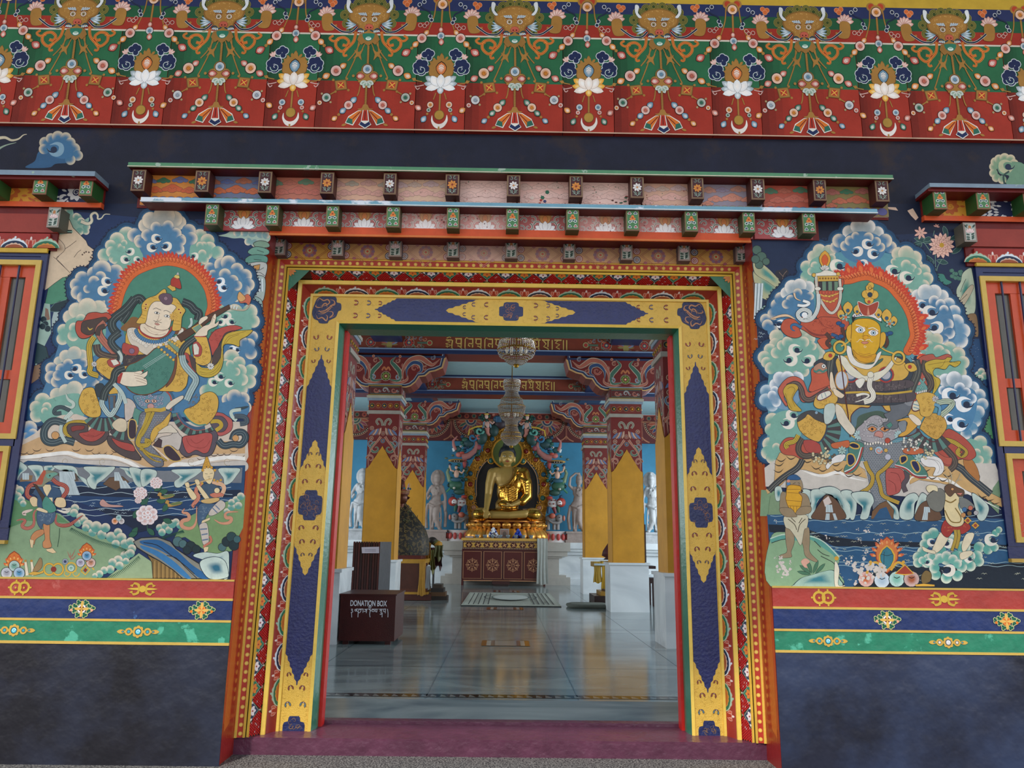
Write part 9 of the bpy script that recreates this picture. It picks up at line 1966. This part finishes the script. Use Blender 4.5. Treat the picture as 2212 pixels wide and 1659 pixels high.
# --- standing marble figures on the platform ---
STN = mat('carved_stone', .6, noise=.14, nscale=6, bump=.35, bscale=14, base='9c8a80'); STW = mat('pale_carved_stone', .6, noise=.2, nscale=5, bump=.4, bscale=14, base='a8a8a8')
def figure(px, lab, m, lean_, arm, nimbus, Y=23.2):
 p = at(px, 1162, Y); x0 = p.x; sc = .0181; zb = ZP+.001
 t = thing('stone_statue', lab, 'statue', (x0,Y,zb), 'stone figures along the platform')
 b = MB(); b.box((x0-.5,Y-.3,zb),(x0+.5,Y+.3,zb+.1),'a'*6); b.box((x0-.44,Y-.26,zb+.1),(x0+.44,Y+.26,zb+.34),'9'*6); b.box((x0-.48,Y-.29,zb+.34),(x0+.48,Y+.29,zb+.42),'a'*6); b.build('plinth', m, t)
 b = MB(); z = zb+.42; c = 'a09080'; L_ = lean_
 def T(pts, r): b.tube([(x0+a*L_, Y+y, z+h) for a, y, h in pts], r, c, n=12)
 def E(a, h, rx_, rz_, ry_=.14, y=0): b.ball(x0+a*L_, Y+y, z+h, rx_, c, n=14, ry=ry_, rz=rz_)
 T([(-.12,0,0),(-.14,0,.45),(-.1,0,.95)], [.08,.1,.15]); T([(.2,-.05,0),(.02,-.1,.4),(.04,0,.95)], [.07,.1,.16])
 E(-.14,.02,.08,.05,.16,-.06); E(.22,.02,.08,.05,.16,-.1)
 E(-.02,1.0,.26,.2); E(0,1.2,.19,.2); E(.03,1.48,.24,.24); E(-.14,1.62,.1,.1,.1); E(.2,1.62,.1,.1,.1); T([(.03,0,1.65),(.03,0,1.8)], .07); E(.04,1.92,.13,.17,.14); E(.04,2.06,.12,.12,.12); E(.04,2.18,.06,.1,.06)
 if arm == 'up': T([(-.2,0,1.62),(-.34,-.05,1.75),(-.3,-.05,2.05),(-.1,-.05,2.22),(.08,-.05,2.2)], [.07,.06,.05,.045,.04]); T([(.24,0,1.6),(.34,-.02,1.3),(.3,-.1,1.0)], [.07,.06,.04])
 else: T([(-.2,0,1.6),(-.33,0,1.35),(-.3,-.12,1.15),(-.2,-.2,1.3)], [.07,.06,.05,.045]); T([(.24,0,1.6),(.36,0,1.25),(.38,-.03,.85),(.36,-.05,.7)], [.07,.06,.05,.05])
 for sg in (-1,1):
  for k in range(5): T([(sg*.02+.03,-.12,1.66-.03*k),(sg*(.1+.01*k)+.03,-.16,1.6-.05*k),(.03,-.18,1.5-.05*k)], .012)
 T([(-.28,-.08,.98),(-.05,-.18,.88),(.2,-.1,1.0)], .035); T([(.28,0,1.1),(.4,0,.6),(.38,0,.1)], [.05,.07,.06]); T([(-.3,0,1.0),(-.38,0,.5),(-.32,0,.05)], [.05,.07,.06])
 for k in range(5): T([(-.16+.09*k,-.08,.85),(-.16+.1*k,-.12,.35),(-.18+.1*k,-.06,.1)], .03)
 if nimbus: E(.04,1.98,.3,.34,.05,.1)
 solid(b.build('figure', m, t), .022, 1)
 b = MB(); b.ball(x0+.3*L_, Y+.1, z+.3, .1, c, rz=.3);
 return t
figure(939, 'reddish stone standing figure with a round nimbus, left of the aureole', STN, 1, 'down', True)
figure(1249, 'reddish stone dancing figure with an arm over its head, right of the aureole', STN, 1, 'up', False)
figure(775, 'grey stone standing figure seen between the leftmost columns', STW, 1, 'down', True, 22.9)
figure(1411, 'pale grey stone standing figure seen between the rightmost columns', STW, -1, 'down', True, 22.9)
# --- chandeliers ---
CRY = mat('crystal_strand', .12, base='ab9a8c', noise=.45, nscale=50, bump=0, spec=.9, metal=.35)
GOLDF = mat('brass', .25, metal=.9, base='b8892c', noise=.05, bump=0)
def chand(px, Y, rings_, lab, pyt):
 x0 = at(px, pyt, Y).x; k = (Y+6.4)/FPX*1.035; zt_ = az(pyt,Y,px)
 t = thing('chandelier', lab, 'chandelier', (x0,Y,zt_), 'chandeliers')
 R_ = [(r*k, az(y,Y,px)) for r, y in rings_]
 b = MB()
 b.tube([(x0,Y,R_[-1][1]-.02),(x0,Y,HZ)], .012, 'b8892c', n=6); b.build('chain', GOLDF, t)
 n = 46; b = MB()
 for i in range(len(R_)-1):
  (r0, z0), (r1, z1) = R_[i], R_[i+1]; m = max(3, int(hypot(r1-r0, z1-z0)/.032))
  for j in range(n):
   a = 2*pi*(j+(i % 2)*.5)/n
   for s_ in range(m):
    t_ = s_/m; r = r0+(r1-r0)*t_; z = z0+(z1-z0)*t_-.06*sin(pi*t_)*(abs(r1-r0) > .05); x, y = x0+r*cos(a), Y+r*sin(a); e_ = .0125*max(1,(Y+6.4)/16)
    B_ = len(b.v); b.v += [(x-e_,y,z),(x,y-e_,z),(x+e_,y,z),(x,y+e_,z),(x,y,z+e_*1.3),(x,y,z-e_*1.3)]; b.c += [(.6,.55,.5)]*6
    for q_ in range(4): w_ = (q_+1) % 4; b.f += [(B_+q_,B_+w_,B_+4),(B_+w_,B_+q_,B_+5)]
 o = b.build('crystal_strands', CRY, t); o['kind'] = 'stuff'
 for i, (r, z) in enumerate(R_[1:-1]):
  b = MB(); b.tube([(x0+r*cos(q_*.3), Y+r*sin(q_*.3), z) for q_ in range(22)], .014, 'b8892c', n=6, cap=False); b.build('ring', GOLDF, t)
 b = MB(); b.ball(x0, Y, R_[-1][1]-.03, .055, 'b8892c'); b.build('finial', GOLDF, t)
 for q_ in range(6): b = MB(); a = q_*1.047; r = R_[len(R_)//2][0]*.5; b.ball(x0+r*cos(a), Y+r*sin(a), R_[len(R_)//2][1], .035, 'f0e0c8', n=8, rz=.06); b.build('bulb', mat('bulb_glass', .2, base='e8dcc8', noise=0, bump=0), t)
chand(1116, 8.5, [(14,690),(30,712),(36,735),(41,757),(30,770),(5,786)], 'large crystal chandelier hanging at the doorway head, nearer of the two', 712)
chand(1106, 14.5, [(17,822),(18,830),(12,845),(22,862),(29,878),(26,895),(14,907),(12,920),(20,936),(22,945),(3,962)], 'tiered crystal chandelier hanging directly above the statue head, farther of the two', 822)
# --- donation box ---
YD = 5.35; x0, x1 = at(733,1340,YD).x, at(853,1340,YD).x; zd = az(1286,YD,790);
t = thing('donation_box', 'dark maroon wooden donation box with white lettering just inside the doorway', 'box', (x0,YD,0))
BOXM = mat('maroon_painted_wood', .35, base='43130f', noise=.2, nscale=4, bump=.15)
b = MB(); b.box((x0,YD,.05),(x1,YD+1.0,zd),'43130f'); b.build('body', BOXM, t)
b = MB(); b.box((x0-.015,YD-.015,zd),(x1+.015,YD+1.015,zd+.02),'3a100d'); b.build('lid', BOXM, t)
for fx in (x0+.06,x1-.14):
 for fy in (YD+.03,YD+.88): b = MB(); b.box((fx,fy,0),(fx+.08,fy+.08,.05),'2f0d0b'); b.build('foot', BOXM, t)
WH = mat('white_lettering', .5, base='e8e8ee', noise=0, bump=0)
cu = bpy.data.curves.new('lettering','FONT'); cu.body = 'DONATION BOX'; cu.size = 1; cu.offset = .02; cu.extrude = .004
ob = bpy.data.objects.new('lettering', cu); C.collection.objects.link(ob); bpy.context.view_layer.update()
dg = bpy.context.evaluated_depsgraph_get(); me = bpy.data.meshes.new_from_object(ob.evaluated_get(dg)); bpy.data.objects.remove(ob)
lx0, lx1 = at(757,1303,YD).x, at(836,1303,YD).x; lz0, lz1 = az(1309.5,YD,797), az(1297,YD,797)
vx = [v.co.x for v in me.vertices]; vy = [v.co.y for v in me.vertices]; kx = (lx1-lx0)/(max(vx)-min(vx)); ky = (lz1-lz0)/(max(vy)-min(vy)); mnx, mny = min(vx), min(vy)
for v in me.vertices: v.co = (lx0+(v.co.x-mnx)*kx-x0, -.003-v.co.z*.3, lz0+(v.co.y-mny)*ky)
me.materials.clear(); me.materials.append(WH); ob = bpy.data.objects.new('lettering', me); C.collection.objects.link(ob); ob.parent = t; ob['label'] = 'white lettering DONATION BOX'
b = MB(lambda x, y, l: at(x, y, YD-.003-l)); b.frame(680,1140,6.144); W_ = 'e8e8ee'
def K(*ss):
 for s_ in ss: b.stroke(s_, 8, W_, sm=2)
b.frame(680,1140,6.144)
K('480,1082 500,1078 498,1098 482,1100 500,1102 505,1118 488,1122 480,1130','488,1124 490,1190'); b.disc(490,1084,5,W_)
K('530,1100 535,1082 550,1092 545,1105 532,1108','545,1080 580,1080 575,1130 572,1188','555,1082 560,1110 572,1112','585,1078 640,1078','590,1090 612,1084 610,1110 590,1130 582,1120','618,1084 640,1082 638,1128','645,1080 652,1080',)
K('660,1082 700,1080','665,1090 690,1092 668,1112 650,1108','690,1084 686,1120 680,1132','705,1078 745,1078','712,1052 735,1062 750,1050 735,1040 712,1052','720,1080 735,1100 728,1150 735,1188','745,1090 740,1110','755,1080 800,1080','760,1090 790,1092 788,1112 760,1112 758,1092','800,1080 832,1080','808,1084 803,1110 820,1118','826,1084 822,1122','838,1078 846,1080','855,1080 905,1080','862,1086 880,1098 860,1108','890,1084 884,1120','868,1130 895,1128 880,1150 862,1148','895,1130 892,1188','908,1080 945,1078','915,1086 912,1112 932,1114','938,1080 935,1135','965,1078 972,1130 970,1188')
b.build('lettering', WH, t)['label'] = 'white Tibetan lettering'
# --- ribbed cabinet behind the box with a paper notice ---
YC = 8.2; xa, xb = at(760,1230,YC).x, at(819,1230,YC).x; zc_ = az(1170,YC,790); D_ = 1.45
t = thing('slatted_cabinet', 'dark brown slatted wooden cabinet behind the donation box', 'cabinet', (xa,YC,0))
SL = mat('dark_slat_wood', .4, noise=.25, nscale=7, bump=.1)
b = MB(); b.box((xa,YC+.02,0),(xb-.02,YC+D_,zc_-.02),'2c1210'); b.build('carcass', SL, t)
n = 11
for i in range(n):
 b = MB(); w_ = (xb-xa)/n; c = ['4a1a14','3a1410','52201a','2c100e'][i % 4]; b.box((xa+w_*i+.006,YC,0.02),(xa+w_*(i+1)-.006,YC+.02,zc_),c); b.build('slat', SL, t)
for i in range(14):
 w_ = D_/14; b = MB(); b.box((xb-.02,YC+w_*i+.008,.02),(xb,YC+w_*(i+1)-.008,zc_),'4c4c50'); b.build('slat', SL, t)['label'] = 'grey side slat'
b = MB(lambda x, y, l: at(x, y, YC-.004-l)); b.poly('781,1182 819,1181 819,1195 782,1195', 'd4ccd8');
for y in (1187.3,1190.5): b.stroke([(788,y),(812,y-.2)], .9, '7a7484')
n0 = len(b.v); o = b.build('paper_notice', MATTE); tag(o, 'small white paper notice with two printed lines on the slatted cabinet', 'notice')
# --- crowned seated figure on the left ---
YK = 13.9
def k3(px, py, dy=0): p = at(px, py, YK+dy); return (p.x, YK+dy, p.z)
t = thing('wooden_pedestal', 'brown wooden pedestal with gold mouldings under the crowned figure', 'pedestal', (k3(890,1290)[0],YK,0))
PW = mat('pedestal_wood', .35, noise=.15, nscale=6, bump=.08)
zz = lambda y: az(y,YK,900)
for i, (pa, pb, y0, y1, c, nm) in enumerate(((842,931,1297,1284,'4a1e12','plinth'),(842,925,1284,1279,'b8882c','moulding'),(842,922,1279,1272,'5a2a16','plinth'),(842,912,1272,1217,'4e2412','body'),(842,917,1217,1208,'b8882c','moulding'),(842,908,1208,1200,'5a1c14','cushion'))):
 b = MB(); xa_, xb_ = k3(pa,1250)[0], k3(pb,1250)[0]; b.box((xa_,YK,max(0,zz(y0))),(xb_,YK+1.3,zz(y1)),c); b.build(nm, PW, t)
t = thing('crowned_statue', 'crowned figure in a dark brocade cape seated in profile beside the left columns', 'statue', k3(885,1200))
BRO = mat('brocade', .6, noise=.15, bump=.1)
BRC = mat('brocade_cape', .6, base='1d1811', noise=.2, bump=.15, patch=('5c4a26',15,.52,.02))
b = MB(); prof = [(.78,1199.5),(.80,1185),(.78,1165),(.70,1145),(.56,1128),(.40,1112),(.26,1098),(.16,1088),(.10,1082)]
cx, cy = k3(862,1150,.5)[0], YK+.6
rows = []
for r, y in prof:
 z = az(y,YK+.3,880); rows.append([(cx+r*1.0*cos(2*pi*i/28)*(1+.04*sin(9*2*pi*i/28)), cy+r*.75*sin(2*pi*i/28)*(1+.04*sin(9*2*pi*i/28)), z) for i in range(28)])
b.grid(rows, '2c2416', True); b.face(list(reversed(rows[0])), '2c2416'); b.build('cape', BRC, t, True)
b = MB(); rr = random.Random(6)
for i in range(60):
 j = rr.randint(0,6); a = rr.random()*2*pi; t_ = rr.random(); r = prof[j][0]*(1-t_)+prof[j+1][0]*t_; z = rows[j][0][2]*(1-t_)+rows[j+1][0][2]*t_; s_ = rr.uniform(.02,.04); p_ = []
 for k in range(6): aa = a+s_*1.4*cos(k*1.1)*(1-k/9)/max(r,.2); p_.append((cx+(r+.035)*cos(aa), cy+(r*.75+.03)*sin(aa), z+s_*1.3*sin(k*1.1)*(1-k/9)))
 b.tube(p_, .008, rr.choice(('7a6230','5a5a34','6a4a28')), n=4, cap=False)
b.build('brocade_pattern', BRO, t)['kind'] = 'stuff'
b = MB(); x, y, z = k3(868,1075,.5); b.ball(x, y, z, .17, '5a2c18', n=14, rz=.2); b.tube([(x+.15,y,z+.02),(x+.2,y,z-.02)], [.02,.04], '5a2c18', n=6); b.tube([(x,y,z-.15),(x-.02,y,z-.32)], .09, '5a2c18'); b.ball(x+.12, y-.06, z-.09, .03, '6a2018', n=6); b.build('head', mat('bronze', .35, metal=.4, base='5a2c18', noise=.1, bump=.05), t, True)
b = MB(); b.lathe([(.19,0,'6a2418'),(.21,.08,'8a5a28'),(.2,.12,'6a2418')], o=(x,y,z+.08), n=14)
for i in range(5): a = -.9+i*.7; bx_, by_ = x+.2*cos(a), y-.2*sin(a); b.face([(bx_-.06*sin(a),by_-.06*cos(a),z+.18),(bx_+.06*sin(a),by_+.06*cos(a),z+.18),(bx_+.03*cos(a),by_-.03*sin(a),z+.42)], '7a2c1c'); b.ball(bx_+.02*cos(a), by_-.02*sin(a), z+.24, .03, '3f6a70', n=6, m=4)
b.ball(x-.02, y, z+.3, .1, '4a1c14', rz=.2); b.build('crown', PW, t)
b = MB(); drape(b, k3(905,1230,-.1)[0], k3(919,1230,-.1)[0], k3(0,1199)[2], k3(0,1275)[2], YK-.02, 'b8862a', .05, 8, .2); o = b.build('silk_scarf', mat('yellow_silk', .6, noise=.12, bump=.1), None, True); tag(o, 'long yellow silk scarf hanging down the wooden pedestal', 'scarf')
b = MB(); drape(b, k3(920,1240,.3)[0], k3(930,1240,.3)[0], k3(0,1212,.3)[2], k3(0,1262,.3)[2], YK+.35, 'c4ccd0', .05, 6, .1); o = b.build('silk_scarf', CLOTH, None, True); tag(o, 'white silk scarf hanging beside the yellow one', 'scarf')
t = thing('cloth_bundle', 'bundle of maroon, yellow and olive brocade cloths on a thin post', 'bundle', k3(940,1262,1.8))
b = MB(); x, y, z = k3(938,1190,1.8); b.tube([(x,y,0),(x,y,z)], .03, '2c2420'); b.build('post', PW, t)
for (pa, pb, y0, y1, dy, c) in ((924,951,1172,1214,1.7,'4a141a'),(921,931,1161,1203,1.62,'b8842a'),(939,957,1166,1196,1.6,'5a5a2c'),(931,941,1176,1224,1.58,'7a7434'),(948,956,1190,1216,1.64,'3f1216')):
 b = MB(); drape(b, k3(pa,1190,dy)[0], k3(pb,1190,dy)[0], k3(0,y0,dy)[2], k3(0,y1,dy)[2], YK+dy, c, .12, 12, .35, 2.3, .08); b.build('cloth', BRO, t, True)
x, y, z = k3(934,1164,1.7)
for dx, r, c in ((0,.14,'2a2018'),(.16,.13,'b8842a'),(-.12,.12,'a87a24'),(.08,.12,'5a5a2c')): b = MB(); b.ball(x+dx, y, z-abs(dx)*.6-.05, r, c, n=12, rz=r*.75); b.build('cloth', BRO, t, True)
for i in range(4):
 b = MB(); x, y, z = k3(948+i*1.0,1262-i*5,.6); z = .02+i*.1; b.box((x-.3+.05*i,y-.3,z-.02),(x+.25-.06*i,y+.3,z+.08),['2c221c','6a4a2c','2f2a28','4a3c30'][i]); o = b.build('book', LAC); tag(o, ['dark wrapped text at the foot of the cloth bundle, lowest of the stack','tan wrapped text, second from the floor beside the pedestal','black wrapped text, third from the floor beside the pedestal','brown wrapped text on top of the stack beside the pedestal'][i], 'book', 'texts stacked by the left pedestal')
# --- right hand table between the columns ---
YM = 13.5
def m3(px, py, dy=0): p = at(px, py, YM+dy); return (p.x, YM+dy, p.z)
t = thing('reading_stand', 'dark wooden reading stand under a yellow cloth between the right columns', 'stand', (m3(1300,1298)[0],YM,0))
xa, xb = m3(1284,1290)[0], m3(1340,1290)[0]
for i, (dx, dy, z0, z1, c) in enumerate(((0,0,0,.2,'2c1410'),(.18,.12,.2,.3,'b8882c'),(.3,.22,.3,.44,'4a2c1c'))): b = MB(); b.box((xa+dx,YM+dy,z0),(xb,YM+1.2-dy,z1),c); b.build('step', PW, t)
b = MB(); b.box((xa+.55,YM+.4,.44),(xa+.7,YM+.6,1.15),'3a1812'); b.build('post', PW, t)
b = MB(); zt_ = m3(0,1198)[2]; b.box((xa,YM+.1,zt_-.12),(xb,YM+.8,zt_),'b48a30'); b.build('top', PW, t)
b = MB(); drape(b, m3(1300,1230)[0], m3(1322,1230)[0], zt_+.01, m3(0,1257)[2], YM+.06, 'b8901e', .04, 10, .6); o = b.build('cloth', MATS['yellow_silk']); tag(o, 'plain yellow cloth hanging from the reading stand', 'cloth')
b = MB(); drape(b, m3(1283,1225)[0], m3(1299,1225)[0], zt_-.0, m3(0,1243)[2], YM+.05, 'a8841e', .03, 8, .3); oc = b.build('cloth', MATS['yellow_silk']); tag(oc, 'short yellow cloth with a white strip at the left end of the reading stand', 'cloth')
b = MB(); x, y, z = m3(1283,1217,-.02); b.box((x,YM-.06,z),(m3(1298,0)[0],YM-.03,m3(0,1205)[2]),'b4c4cc'); o = b.build('white_strip', CLOTH, oc)
b = MB(); x, y, z = m3(1316,1180,.4); b.lathe([(.16,0,'3a0f10'),(.1,.05,'3a0f10'),(.2,.1,'4a1214'),(.17,.22,'4a1214'),(.02,.44,'4a1214')], o=(x,y,zt_+.06), n=14); b.lathe([(.1,0,'5a4038'),(.1,.1,'8a8078'),(.07,.2,'5a4038')], o=(x,y,zt_+.06), n=10); o = b.build('pointed_hat', BRO, None, True); tag(o, 'dark red pointed hat standing on the reading stand', 'hat')
YG = 13.0
t = thing('wooden_chair', 'dark wooden chair glimpsed between the middle and nearest right columns', 'chair', (at(1406,1300,YG).x,YG,0))
xg = at(1400,1250,YG).x
for nm, a_, e_ in (('backrest',(xg,YG+.5,.45),(xg+.06,YG+.56,2.0)),('backrest',(xg-.4,YG+.5,1.1),(xg,YG+.56,1.9)),('seat',(xg-.5,YG,.55),(xg+.22,YG+.6,.68)),('leg',(xg+.1,YG,0),(xg+.16,YG+.06,.55)),('leg',(xg-.5,YG,0),(xg-.44,YG+.06,.55)),('leg',(xg+.1,YG+.5,0),(xg+.16,YG+.56,.55)),('arm',(xg-.05,YG,.9),(xg+.2,YG+.55,.97))): b = MB(); b.box(a_, e_, '2a120e'); b.build(nm, PW, t)
# --- floor pieces ---
b = MB(); c4 = [fl(1020,1281), fl(1185,1283), fl(1215,1312), fl(996,1309)]; X0_, X1_ = -1.0, 1.4; Y0_, Y1_ = 12.45, 17.2
b.box((X0_,Y0_,.002),(X1_,Y1_,.02),'a4a698',{'f':'2c2c2a'}); b.mp = pm((0,0,.02),(1,0,0),(0,1,0),(0,0,1)); b.step = 2e-4
b.poly([(X0_+.06,Y0_+.1),(X1_-.06,Y0_+.1),(X1_-.06,Y1_-.1),(X0_+.06,Y1_-.1)], 'b0b2a4')
for sg, x in ((1,X0_+.16),(-1,X1_-.16)):
 for k in range(5): b.stroke([(x+sg*k*.12,Y0_+.3),(x+sg*k*.12,Y1_-.3)], .025, '3a3836')
 for k in range(26): b.spiral(x+sg*.18, Y0_+.4+k*.165, .05, 1, .016, '4a4844'); b.spiral(x+sg*.42, Y0_+.4+k*.165, .04, 1, .014, '4a4844')
for y in (Y0_+.35,Y1_-.35):
 for k in range(20): b.stroke([(X0_+.75+k*.06,y),(X0_+.78+k*.06,y+.05)], .02, '5a5850')
b.stroke([(.2+.7*cos(k*.262), 14.9+1.35*sin(k*.262)) for k in range(24)], .04, '3a3a3a', closed=True); b.stroke([(.2+.5*cos(k*.262), 14.9+1.1*sin(k*.262)) for k in range(24)], .03, '4a5a5c', closed=True); b.poly([(.2+.46*cos(k*.262), 14.9+1.05*sin(k*.262)) for k in range(24)], 'b9bcb4')
o = b.build('rug', mat('woven_rug', .9, noise=.06, bump=.05)); tag(o, 'pale rug with striped ends and an oval medallion before the altar', 'rug')
b = MB(pm((0,0,.002),(1,0,0),(0,1,0),(0,0,1)), step=1e-4)
def inlay(xc, ya, yb, w_, big):
 for x0i, x1i, c in ((-1,1,'2c2c2c'),(-.96,.96,'a8a498'),(-1,-.8,'6a3a24'),(.8,1,'8a5a24'),(-.5,.5,'3c3a38'),(-.45,.45,'8a8e8c'),(-.62,-.5,'5a4030'),(.5,.62,'5a4030')):
  m = .0 if x0i == -1 or x1i == 1 else .06; b.poly([(xc+x0i*w_,ya+(yb-ya)*m),(xc+x1i*w_,ya+(yb-ya)*m),(xc+x1i*w_,yb-(yb-ya)*m),(xc+x0i*w_,yb-(yb-ya)*m)], c)
inlay(.05, fl(1093,1396).y, fl(1093,1384).y, .36, 1); inlay(.05, 11.5, 12.2, .42, 0); inlay(.1, 17.7, 18.6, .4, 0)
o = b.build('floor_inlay', mat('inlaid_stone', .12, noise=.05, bump=0), FLOOR); o['label'] = 'dark and tan stone inlays along the centre of the floor'
b = MB(lambda x, y, l: Vector((x, y, .0022)), step=0)
ya = fl(1090,1508).y; yb = fl(1090,1501).y; b.poly([(-3,ya),(3,ya),(3,yb),(-3,yb)], '15161a')
b.mp = lambda x, y, l: Vector((x, y, .0026))
for k in range(64): x = -3+k*.095; b.poly([(x+.015,ya+.02),(x+.075,ya+.02),(x+.08,ya+.04),(x+.02,yb-.02)], '6a6c68') if k % 1 == 0 else None
b.mp = lambda x, y, l: Vector((x, y, .0022))
for y in (3.4,7.2,9.6,19.5): b.poly([(-8,y),(8,y),(8,y+.012),(-8,y+.012)], '4a5658')
for x in (-2.2,-.75,.75,2.2): b.poly([(x,1.5),(x+.01,1.5),(x+.01,21),(x,21)], '56646a')
o = b.build('border_strip', MATS['inlaid_stone'], FLOOR); o['label'] = 'narrow dark border strip crossing the floor near the doorway'
b = MB(); pc = fl(1280,1314); cx, cy = (fl(1243,1316).x+fl(1318,1316).x)/2-.05, 12.5
rows = []
for s_, z in ((.92,.002),(1,.04),(.97,.075),(.8,.095)): rows.append([(cx+.52*s_*max(-1,min(1,1.25*cos(a*pi/12)))*(1+.02*sin(a*3)), cy+.42*s_*max(-1,min(1,1.25*sin(a*pi/12))), z) for a in range(24)])
b.grid(rows, '5c6058', True); b.face(rows[-1], '6a6e64'); o = b.build('floor_cushion', mat('cushion_cloth', .9, noise=.15, bump=.2), None, True); tag(o, 'flat grey floor cushion beside the right middle column', 'cushion')
clear_o()
